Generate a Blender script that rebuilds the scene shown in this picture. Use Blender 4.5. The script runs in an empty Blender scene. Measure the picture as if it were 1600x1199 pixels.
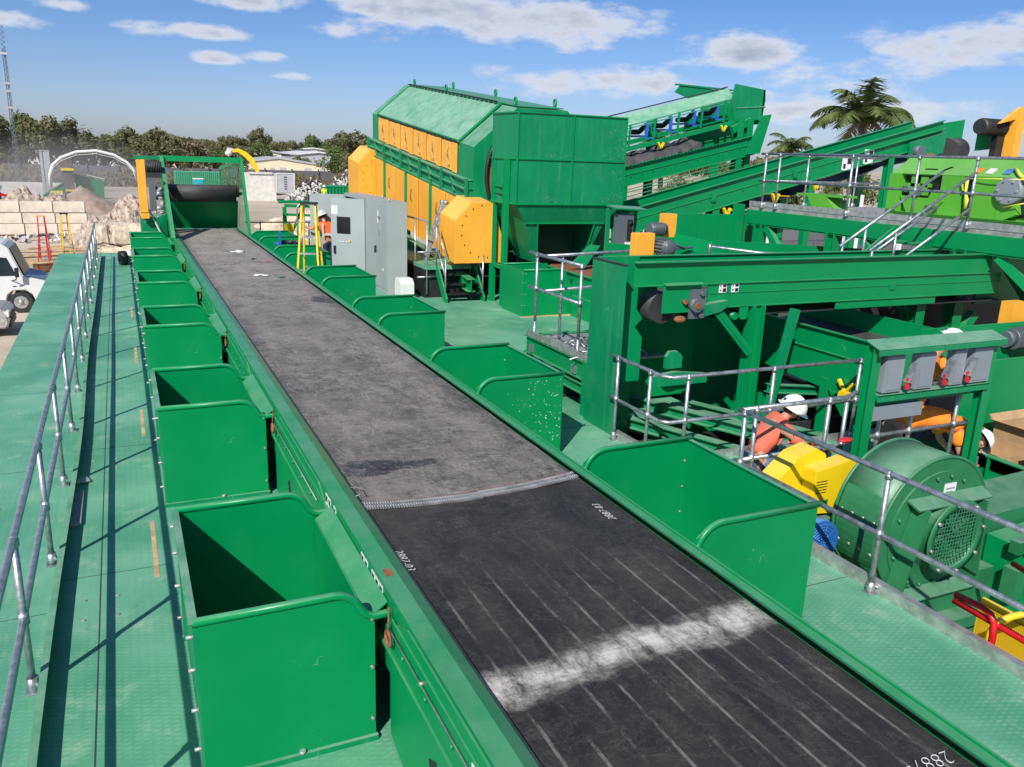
import bpy, bmesh, math, random
from mathutils import Vector, Matrix, Euler, noise
R = math.radians
rnd = random.Random(7)
S = bpy.context.scene
col = S.collection

# ---------------------------------------------------------------- camera
cam = bpy.data.cameras.new('camera')
cam.sensor_width = 36.0
cam.lens = 36.0 * 1290 / 1600
cam.clip_start = 0.05
cam.clip_end = 3000
camo = bpy.data.objects.new('camera', cam)
col.objects.link(camo)
rx = Vector((0.90740241, -0.41886096, 0.03429808))
ry = Vector((0.08130526, 0.25503228, 0.96350817))
rz = Vector((-0.41232307, -0.87150102, 0.2654725))
m = Matrix((rx, ry, rz)).transposed().to_4x4()
m.translation = (0, 0, 3.42)
camo.matrix_world = m
S.camera = camo

# ---------------------------------------------------------------- light
SUN_EL = 39.4
sd = Vector((-0.83, -0.89, 1.0)).normalized()      # towards the sun
sun = bpy.data.lights.new('sun', 'SUN')
sun.energy = 4.9
sun.angle = R(0.53)
sun.color = (1.0, 0.955, 0.88)
suno = bpy.data.objects.new('sun', sun)
suno.rotation_euler = sd.to_track_quat('Z', 'Y').to_euler()
suno.location = sd * 100
col.objects.link(suno)
S.view_settings.view_transform = 'Standard'
S.view_settings.look = 'None'
S.view_settings.gamma = 1
S.view_settings.exposure = 0.15

# ---------------------------------------------------------------- world: sky with cumulus
w = bpy.data.worlds.new('World')
S.world = w
w.use_nodes = True
nt = w.node_tree
nt.nodes.clear()
NN = nt.nodes.new
LK = nt.links.new
out = NN('ShaderNodeOutputWorld')
bg = NN('ShaderNodeBackground')
bg.inputs['Strength'].default_value = 0.07
sky = NN('ShaderNodeTexSky')
sky.sky_type = 'NISHITA'
sky.sun_disc = False
sky.sun_elevation = R(SUN_EL)
sky.sun_rotation = math.atan2(sd.x, sd.y)
sky.air_density = 1.0
sky.dust_density = 0.6
sky.ozone_density = 2.5
tc = NN('ShaderNodeTexCoord')


def wm(op, a, b=None, c=None):
    n = NN('ShaderNodeMath')
    n.operation = op
    for i, v in enumerate((a, b, c)):
        if v is None:
            continue
        if isinstance(v, (int, float)):
            n.inputs[i].default_value = v
        else:
            LK(v, n.inputs[i])
    return n.outputs[0]


sep = NN('ShaderNodeSeparateXYZ')
LK(tc.outputs['Generated'], sep.inputs[0])
az = wm('ARCTAN2', sep.outputs[0], sep.outputs[1])
el = wm('ARCSINE', sep.outputs[2])
comb = NN('ShaderNodeCombineXYZ')
LK(az, comb.inputs[0]); LK(wm('MULTIPLY', el, 2.3), comb.inputs[1])
nz = NN('ShaderNodeTexNoise')
nz.inputs['Scale'].default_value = 12
nz.inputs['Detail'].default_value = 9
nz.inputs['Roughness'].default_value = 0.62
LK(comb.outputs[0], nz.inputs['Vector'])
# azimuth, elevation (deg), half width, half height, density of each cloud bank
CL = [(20.5, 8.9, 5.0, 1.4, 1.05), (27, 8.1, 6.5, 1.3, 1.05), (14.0, 7.6, 2.4, .8, .5), (23, 14.9, 11, 1.9, 1.1), (34, 15.2, 7, 1.7, .95),
      (-6.0, 9.3, 3.0, .75, .85), (1.4, 9.2, 2.0, .55, .8), (11.3, 10.8, 2.6, .6, .8), (8.3, 8.7, 3.4, .65, .85), (13.0, 7.3, 2.6, .5, .75),
      (4.0, 6.6, 3.2, .45, .75), (15.5, 8.7, 2.6, .55, .75), (6.0, 5.2, 1.6, .35, .75), (9.0, 5.4, 1.6, .3, .7), (-5, 6.4, 2.4, .4, .7), (10.5, 4.4, 1.2, .25, .6), (-2.5, 7.4, 1.6, .3, .6),
      (38.5, 6.6, 3.6, 1.2, .8), (46, 5.4, 5, 1.1, .7), (52, 7.0, 5, 1.3, .7), (47, 16.5, 8, 1.1, .9), (31, 4.7, 8, .9, .5), (43, 3.6, 9, .9, .5),
      (-40, 14, 16, 4, .8), (90, 12, 20, 4, .8), (160, 18, 22, 6, .8), (-110, 15, 22, 5, .8), (-15, 22, 9, 3, .8)]
acc = None
for (a, e, wd, h, d) in CL:
    dx = wm('DIVIDE', wm('SUBTRACT', az, R(a)), R(wd))
    dy = wm('DIVIDE', wm('SUBTRACT', el, R(e)), R(h))
    r2 = wm('ADD', wm('MULTIPLY', dx, dx), wm('MULTIPLY', dy, dy))
    f = wm('MULTIPLY', wm('MAXIMUM', wm('SUBTRACT', 1.0, wm('MULTIPLY', r2, .62)), -1.0), d)
    acc = f if acc is None else wm('MAXIMUM', acc, f)
field = wm('ADD', wm('MULTIPLY', acc, .62), wm('MULTIPLY', wm('SUBTRACT', nz.outputs['Fac'], .5), 2.0))
mr = NN('ShaderNodeMapRange')
mr.interpolation_type = 'SMOOTHSTEP'
LK(field, mr.inputs[0])
mr.inputs[1].default_value = .02
mr.inputs[2].default_value = .50
mr.inputs[3].default_value = 0
mr.inputs[4].default_value = .93
mr2 = NN('ShaderNodeMapRange')          # thick cores are greyer than lit rims
LK(field, mr2.inputs[0])
mr2.inputs[1].default_value = .35
mr2.inputs[2].default_value = 1.0
cr = NN('ShaderNodeMix')
cr.data_type = 'RGBA'
LK(mr2.outputs[0], cr.inputs['Factor'])
cr.inputs['A'].default_value = (9.6, 10.0, 11.0, 1)
cr.inputs['B'].default_value = (4.0, 4.7, 6.4, 1)
mx = NN('ShaderNodeMix')
mx.data_type = 'RGBA'
LK(mr.outputs[0], mx.inputs['Factor'])
tint = NN('ShaderNodeMix'); tint.data_type = 'RGBA'; tint.blend_type = 'MULTIPLY'
tint.inputs['Factor'].default_value = 1
tint.inputs['B'].default_value = (.62, .90, 1.36, 1)
LK(sky.outputs[0], tint.inputs['A'])
hz = NN('ShaderNodeMapRange'); LK(el, hz.inputs[0]); hz.inputs[1].default_value = 0.0; hz.inputs[2].default_value = .17
tc2 = NN('ShaderNodeMix'); tc2.data_type = 'RGBA'
LK(hz.outputs[0], tc2.inputs['Factor']); tc2.inputs['A'].default_value = (1.02, 1.12, 1.6, 1); tc2.inputs['B'].default_value = (.62, .90, 1.36, 1)
LK(tc2.outputs['Result'], tint.inputs['B'])
LK(tint.outputs['Result'], mx.inputs['A'])
LK(cr.outputs['Result'], mx.inputs['B'])
LK(mx.outputs['Result'], bg.inputs['Color'])
LK(bg.outputs[0], out.inputs['Surface'])

# ---------------------------------------------------------------- materials
MATS = {}


def nodes_of(name, rough, metal, spec):
    mt = bpy.data.materials.new(name)
    mt.use_nodes = True
    t = mt.node_tree
    b = t.nodes['Principled BSDF']
    b.inputs['Roughness'].default_value = rough
    b.inputs['Metallic'].default_value = metal
    b.inputs['Specular IOR Level'].default_value = spec
    return mt, t, b


class NB:
    """tiny node builder"""
    def __init__(s, t):
        s.t = t
        s.tc = t.nodes.new('ShaderNodeTexCoord')

    def n(s, typ, **k):
        x = s.t.nodes.new(typ)
        for a, b in k.items():
            setattr(x, a, b)
        return x

    def l(s, a, b):
        s.t.links.new(a, b)

    def obj(s, scale=(1, 1, 1), rot=(0, 0, 0)):
        mp = s.n('ShaderNodeMapping')
        mp.inputs['Scale'].default_value = scale
        mp.inputs['Rotation'].default_value = rot
        s.l(s.tc.outputs['Object'], mp.inputs[0])
        return mp.outputs[0]

    def noise(s, vec, scale, detail=5, rough=.6, dist=0):
        x = s.n('ShaderNodeTexNoise')
        x.inputs['Scale'].default_value = scale
        x.inputs['Detail'].default_value = detail
        x.inputs['Roughness'].default_value = rough
        x.inputs['Distortion'].default_value = dist
        s.l(vec, x.inputs['Vector'])
        return x.outputs['Fac']

    def vor(s, vec, scale, feature='F1'):
        x = s.n('ShaderNodeTexVoronoi', feature=feature)
        x.inputs['Scale'].default_value = scale
        s.l(vec, x.inputs['Vector'])
        return x.outputs['Distance']

    def rng(s, v, a, b, c=0., d=1.):
        x = s.n('ShaderNodeMapRange')
        x.interpolation_type = 'SMOOTHSTEP'
        s.l(v, x.inputs[0])
        for i, q in enumerate((a, b, c, d)):
            x.inputs[i + 1].default_value = q
        return x.outputs[0]

    def m(s, op, a, b=None):
        x = s.n('ShaderNodeMath', operation=op)
        for i, v in enumerate((a, b)):
            if v is None:
                continue
            if isinstance(v, (int, float)):
                x.inputs[i].default_value = v
            else:
                s.l(v, x.inputs[i])
        return x.outputs[0]

    def mix(s, f, a, b):
        x = s.n('ShaderNodeMix', data_type='RGBA')
        for k, v in (('Factor', f), ('A', a), ('B', b)):
            if isinstance(v, (int, float)):
                x.inputs[k].default_value = v
            elif isinstance(v, tuple):
                x.inputs[k].default_value = (*v, 1)
            else:
                s.l(v, x.inputs[k])
        return x.outputs['Result']

    def up(s):
        g = s.n('ShaderNodeNewGeometry')
        q = s.n('ShaderNodeSeparateXYZ')
        s.l(g.outputs['True Normal'], q.inputs[0])
        return q.outputs[2]

    def xyz(s, vec):
        q = s.n('ShaderNodeSeparateXYZ')
        s.l(vec, q.inputs[0])
        return q.outputs

    def bump(s, b, h, strength=.3, dist=.01):
        x = s.n('ShaderNodeBump')
        x.inputs['Strength'].default_value = strength
        x.inputs['Distance'].default_value = dist
        s.l(h, x.inputs['Height'])
        s.l(x.outputs[0], b.inputs['Normal'])


def paint(name, c, rough=.38, metal=0., spec=.5, dust=None, damt=.5, var=.12, scale=1.2, bump=.0, bscale=30, streak=0, sidedust=.35, scratch=0):
    """painted / plain surface: mottled colour, dust lying on upward faces, fine bump"""
    mt, t, b = nodes_of(name, rough, metal, spec)
    B = NB(t)
    v = B.obj()
    n1 = B.noise(v, scale, 6, .65)
    dark = tuple(max(0, x * (1 - var)) for x in c)
    lite = tuple(min(1, x * (1 + var) + var * .02) for x in c)
    cc = B.mix(B.rng(n1, .3, .7), dark, lite)
    if dust:
        n2 = B.noise(v, 3.2, 8, .7)
        upf = B.rng(B.up(), .35, .8)
        f = B.m('MULTIPLY', B.m('MULTIPLY', upf, B.rng(n2, .1, .75)), damt)
        side = B.m('MULTIPLY', B.rng(B.noise(v, 2.1, 9, .75), .5, .9), damt * sidedust)
        cc = B.mix(B.m('MAXIMUM', f, side), cc, dust)
    if scratch:
        nl = B.noise(B.obj((1, 1, .35), (.3, .5, .2)), 1.3, 5, .6, .6)
        ln = B.m('MULTIPLY', B.rng(B.m('ABSOLUTE', B.m('SUBTRACT', nl, .5)), 0, .0022, 1, 0), B.rng(B.noise(v, 2.4, 4, .7), .56, .64))
        cc = B.mix(B.m('MULTIPLY', ln, scratch), cc, (.30, .46, .36))
        rs = B.m('MULTIPLY', B.rng(B.noise(v, 9, 6, .8), .70, .76), B.rng(B.noise(v, 1.1, 3, .6), .5, .6))
        cc = B.mix(B.m('MULTIPLY', rs, scratch), cc, (.26, .33, .22))
    if streak:
        ns = B.noise(B.obj((9, 9, .5)), 1.0, 5, .7)
        cc = B.mix(B.m('MULTIPLY', B.rng(ns, .52, .8), streak), cc, dust or (.5, .5, .45))
    t.links.new(cc, b.inputs['Base Color'])
    t.links.new(B.rng(n1, .2, .8, rough * .85, min(1, rough * 1.25)), b.inputs['Roughness'])
    if bump:
        B.bump(b, B.noise(v, bscale, 4, .6), bump)
    elif scratch:
        B.bump(b, B.m('ADD', B.noise(v, 1.6, 2, .5), B.m('MULTIPLY', B.noise(v, 60, 2, .5), .012)), .22, .03)
    MATS[name] = mt
    return mt


DUST = (.30, .43, .33)
paint('green', (.0, .235, .072), .34, spec=.3, dust=DUST, damt=.32, var=.04, sidedust=.10, scratch=.28)
paint('green_worn', (.0, .215, .080), .42, spec=.35, sidedust=.25, scratch=.4, dust=(.35, .47, .37), damt=.6, var=.09, streak=.16)
paint('green_roof', (.045, .27, .14), .5, dust=(.34, .50, .38), damt=.75, var=.12, streak=.35)
paint('green_fan', (.02, .17, .065), .42, dust=(.2, .33, .24), damt=.7, var=.14)
paint('lime', (.09, .38, .03), .4, dust=(.3, .45, .2), damt=.4, var=.08)
paint('orange', (.88, .40, .035), .5, dust=(.85, .55, .2), damt=.5, var=.07, streak=.2)
paint('plywood', (.82, .40, .07), .75, var=.16, scale=5, dust=(.7, .5, .3), damt=.3)
paint('yellow', (.80, .56, .01), .4, dust=(.7, .6, .3), damt=.3, var=.05)
paint('red', (.55, .008, .012), .35, var=.05)
paint('blue', (.02, .13, .42), .4, dust=(.2, .35, .5), damt=.5, var=.1)
paint('galv', (.42, .44, .46), .38, metal=.75, var=.28, scale=14, bump=.15, bscale=60)
paint('alu', (.55, .55, .53), .4, metal=.7, var=.25, scale=9, dust=(.5, .48, .42), damt=.5)
paint('dark_steel', (.035, .038, .04), .5, metal=.4, var=.3, dust=(.2, .2, .18), damt=.4)
paint('rust', (.22, .085, .035), .8, var=.4, scale=14)
paint('rubber', (.022, .022, .024), .6, var=.3, dust=(.14, .13, .12), damt=.6)
paint('motor_grey', (.10, .115, .135), .45, var=.15, dust=(.3, .3, .3), damt=.4)
paint('cabinet', (.33, .37, .365), .42, var=.05, dust=(.42, .44, .42), damt=.4)
paint('box_grey', (.22, .25, .28), .42, var=.05, dust=(.35, .37, .38), damt=.4)
paint('screen', (.01, .012, .014), .15, var=.2)
paint('hood_sky_steel', (.12, .19, .27), .35, var=.08)  # bluish steel with the sky's reflection mixed into the colour
paint('white', (.72, .72, .70), .45, var=.06, dust=(.5, .46, .38), damt=.3)
paint('offwhite', (.62, .60, .54), .6, var=.15, scale=2)
paint('black', (.012, .012, .013), .5, var=.2)
paint('sticker_orange', (.75, .25, .02), .5, var=.05)
paint('sticker_red', (.6, .02, .03), .5, var=.05)
paint('concrete', (.66, .57, .46), .9, var=.16, scale=1.6, bump=.4, bscale=9, streak=.3, dust=(.66, .58, .46), damt=.5)
paint('limestone', (.60, .50, .37), .95, var=.35, scale=2.5, bump=.8, bscale=5, dust=(.7, .62, .5), damt=.5)
paint('rubble', (.40, .32, .25), .95, var=.45, scale=3.0, bump=1, bscale=6)
paint('soil', (.34, .25, .19), .95, var=.25, scale=1.0, bump=.7, bscale=4)
paint('sand', (.62, .49, .35), .95, var=.3, scale=.8, bump=.8, bscale=3)
paint('scrap_white', (.6, .58, .54), .6, var=.3, scale=2)
paint('scrap_dark', (.10, .09, .085), .7, var=.5, scale=2)
paint('wood', (.50, .35, .19), .8, var=.3, scale=4)
paint('cardboard', (.42, .27, .14), .85, var=.15, scale=3)
paint('roof_grey', (.42, .43, .45), .6, var=.12, scale=.3)
paint('wall_cream', (.72, .65, .45), .8, var=.06, scale=.5)
paint('glass_dark', (.02, .03, .035), .3, spec=.15, var=.2)
paint('bark', (.16, .12, .085), .9, var=.3, scale=3)
paint('teal', (.03, .35, .42), .4, var=.1)
paint('hopper_inside_shade', (.01, .075, .04), .6, var=.2)
paint('bare_steel', (.40, .39, .37), .5, metal=.5, var=.3, scale=5, dust=(.5, .47, .42), damt=.4)
paint('skin', (.52, .27, .17), .55, var=.1, scale=6)
paint('salmon_cloth', (.78, .17, .10), .85, var=.12, scale=7, bump=.25, bscale=20)
paint('orange_cloth', (.95, .26, .02), .85, var=.10, scale=7, bump=.25, bscale=20)
paint('vest_orange', (.95, .14, .03), .8, var=.1, scale=7)
paint('jeans', (.085, .14, .24), .9, var=.35, scale=9, bump=.3, bscale=25)
paint('navy', (.015, .02, .045), .9, var=.3, scale=9)
paint('khaki', (.34, .22, .11), .9, var=.2, scale=9)
paint('hair', (.03, .02, .015), .8, var=.3)
paint('helmet', (.80, .79, .76), .3, var=.03)
paint('reflect', (.62, .66, .55), .4, var=.1)
paint('hivis', (.60, .85, .03), .6, var=.1)
paint('stripe_yellow', (.75, .78, .10), .6, var=.1)
paint('hose_green', (.03, .25, .10), .5, var=.2)
paint('grey_wall', (.12, .12, .13), .9, var=.12, scale=1.0)


def leafmat(name, a, b_, trans=.25):
    mt, t, b = nodes_of(name, .6, 0, .3)
    B = NB(t)
    n1 = B.noise(B.obj(), .9, 6, .7)
    n2 = B.noise(B.obj(), 7, 3, .7)
    cc = B.mix(B.rng(B.m('ADD', B.m('MULTIPLY', n1, .6), B.m('MULTIPLY', n2, .4)), .35, .65), a, b_)
    t.links.new(cc, b.inputs['Base Color'])
    tr = B.n('ShaderNodeBsdfTranslucent')
    t.links.new(cc, tr.inputs[0])
    ms = B.n('ShaderNodeMixShader')
    ms.inputs[0].default_value = trans
    t.links.new(b.outputs[0], ms.inputs[1]); t.links.new(tr.outputs[0], ms.inputs[2])
    t.links.new(ms.outputs[0], t.nodes['Material Output'].inputs[0])
    MATS[name] = mt


leafmat('leaf_olive', (.085, .10, .035), (.27, .25, .12), .4)
leafmat('leaf_green', (.06, .105, .025), (.21, .26, .08), .4)
leafmat('leaf_dry', (.15, .13, .07), (.32, .27, .16), .35)
leafmat('leaf_palm', (.05, .09, .025), (.22, .27, .09), .35)
leafmat('leaf_dead', (.24, .19, .09), (.42, .34, .19))


def m_deck():
    mt, t, b = nodes_of('deck_paint', .5, 0, .35)
    B = NB(t)
    v = B.obj()
    big = B.noise(v, .55, 7, .62)
    mid = B.noise(v, 2.6, 8, .7, .3)
    fine = B.noise(v, 26, 3, .6)
    c = B.mix(B.rng(big, .35, .68), (.072, .29, .165), (.165, .41, .265))
    c = B.mix(B.m('MULTIPLY', B.rng(mid, .52, .78), .6), c, (.40, .50, .36))
    c = B.mix(B.m('MULTIPLY', B.rng(B.noise(v, 1.1, 8, .75), .60, .72), .45), c, (.42, .40, .27))
    c = B.mix(B.m('MULTIPLY', B.rng(B.noise(v, 5, 5, .7), .63, .74), .6), c, (.045, .24, .12))
    c = B.mix(B.m('MULTIPLY', B.rng(B.noise(v, 55, 3, .8), .70, .76), .5), c, (.62, .66, .58))
    c = B.mix(B.m('MULTIPLY', B.rng(B.noise(v, .9, 9, .8, 1.5), .62, .70), .35), c, (.10, .20, .13))
    c = B.mix(B.m('MULTIPLY', B.rng(B.noise(v, 1.9, 9, .85), .655, .70), .55), c, (.45, .36, .22))
    # rolled tread lugs, two crossing families
    lug = None
    for rot in (R(45), R(-45)):
        vv = B.n('ShaderNodeTexVoronoi')
        vv.inputs['Scale'].default_value = 1
        vv.inputs['Randomness'].default_value = .0
        B.l(B.obj((13, 34, 1), (0, 0, rot)), vv.inputs['Vector'])
        l1 = B.rng(vv.outputs['Distance'], .22, .34, 1, 0)
        lug = l1 if lug is None else B.m('MAXIMUM', lug, l1)
    c = B.mix(B.m('MULTIPLY', B.m('MULTIPLY', lug, B.rng(mid, .3, .7)), .26), c, (.36, .55, .42))
    t.links.new(c, b.inputs['Base Color'])
    B.bump(b, B.m('ADD', lug, B.m('MULTIPLY', fine, .4)), .2, .003)
    t.links.new(B.rng(mid, .2, .8, .36, .62), b.inputs['Roughness'])
    MATS['deck'] = mt


def m_belt():
    mt, t, b = nodes_of('belt_rubber', .55, 0, .28)
    B = NB(t)
    v = B.obj()
    X, Y_, Z = B.xyz(v)
    warp = B.noise(v, 1.3, 5, .6)
    # old dusty length beyond the splice / newer dark length this side of it
    far = B.rng(Y_, 5.52, 5.56)
    n1 = B.noise(B.obj((2.2, .9, 1)), 1.2, 8, .7, .6)
    n2 = B.noise(B.obj((1, 5.5, 1)), 2.0, 9, .75, 1.2)
    dustg = B.mix(B.rng(n1, .3, .7), (.115, .101, .084), (.265, .235, .198))
    dist = B.rng(Y_, 8, 24, 0, 1)
    dustg = B.mix(B.m('MULTIPLY', dist, .55), dustg, (.46, .41, .34))  # colour graded paler towards the far end
    dustg = B.mix(B.m('MULTIPLY', B.rng(n2, .56, .68), .55), dustg, (.07, .068, .066))
    dustg = B.mix(B.m('MULTIPLY', B.rng(B.noise(B.obj((1.2, 6, 1)), 3.4, 8, .8, 2), .60, .70), .6), dustg, (.36, .33, .29))
    near = B.mix(B.rng(n1, .3, .7), (.020, .0185, .017), (.048, .044, .039))
    near = B.mix(B.m('MULTIPLY', B.rng(B.noise(v, 3.5, 9, .8, .5), .56, .74), .45), near, (.105, .098, .088))
    # lengthwise ribs worn grey on the nearest stretch
    rib = B.n('ShaderNodeTexWave')
    rib.wave_type = 'BANDS'; rib.bands_direction = 'X'
    rib.inputs['Scale'].default_value = 1.78
    rib.inputs['Distortion'].default_value = 1.3
    rib.inputs['Detail'].default_value = 3
    rib.inputs['Detail Scale'].default_value = 1.2
    B.l(B.obj((1, .12, 1)), rib.inputs['Vector'])
    ribf = B.rng(rib.outputs['Fac'], .95, .998)
    ribf = B.m('MULTIPLY', ribf, B.rng(B.m('ADD', Y_, B.m('MULTIPLY', warp, .9)), 4.2, 4.9, 1, 0))
    ribf = B.m('MULTIPLY', ribf, B.rng(B.noise(B.obj((2.2, .7, 1)), 2.1, 8, .85), .42, .60))
    near = B.mix(B.m('MULTIPLY', ribf, .62), near, (.29, .27, .235))
    near = B.mix(B.m('MULTIPLY', B.rng(B.noise(B.obj((1, 1, 1)), 22, 4, .9), .60, .78), .5), near, (.17, .165, .155))
    # chalky spill swept across the belt
    yy = B.m('ADD', Y_, B.m('MULTIPLY', B.m('SUBTRACT', B.noise(B.obj((1.5, 2.5, 1)), 1.9, 9, .8), .5), .40))
    edge = B.m('MULTIPLY', B.m('SUBTRACT', X, 0.0), .06)
    d = B.m('ABSOLUTE', B.m('SUBTRACT', B.m('SUBTRACT', yy, edge), 3.27))
    pw = B.m('MULTIPLY', B.rng(d, .0, .19, 1, 0), B.rng(B.noise(B.obj((3, 1.2, 1)), 2.2, 9, .8), .30, .62))
    ch = B.noise(B.obj((5, 20, 1)), 1.3, 7, .8, 1)
    pw = B.m('MULTIPLY', pw, B.rng(ch, .26, .5))
    pw = B.m('MULTIPLY', pw, B.rng(B.noise(B.obj((1.6, 14, 1), (0, 0, .12)), 2.6, 9, .85, .8), .30, .46, .35, 1))
    near = B.mix(pw, near, (.68, .64, .56))
    c = B.mix(far, near, dustg)
    # dark wet stains
    for (sx, sy, ra, rb) in ((-.62, 6.35, .34, .19), (.80, 14.5, .26, .45), (-.3, 6.3, .28, .10)):
        ex = B.m('DIVIDE', B.m('SUBTRACT', X, sx), ra)
        ey = B.m('DIVIDE', B.m('SUBTRACT', Y_, sy), rb)
        rr = B.m('ADD', B.m('ADD', B.m('MULTIPLY', ex, ex), B.m('MULTIPLY', ey, ey)), B.m('MULTIPLY', B.m('SUBTRACT', B.noise(v, 5, 6, .7), .5), 2.8))
        c = B.mix(B.rng(rr, .7, 1.05, .85, 0), c, (.030, .031, .038))
    # darker band that never carried load, along both edges
    ed = B.rng(B.m('ABSOLUTE', X), .72, .86)
    c = B.mix(B.m('MULTIPLY', B.m('MULTIPLY', ed, far), .42), c, (.075, .075, .082))
    # scratches, plus wrinkles drawn as dark and light lines in the colour
    wr = None
    for (scl, rot, sc_l, wd_, amt, cl) in (((1, 3.0, 1), .12, 1.5, .030, .85, (.050, .047, .044)), ((1, 3.4, 1), -.1, 2.3, .022, .7, (.46, .42, .37)), ((1.6, 1, 1), .9, 2.6, .018, .7, (.42, .39, .34)),
                                      ((2.2, 1, 1), 1.9, 3.2, .022, .75, (.045, .043, .042)), ((1, 1.2, 1), .3, 6.5, .03, .6, (.40, .37, .33)), ((1.5, .35, 1), .35, 3.0, .014, .75, (.50, .46, .41))):
        nl = B.noise(B.obj(scl, (0, 0, rot)), sc_l, 7, .72, .9)
        ln = B.rng(B.m('ABSOLUTE', B.m('SUBTRACT', nl, .5)), 0, wd_, 1, 0)
        msk = B.rng(B.noise(B.obj((1, 1, 1), (0, 0, rot)), 1.3 + sc_l * .2, 6, .75), .46, .58)
        ln = B.m('MULTIPLY', ln, msk)
        wr = ln if wr is None else B.m('ADD', wr, ln)
        c = B.mix(B.m('MULTIPLY', B.m('MULTIPLY', ln, amt), B.m('ADD', B.m('MULTIPLY', far, .9), .10)), c, cl)
    t.links.new(c, b.inputs['Base Color'])
    t.links.new(B.rng(n1, .3, .7, .42, .66), b.inputs['Roughness'])
    hh = B.m('ADD', B.m('MULTIPLY', n2, B.m('ADD', B.m('MULTIPLY', far, 1.2), .25)), B.m('MULTIPLY', B.noise(v, 40, 3, .6), .12))
    hh = B.m('SUBTRACT', hh, B.m('MULTIPLY', B.m('MULTIPLY', wr, far), .35))
    B.bump(b, hh, .6, .02)
    MATS['belt'] = mt


def m_ground():
    mt, t, b = nodes_of('yard_ground', .95, 0, .2)
    B = NB(t)
    v = B.obj()
    c = B.mix(B.rng(B.noise(v, .12, 8, .65), .3, .7), (.46, .37, .28), (.62, .52, .41))
    c = B.mix(B.m('MULTIPLY', B.rng(B.noise(v, 1.3, 8, .75), .52, .72), .5), c, (.30, .235, .17))
    far = B.rng(B.noise(v, .02, 4, .6), .45, .6)
    c = B.mix(B.m('MULTIPLY', far, .6), c, (.30, .27, .17))
    t.links.new(c, b.inputs['Base Color'])
    B.bump(b, B.noise(v, 3, 8, .7), .6, .08)
    MATS['ground'] = mt


def m_mesh(name, c, sc, wire=.2, sheer=False):
    """perforated / woven wire: real see-through holes"""
    mt, t, b = nodes_of(name, .45, .2, .4)
    b.inputs['Base Color'].default_value = (*c, 1)
    B = NB(t)
    X, Y_, Z = B.xyz(B.obj((sc, sc, sc)))
    def fr(q):
        return B.m('LESS_THAN', B.m('FRACT', q), wire)
    a = B.m('MAXIMUM', fr(B.m('ADD', X, Y_)), fr(Z))
    tr = B.n('ShaderNodeBsdfTransparent')
    ms = B.n('ShaderNodeMixShader')
    t.links.new(a, ms.inputs[0]); t.links.new(tr.outputs[0], ms.inputs[1]); t.links.new(b.outputs[0], ms.inputs[2])
    t.links.new(ms.outputs[0], t.nodes['Material Output'].inputs[0])
    MATS[name] = mt


def m_blockwall():
    mt, t, b = nodes_of('block_wall', .9, 0, .2)
    B = NB(t)
    br = B.n('ShaderNodeTexBrick')
    br.inputs['Color1'].default_value = (.115, .115, .125, 1)
    br.inputs['Color2'].default_value = (.15, .15, .16, 1)
    br.inputs['Mortar'].default_value = (.06, .06, .065, 1)
    br.inputs['Scale'].default_value = 1
    br.inputs['Mortar Size'].default_value = .02
    br.inputs['Brick Width'].default_value = 1.6
    br.inputs['Row Height'].default_value = .62
    sw = B.n('ShaderNodeCombineXYZ')
    q = B.xyz(B.tc.outputs['Object'])
    B.l(q[0], sw.inputs[0]); B.l(q[2], sw.inputs[1])
    B.l(sw.outputs[0], br.inputs['Vector'])
    t.links.new(br.outputs['Color'], b.inputs['Base Color'])
    MATS['blockwall'] = mt


m_deck(); m_belt(); m_ground(); m_blockwall()
m_mesh('wire_green', (.03, .22, .10), 40, .32)
m_mesh('guard_mesh', (.05, .26, .13), 26, .20)
m_mesh('grate_yellow', (.75, .5, .02), 55, .55)


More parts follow.
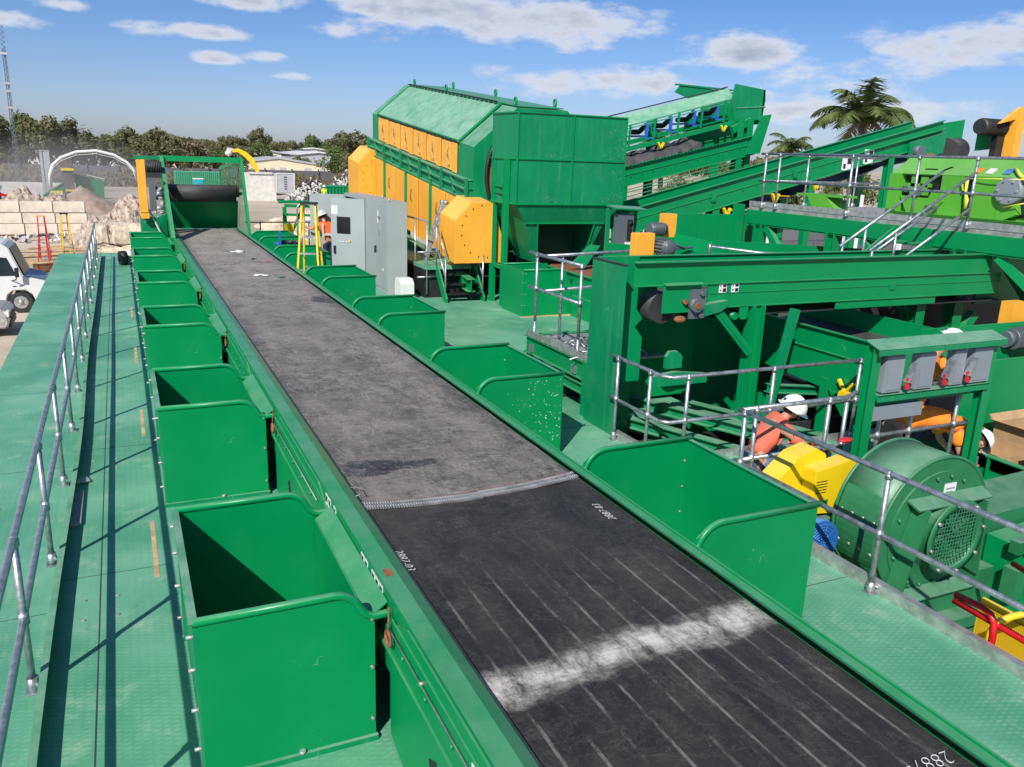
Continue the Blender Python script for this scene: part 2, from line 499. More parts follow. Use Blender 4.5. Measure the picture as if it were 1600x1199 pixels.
# ---------------------------------------------------------------- mesh helpers
class MB:
    def __init__(s, M=None):
        s.v = []; s.f = []; s.M = M or Matrix.Identity(4); s.smooth = []

    def mk(s):
        """what follows is a separate piece and becomes an object of its own"""
        s.marks = getattr(s, 'marks', []) + [(len(s.v), len(s.f))]
        return s

    def add(s, vs, fs, smooth=False):
        o = len(s.v)
        s.v += [s.M @ Vector(p) for p in vs]
        for f in fs:
            s.f.append(tuple(i + o for i in f)); s.smooth.append(smooth)
        return s

    def box(s, x0, x1, y0, y1, z0, z1):
        x0, x1 = sorted((x0, x1)); y0, y1 = sorted((y0, y1)); z0, z1 = sorted((z0, z1))
        vs = [(x, y, z) for z in (z0, z1) for y in (y0, y1) for x in (x0, x1)]
        return s.add(vs, [(0, 2, 3, 1), (4, 5, 7, 6), (0, 1, 5, 4), (2, 6, 7, 3), (0, 4, 6, 2), (1, 3, 7, 5)])

    def beam(s, a, b, w, h, up=(0, 0, 1)):
        """box bar from a to b, w across, h along up"""
        a = Vector(a); b = Vector(b); d = (b - a).normalized()
        upv = Vector(up)
        if abs(d.dot(upv)) > .99:
            upv = Vector((0, 1, 0))
        sx = d.cross(upv).normalized(); sz = sx.cross(d).normalized()
        vs = []
        for p in (a, b):
            for q in ((-1, -1), (1, -1), (1, 1), (-1, 1)):
                vs.append(p + sx * q[0] * w / 2 + sz * q[1] * h / 2)
        return s.add(vs, [(3, 2, 1, 0), (4, 5, 6, 7), (0, 1, 5, 4), (1, 2, 6, 5), (2, 3, 7, 6), (3, 0, 4, 7)])

    def channel(s, a, b, w, h, t=.012, up=(0, 0, 1)):
        """I beam"""
        a = Vector(a); b = Vector(b); d = (b - a).normalized()
        u = Vector(up); sx = d.cross(u).normalized(); sz = sx.cross(d).normalized()
        s.beam(a, b, t, h - 2 * t, up)
        s.beam(a + sz * (h / 2 - t / 2), b + sz * (h / 2 - t / 2), w, t, up)
        s.beam(a - sz * (h / 2 - t / 2), b - sz * (h / 2 - t / 2), w, t, up)
        return s

    def tube(s, pts, r, n=10, cap=True):
        pts = [Vector(p) for p in pts]
        rs = r if isinstance(r, (list, tuple)) else [r] * len(pts)
        rings = []; prev = None
        for i, p in enumerate(pts):
            if i == 0: d = pts[1] - p
            elif i == len(pts) - 1: d = p - pts[i - 1]
            else: d = (pts[i + 1] - p).normalized() + (p - pts[i - 1]).normalized()
            d.normalize()
            if prev is None:
                ref = Vector((0, 0, 1)) if abs(d.z) < .9 else Vector((1, 0, 0))
                a = d.cross(ref).normalized()
            else:
                a = (prev - d * prev.dot(d)).normalized()
            prev = a
            b_ = d.cross(a)
            rings.append([p + (a * math.cos(2 * math.pi * k / n) + b_ * math.sin(2 * math.pi * k / n)) * rs[i] for k in range(n)])
        vs = [q for rg in rings for q in rg]
        fs = []
        for i in range(len(rings) - 1):
            for k in range(n):
                k2 = (k + 1) % n
                fs.append((i * n + k, i * n + k2, (i + 1) * n + k2, (i + 1) * n + k))
        s.add(vs, fs, True)
        if cap:
            o = len(s.v) - len(vs)
            s.f.append(tuple(o + k for k in range(n))[::-1]); s.smooth.append(False)
            s.f.append(tuple(o + (len(rings) - 1) * n + k for k in range(n))); s.smooth.append(False)
        return s

    def cyl(s, a, b, r, n=20):
        return s.tube([a, b], r, n)

    def prism(s, poly, axis, t0, t1):
        """extrude a 2-D outline; axis x: (y,z) y: (x,z) z: (x,y)"""
        def P(q, t):
            if axis == 'x': return (t, q[0], q[1])
            if axis == 'y': return (q[0], t, q[1])
            return (q[0], q[1], t)
        n = len(poly)
        vs = [P(q, t0) for q in poly] + [P(q, t1) for q in poly]
        fs = [tuple(range(n)), tuple(range(2 * n - 1, n - 1, -1))]
        for k in range(n):
            k2 = (k + 1) % n
            fs.append((k, k + n, k2 + n, k2))
        return s.add(vs, fs)

    def sphere(s, c, r, n=12, sc=(1, 1, 1), half=False):
        vs = []; fs = []
        m_ = n // 2
        for i in range(m_ + 1):
            th = math.pi * i / m_ * (.5 if half else 1)
            for k in range(n):
                ph = 2 * math.pi * k / n
                vs.append((c[0] + r * sc[0] * math.sin(th) * math.cos(ph), c[1] + r * sc[1] * math.sin(th) * math.sin(ph), c[2] + r * sc[2] * math.cos(th)))
        for i in range(m_):
            for k in range(n):
                k2 = (k + 1) % n
                fs.append((i * n + k, (i + 1) * n + k, (i + 1) * n + k2, i * n + k2))
        return s.add(vs, fs, True)

    def quad(s, a, b, c, d):
        return s.add([a, b, c, d], [(0, 1, 2, 3)])

    def slab(s, pts, t):
        """thick plate from a planar polygon, thickness t along its normal (downwards side)"""
        pts = [Vector(p) for p in pts]
        nrm = (pts[1] - pts[0]).cross(pts[2] - pts[0]).normalized()
        n = len(pts)
        vs = pts + [p - nrm * t for p in pts]
        fs = [tuple(range(n)), tuple(range(2 * n - 1, n - 1, -1))]
        for k in range(n):
            k2 = (k + 1) % n
            fs.append((k, k + n, k2 + n, k2))
        return s.add(vs, fs)

    def build(s, name, mat, parent=None, bevel=0, loc=None):
        ms = [q for q in getattr(s, 'marks', [])]
        if ms:
            if ms[0] != (0, 0): ms = [(0, 0)] + ms
            ms.append((len(s.v), len(s.f)))
            first = None
            for (v0, f0), (v1, f1) in zip(ms[:-1], ms[1:]):
                if f1 <= f0: continue
                q = MB(); q.v = s.v[v0:v1]; q.f = [tuple(i - v0 for i in f) for f in s.f[f0:f1]]; q.smooth = s.smooth[f0:f1]
                o = q.build(name, mat, parent, bevel, loc)
                first = first or o
            return first
        me = bpy.data.meshes.new(name)
        L = Vector(loc) if loc else (Vector(ROOTL[parent]) if parent is not None else Vector((0, 0, 0)))
        me.from_pydata([p - L for p in s.v], [], s.f)
        me.polygons.foreach_set('use_smooth', s.smooth)
        bm = bmesh.new(); bm.from_mesh(me)
        bmesh.ops.remove_doubles(bm, verts=bm.verts, dist=1e-5)
        bmesh.ops.recalc_face_normals(bm, faces=bm.faces)
        if bevel:
            es = [e for e in bm.edges if len(e.link_faces) == 2 and e.calc_face_angle(0) > .6 and not (e.link_faces[0].smooth and e.link_faces[1].smooth)]
            bmesh.ops.bevel(bm, geom=es, offset=bevel, segments=2, affect='EDGES', clamp_overlap=True)
        bm.to_mesh(me); bm.free()
        me.materials.append(MATS[mat])
        o = bpy.data.objects.new(name, me)
        col.objects.link(o)
        if parent is not None:
            o.parent = parent
            ROOTL[o] = ROOTL[parent]
        else:
            o.location = L
            ROOTL[o] = tuple(L)
        return o


ROOTL = {}


def tag(o, label=None, cat=None, group=None, kind=None):
    if label: o['label'] = label
    if cat: o['category'] = cat
    if group: o['group'] = group
    if kind: o['kind'] = kind
    return o


def thing(name, loc, label, cat, group=None):
    o = bpy.data.objects.new(name, None)
    o.empty_display_size = .2
    col.objects.link(o)
    o.location = loc
    ROOTL[o] = tuple(loc)
    return tag(o, label, cat, group)


def copy_tree(o, parent=None):
    c = o.copy()
    col.objects.link(c)
    if parent is not None:
        c.parent = parent
    for ch in [q for q in o.children]:
        copy_tree(ch, c)
    return c


def arc(cx, cz, r, a0, a1, n, y):
    return [(cx + r * math.cos(R(a0 + (a1 - a0) * i / n)), y, cz + r * math.sin(R(a0 + (a1 - a0) * i / n))) for i in range(n + 1)]


def textobj(txt, size, mat, parent, M, ext=.0008, name='lettering', space=1.0):
    cu = bpy.data.curves.new(name, 'FONT')
    cu.body = txt; cu.size = size; cu.extrude = ext; cu.align_x = 'CENTER'; cu.align_y = 'CENTER'; cu.space_character = space
    cu.resolution_u = 3
    cu.offset = -.0022 * size / .085; cu.shear = .35
    to = bpy.data.objects.new('tmp', cu)
    col.objects.link(to)
    dg = bpy.context.evaluated_depsgraph_get()
    me = bpy.data.meshes.new_from_object(to.evaluated_get(dg))
    bpy.data.objects.remove(to)
    L = Matrix.Translation(-Vector(ROOTL[parent]))
    me.transform(L @ M)
    me.materials.clear(); me.materials.append(MATS[mat])
    o = bpy.data.objects.new(name, me)
    col.objects.link(o); o.parent = parent
    ROOTL[o] = ROOTL[parent]
    return o


def frame_M(origin, xdir, ydir):
    x = Vector(xdir).normalized(); y = Vector(ydir).normalized(); z = x.cross(y)
    M = Matrix((x, y, z)).transposed().to_4x4()
    M.translation = origin
    return M


def railing(name, label, runs, posts, parent=None, r=.024, mid=True, h=1.07, foot=True, group=None, mat='galv', cat='railing'):
    """runs: list of polylines at floor level; posts: floor points"""
    root = parent or thing(name, posts[0], label, cat, group)
    up = Vector((0, 0, h))
    for rn in runs:
        MB().tube([Vector(p) + up for p in rn], r, 10).build('top_rail', mat, root)
        if mid:
            MB().tube([Vector(p) + up * .5 for p in rn], r, 10).build('mid_rail', mat, root)
    for p in posts:
        p = Vector(p)
        b = MB().tube([p, p + up], r * .95, 10)
        b.cyl(p + up - Vector((0, 0, .045)), p + up + Vector((0, 0, .0)), r * 1.35, 10)
        b.sphere(p + up, r * 1.28, 10)
        if mid:
            b.sphere(p + up * .5, r * 1.3, 10)
            b.cyl(p + up * .5 - Vector((0, 0, .04)), p + up * .5 + Vector((0, 0, .04)), r * 1.35, 10)
        if foot:
            b.cyl(p, p + Vector((0, 0, .11)), r * 1.5, 10)
            b.box(p.x - .045, p.x + .045, p.y - .045, p.y + .045, p.z + .002, p.z + .014)
            b.cyl(p + Vector((.03, -.05, .07)), p + Vector((.03, .0, .07)), .011, 6)
        b.build('post', mat, root)
    return root


# ================================================================ SETTING
g = MB()
# one sheet for the whole yard, subdivided finely near the plant
g.add([(-1500, -300, -2.5), (1500, -300, -2.5), (1500, 2500, -2.5), (-1500, 2500, -2.5)], [(0, 1, 2, 3)])
tag(g.build('ground', 'ground'), kind='structure')

d = MB()
d.box(-1.88, 5.5, -3, 29.4, -.22, 0)
d.box(5.5, 14.5, 12.95, 29.4, -.22, 0)
d.box(5.5, 7.3, 9.3, 12.95, -.22, 0)
d.box(5.62, 9.2, 6.15, 7.4, -.16, -.004)
deck = d.build('steel_deck', 'deck')
tag(deck, kind='structure')
d = MB()
d.box(5.52, 14.5, -3, 6.12, -1.5, -1.3)
d.box(5.52, 14.5, 6.12, 12.9, -1.5, -1.31)
tag(d.build('lower_floor', 'dark_steel'), kind='structure')
# seams, weld beads and bolt heads of the deck belong to the deck: thin strips
s_ = MB()
s_.box(-.398, -.388, 1, 29.3, .0, .0015)
for y in (3.15, 6.4, 9.6, 12.8, 16, 19.2):
    s_.box(-1.88, -.75, y, y + .006, .0, .0015)
    s_.box(-.72, .12, y + .5, y + .506, .0, .0015)
for y in (1.9, 4.6, 9, 14, 18.5):
    s_.box(3.5, 5.48, y, y + .006, .0, .0015)
s_.build('deck_seam', 'dark_steel', deck)
s_ = MB()
for y in (3.3, 3.6, 6.2, 6.5, 9.4, 9.7, 13, 16):
    for x in (-.50, -.27):
        s_.cyl((x, y, 0), (x, y, .008), .014, 8)
for x, y in ((.02, 3.55), (4.1, 2.9), (4.95, 2.35)):
    s_.cyl((x, y, 0), (x, y, .01), .02, 8)
s_.build('deck_bolt', 'bare_steel', deck)
# bare primer strips where the paint was masked
s_ = MB()
for y in (2.2, 6.7, 10.4, 14.2, 18.2):
    s_.box(.005, .045, y, y + 1.15, .0, .0022)
s_.build('primer_strip', 'wood', deck)
# patches of plaster-like paint loss on the outer deck
s_ = MB()
for (x, y, a, b_) in ((-1.45, 9.2, .28, .5), (-1.38, 7.9, .30, .42), (-.95, 12.6, .4, .9)):
    n = 14
    s_.prism([(x + a * .5 * math.cos(2 * math.pi * k / n) * rnd.uniform(.8, 1.1), y + b_ * .5 * math.sin(2 * math.pi * k / n) * rnd.uniform(.8, 1.1)) for k in range(n)], 'z', .0, .0018)
s_.build('worn_patch', 'green_roof', deck)

# ================================================================ LEFT RAILING
posts = [(-.76, 5.4 + 1.825 * k, 0) for k in range(-2, 13)]
lr = thing('handrail', (-.76, 3.6, 0), 'long galvanized pipe handrail with two rails on the left walkway', 'railing')
wav = lambda y: -.74
railing('', '', [[(-.76 + .004 * math.sin(y * .6), y, 0) for y in [-1 + 1.0 * i for i in range(30)]]], posts, parent=lr)
tb = MB()
ys = [-1 + .5 * i for i in range(60)]
pts = [(-.70 + .030 * math.sin((y - 7.5) * .55) * math.exp(-((y - 10) / 6.0) ** 2), y) for y in ys]
for (x0, y0), (x1, y1) in zip(pts[:-1], pts[1:]):
    tb.add([(x0, y0, .0), (x1, y1, .0), (x1, y1, .12), (x0, y0, .12), (x0 + .012, y0, .0), (x1 + .012, y1, .0), (x1 + .012, y1, .12), (x0 + .012, y0, .12)],
           [(0, 1, 2, 3), (7, 6, 5, 4), (3, 2, 6, 7), (0, 4, 5, 1)])
    tb.add([(x0 + .012, y0, .108), (x1 + .012, y1, .108), (x1 + .045, y1, .108), (x0 + .045, y0, .108), (x0 + .012, y0, .12), (x1 + .012, y1, .12), (x1 + .045, y1, .12), (x0 + .045, y0, .12)],
           [(0, 3, 2, 1), (4, 5, 6, 7), (3, 7, 6, 2)])
tb.build('toe_board', 'green_worn', lr)

# ================================================================ SORTING CONVEYOR
cv = thing('sorting_conveyor', (2.355, 15, 0), 'wide black rubber belt conveyor running between two rows of green bins', 'conveyor')
CVX = 2.355
# belt: gently crowned sheet with low ripples
def beltz(x, y):
    z = .87 - .012 * abs(x - CVX) / .9
    if y > 5.6:
        z += .010 * noise.noise(Vector((x * 1.2, y * 2.6, 0))) + .006 * noise.noise(Vector((x * 3, y * 7, 5)))
    else:
        z += .003 * noise.noise(Vector((x * 3, y * 3, 9)))
    return z
vs = []; fs = []
NX, x0, x1 = 26, 1.44, 3.27
yl = []
y = .2
while y < 28.2:
    yl.append(y); y += .045 if y < 12 else .12
for y in yl:
    for i in range(NX + 1):
        x = x0 + (x1 - x0) * i / NX
        vs.append((x, y, beltz(x, y)))
for j in range(len(yl) - 1):
    for i in range(NX):
        a = j * (NX + 1) + i
        fs.append((a, a + 1, a + NX + 2, a + NX + 1))
b = MB()
b.add(vs, fs, True)
bo = b.build('belt', 'belt', cv)
# belt material expects coordinates centred on x = CVX and true y: shift the object's origin
for vv in bo.data.vertices:
    vv.co += Vector((0, 15, 0))
bo.location = (0, -15, 0)
ROOTL[bo] = (2.355, 0, 0)
# mechanical belt fastener, slightly bowed
def spy(x): return 5.60 - .12 * (1 - ((x - CVX) / .9) ** 2) * .9 - .02 * (x < CVX)
sp = MB()
for i in range(96):
    x = 1.452 + (3.255 - 1.452) * i / 95
    for dy in (-.034, .034):
        sp.box(x - .0062, x + .0062, spy(x) + dy - .024, spy(x) + dy + .024, .868, .882)
        sp.sphere((x, spy(x) + dy, .882), .0055, 6)
sp.build('belt_fastener', 'alu', bo)
sp = MB()
sp.tube([(x, spy(x) + .068, .877) for x in [1.46 + .1 * i for i in range(19)]], .004, 5)
sp.build('seal_line', 'rust', bo)
sp = MB()
for i in range(20):
    x = 1.46 + .09 * i
    sp.cyl((x, spy(x), .872), (x + .09, spy(x + .09), .872), .006, 6)
sp.build('hinge_pin', 'bare_steel', bo)
textobj('2887-03', .085, 'white', bo, frame_M((1.475, 4.66, .8785), (0.0, -1, 0), (1, 0, 0)), space=1.05)
textobj('2887-03', .085, 'white', bo, frame_M((3.10, 4.85, .8785), (0.05, 1, 0), (-1, .05, 0)), space=1.05)
textobj('2887-', .11, 'white', bo, frame_M((3.08, 2.0, .8785), (-1, .05, 0), (0.05, -1, 0)), space=1.05)
# troughs and skirts
L = 28.2
k = MB()
k.box(1.232, 1.246, .2, L, .42, .95)            # outer web
k.box(1.246, 1.345, .2, L, .938, .95)           # top flange
k.box(1.20, 1.232, .2, L, .60, .615)            # stiffening lip
k.slab([(1.345, .2, .952), (1.43, .2, .905), (1.43, L, .905), (1.345, L, .952)], .008)
k.build('side_skirt', 'green', cv)
k = MB()
k.slab([(1.43, .2, .90), (1.455, .2, .885), (1.455, L, .885), (1.43, L, .90)], .006)
k.slab([(3.285, .2, .885), (3.275, .2, .889), (3.275, L, .889), (3.285, L, .885)], .004)
k.build('skirt_rubber', 'rubber', cv)
k = MB()
k.box(3.285, 3.345, .2, L, .885, .90)
k.box(3.345, 3.36, .2, L, .30, .915)
k.build('side_skirt', 'green', cv)
# lower frame panels between deck and skirt on the bin side
for kk in range(-1, 6):
    y0 = 4.16 - 2.42 + 3.985 * kk
    f = MB()
    f.prism([(y0, .05), (y0 + .25, .0), (y0 + 2.1, .0), (y0 + 2.36, .05), (y0 + 2.36, .80), (y0 + 2.05, .93), (y0 + .3, .93), (y0, .80)], 'x', 1.215, 1.229)
    f.box(1.205, 1.215, y0 + .1, y0 + 2.3, .84, .855)
    for j in range(6):
        f.cyl((1.200, y0 + .2 + .38 * j, .72), (1.215, y0 + .2 + .38 * j, .72), .013, 8)
    if kk >= -1:
        f.build('frame_panel', 'green', cv)
k = MB()
for kk in range(-1, 7):
    for x in (1.5, 3.2):
        k.beam((x, 3.0 + 3.985 * kk - .9, .02), (x, 3.0 + 3.985 * kk - .9, .8), .1, .1)
k.box(1.5, 3.2, .2, L, .45, .5)
k.build('frame', 'green', cv)
# pull cord running along the skirt with eye bolts
k = MB()
k.tube([(1.195, -0, .79), (1.195, 4.1, .79)], .005, 5)
k.tube([(1.195, 6.0, .79), (1.195, 8.0, .79)], .005, 5)
for y in (1.2, 2.0, 2.8, 3.5):
    k.cyl((1.19, y, .79), (1.215, y, .79), .012, 8)
k.build('pull_cord', 'bare_steel', cv)
k = MB()
for y0 in (4.02, 7.98, 11.95, 15.95, 19.9):
    n = 16
    k.mk()
    pp = [(1.18, y0 + .045 * math.cos(2 * math.pi * i / n), .75 + .045 * math.sin(2 * math.pi * i / n)) for i in range(n + 1)]
    k.tube(pp, .011, 6, cap=False)
    k.tube([(1.18, y0, .79), (1.20, y0 + .05, .92)], .006, 5)
k.build('cord_ring', 'rust', cv)
# safety stickers on the left skirt
k = MB(); kb = MB()
for y0, n in ((5.75, 3), (4.72, 5), (6.4, 1)):
    for j in range(n):
        yy = y0 - j * .085 - .08 * (j > 1)
        k.mk(); k.box(1.2285, 1.2315, yy, yy + .07, .80, .92)
        kb.mk(); kb.box(1.2272, 1.2284, yy + .012, yy + .058, .86, .905)
        kb.box(1.2272, 1.2284, yy + .012, yy + .035, .815, .84)
st = k.build('safety_sticker', 'white', cv)
kb.build('sticker_symbol', 'black', st)
k = MB()
k.box(1.2115, 1.2147, 2.66, 2.84, .66, .82)
st = k.build('safety_sticker', 'white', cv)
k = MB()
for j in range(5):
    k.box(1.2100, 1.2113, 2.672 + j * .034, 2.686 + j * .034, .67, .81)
k.box(1.2100, 1.2113, 2.672, 2.822, .672, .684); k.box(1.2100, 1.2113, 2.672, 2.822, .735, .748); k.box(1.2100, 1.2113, 2.672, 2.822, .796, .808)
k.build('sticker_symbol', 'sticker_red', st)
k = MB()
k.box(1.27, 1.32, 4.36, 4.45, .9505, .953)
k.mk(); k.prism([(1.2605, 2.2), (1.30, 2.35), (1.285, 2.6), (1.262, 2.62)], 'z', .9505, .953)
k.build('rust_patch', 'rust', cv)
k = MB()
for _q in (0,):
    k.tube([(1.44, 5.9, .90), (1.50, 5.86, .905), (1.50, 5.74, .905), (1.43, 5.72, .90)], .004, 5)
k.build('wire_clip', 'bare_steel', cv)

k = MB()
for y0 in (3.25, 7.25):
    k.mk(); k.prism([(y0, .30), (y0 + .10, .26), (y0 + .16, .40), (y0 + .05, .46)], 'x', 1.2115, 1.2145)
k.build('dark_cutout', 'black', cv)  # black plates on the panel stand for the dark inside cutouts
# litter on the far belt
def litter(x, y, z, s, label, cat, mat, sc=(1, 1, .4)):
    o = MB()
    n = 9
    for i in range(5):
        o.sphere((x + rnd.uniform(-s, s) * .6 * sc[0], y + rnd.uniform(-s, s) * .6 * sc[1], z + s * sc[2] * .4), s * rnd.uniform(.3, .6), 6, sc)
    ob = o.build(cat.replace(' ', '_'), mat, None, loc=(x, y, z))
    return tag(ob, label, cat)
litter(2.5, 17.5, .875, .09, 'crumpled white rag on the belt behind the pair of plastic bits', 'rag', 'white', (2.2, 1.2, .35))
litter(2.85, 17.2, .875, .07, 'crumpled green and white wrapper lying near the right edge of the belt', 'wrapper', 'hose_green', (1.6, 1, .4))
litter(2.55, 21.8, .875, .13, 'white powdery heap of crumbs on the far end of the belt', 'crumbs', 'white', (2.0, 2, .15))
litter(2.75, 20.2, .875, .05, 'small black plastic scrap lying on the far belt', 'plastic scrap', 'black', (1.5, 1, .5))
litter(2.97, 19.7, .875, .05, 'small red plastic scrap lying on the far belt', 'plastic scrap', 'red', (1.5, 1, .4))

# ================================================================ SORTING BINS
ORD = ['nearest', 'second', 'third', 'fourth', 'fifth', 'sixth and farthest']
BIN_G = 'open green sheet steel sorting bins beside the belt'


def left_bin(y0, label):
    y1 = y0 + 1.52
    root = thing('sorting_bin', (.68, y0 + .76, 0), label, 'bin', BIN_G)
    MB().box(.175, .187, y0, y1, .02, .99).build('outer_wall', 'green', root)
    k = MB()
    k.box(.140, .187, y0 - .02, y1 + .02, .99, 1.002)
    k.box(.160, .175, y0, y0 + .05, .02, .99); k.box(.160, .175, y1 - .05, y1, .02, .99)
    k.build('wall_flange', 'green_worn', root)
    for y in (y0, y1):
        out_ = [(.187, .03), (1.14, .03), (1.14, .80), (1.11, .86), (1.06, .93), (.98, .985), (.187, .985)]
        MB().prism(out_, 'y', y - .006, y + .006).build('end_wall', 'green', root)
        tp = [(.165, y, 1.0), (.90, y, 1.0)] + arc(.90, .83, .17, 85, 20, 7, y) + arc(1.155, .925, .10, 205, 262, 4, y) + [(1.20, y, .828), (1.232, y, .83)]
        MB().tube(tp, .024, 10).build('rim_tube', 'green', root)
        MB().box(.15, 1.15, y - .03, y + .0, .0, .035).build('base_angle', 'green_worn', root)
    k = MB()
    k.slab([(1.115, y0 + .03, .80), (1.226, y0 + .03, .885), (1.226, y1 - .03, .885), (1.115, y1 - .03, .80)], .008)
    k.box(1.105, 1.115, y0 + .03, y1 - .03, .05, .797)
    k.build('chute_lip', 'green', root)
    k = MB()
    for z in (.2, .45, .7, .9):
        for y in (y0 + .03, y1 - .04):
            k.cyl((.125, y, z), (.178, y, z), .011, 6)
    for z in (.15, .5, .82):
        k.cyl((1.12, y0 - .022, z), (1.12, y0 - .006, z), .011, 6)
    k.cyl((.70, y0 - .02, .036), (.70, y0 - .02, .055), .018, 8)
    k.build('bolts', 'bare_steel', root)
    return root


def right_bin(y0, label):
    y1 = y0 + 1.57
    root = thing('sorting_bin', (3.95, y0 + .78, 0), label, 'bin', BIN_G)
    MB().box(4.505, 4.517, y0, y1, .0, .99).build('outer_wall', 'green', root)
    MB().box(4.49, 4.53, y0 - .02, y1 + .02, .99, 1.002).build('wall_flange', 'green_worn', root)
    for y in (y0, y1):
        out_ = [(4.505, .0), (3.385, .0), (3.385, .80), (3.42, .92), (3.50, .985), (3.62, 1.005), (4.505, 1.0)]
        MB().prism(out_, 'y', y - .006, y + .006).build('end_wall', 'green', root)
        tp = [(4.53, y, 1.01), (3.64, y, 1.01)] + arc(3.64, .80, .21, 95, 165, 8, y) + [(3.41, y, .84), (3.385, y, .83)]
        MB().tube(tp, .024, 10).build('rim_tube', 'green', root)
    k = MB()
    for z in (.3, .55, .8):
        for y in (y0 + .03, y1 - .03):
            k.cyl((4.515, y, z), (4.535, y, z), .010, 6)
        k.cyl((4.47, y1 - .02, z), (4.47, y1 - .006, z), .010, 6)
    k.build('bolts', 'bare_steel', root)
    return root


lb0 = left_bin(4.16, 'nearest open green bin on the left of the belt, at the bottom of the photo')
for kk in range(1, 6):
    c = copy_tree(lb0); c.location.y += 3.985 * kk
    c['label'] = ORD[kk] + ' open green bin in the row left of the belt beside the walkway'
rb0 = right_bin(4.16, 'nearest open green bin right of the belt, in front of the blower')
RL = ['', 'second green bin right of the belt, beside the tall narrow green chute', 'third green bin right of the belt, beside the open deck by the steps',
      'fourth green bin right of the belt, in front of the grey cabinets', 'fifth green bin right of the belt, behind the yellow stepladder',
      'sixth and farthest green bin right of the belt, beside the blue rollers']
for kk in range(1, 6):
    c = copy_tree(rb0); c.location.y += 3.985 * kk
    c['label'] = RL[kk]
# white overspray flecks on the second right bin's near wall
k = MB()
for i in range(110):
    x = 4.5 - abs(rnd.gauss(0, .32)); z = rnd.uniform(.08, .95)
    if x < 3.5: continue
    k.cyl((x, 8.145 - .0075, z), (x, 8.145 - .0062, z), rnd.choice((.003, .004, .006)), 6)
src = [o for o in col.objects if o.get('label') == RL[1]][0]
ROOTL[src] = tuple(src.location)
tag(k.build('paint_flecks', 'white', src), kind='stuff')

# ================================================================ FEED CONVEYOR HEAD over the far end of the belt
hd = thing('feed_hood', (2.35, 27, 0), 'green framed hood and black head roller dropping onto the far belt end', 'hood')
k = MB()
k.beam((1.22, 27.9, .5), (1.22, 27.9, 3.05), .09, .16)
k.prism([(24.25, .5), (24.6, .5), (28.0, 3.05), (27.75, 3.05), (24.25, .98)], 'x', 1.17, 1.27)
k.build('side_frame', 'green', hd)
k = MB()
k.beam((1.17, 27.9, 3.0), (3.45, 27.3, 3.0), .12, .16)
k.build('top_beam', 'green', hd)
k = MB()
k.beam((3.42, 25.7, .6), (3.42, 27.05, 3.05), .08, .13)
k.beam((3.42, 33.0, .6), (3.42, 33.0, 2.6), .08, .13)
k.beam((3.42, 27.05, 3.05), (3.42, 33.0, 2.6), .08, .12)
k.build('side_frame', 'green', hd)
k = MB()
k.add([(3.40, 25.75, .9), (3.40, 33, .9), (3.40, 33, 2.6), (3.40, 27.1, 3.0)], [(0, 1, 2, 3)])
k.build('mesh_panel', 'wire_green', hd)
k = MB()
k.slab([(1.27, 28.4, .86), (3.38, 28.4, .86), (3.38, 27.9, 1.75), (1.27, 27.9, 1.75)], .02)
k.box(1.0, 3.5, 28.3, 34, .3, .8)
k.build('backplate', 'green', hd)
k = MB()
k.cyl((1.28, 27.4, 2.0), (3.25, 27.4, 2.0), .26, 28)
k.build('head_roller', 'rubber', hd)
k = MB()
k.cyl((3.25, 27.4, 2.0), (3.46, 27.4, 2.0), .05, 12)
k.box(3.28, 3.36, 27.3, 27.5, 1.9, 2.25)
k.build('roller_bearing', 'dark_steel', hd)
k = MB()
k.box(.48, .70, 25.9, 26.1, 1.52, 2.97)
k.box(.50, .72, 25.92, 27.2, 1.35, 1.52)
k.build('drive_guard', 'orange', hd, bevel=.01)
k = MB()
k.cyl((.72, 27.0, 2.75), (1.17, 27.0, 2.75), .16, 20)
for i in range(9):
    k.cyl((.76 + .045 * i, 27.0, 2.75), (.78 + .045 * i, 27.0, 2.75), .175, 20)
k.box(.74, 1.15, 26.9, 27.15, 2.45, 2.6)
mo = k.build('drive_motor', 'dark_steel', hd)
k = MB()
k.box(.78, .96, 26.9, 27.1, 1.5, 2.45)
k.cyl((.96, 27.1, 2.0), (1.17, 27.1, 2.0), .2, 18)
k.build('gearbox', 'motor_grey', hd)
k = MB()
for i in range(7):
    k.cyl((.9 + rnd.uniform(-.1, .22), 26.9, 1.3 + .14 * i), (1.16, 27.0, 1.3 + .14 * i), .05, 10)
k.build('drive_fittings', 'alu', hd)
k = MB()
k.box(.5, 1.15, 27.2, 28.5, .4, 1.3)
k.mk(); k.beam((.45, 28, 3.0), (1.2, 28, 3.0), .1, .1)
k.mk(); k.slab([(.55, 26.4, .4), (1.17, 26.4, .4), (1.17, 26.0, 1.5), (.55, 26.2, 1.2)], .02)
k.build('drive_base', 'green_worn', hd)
k = MB()
k.beam((.72, 26.2, 1.6), (.98, 26.0, .95), .05, .03)
k.build('guard_strut', 'offwhite', hd)

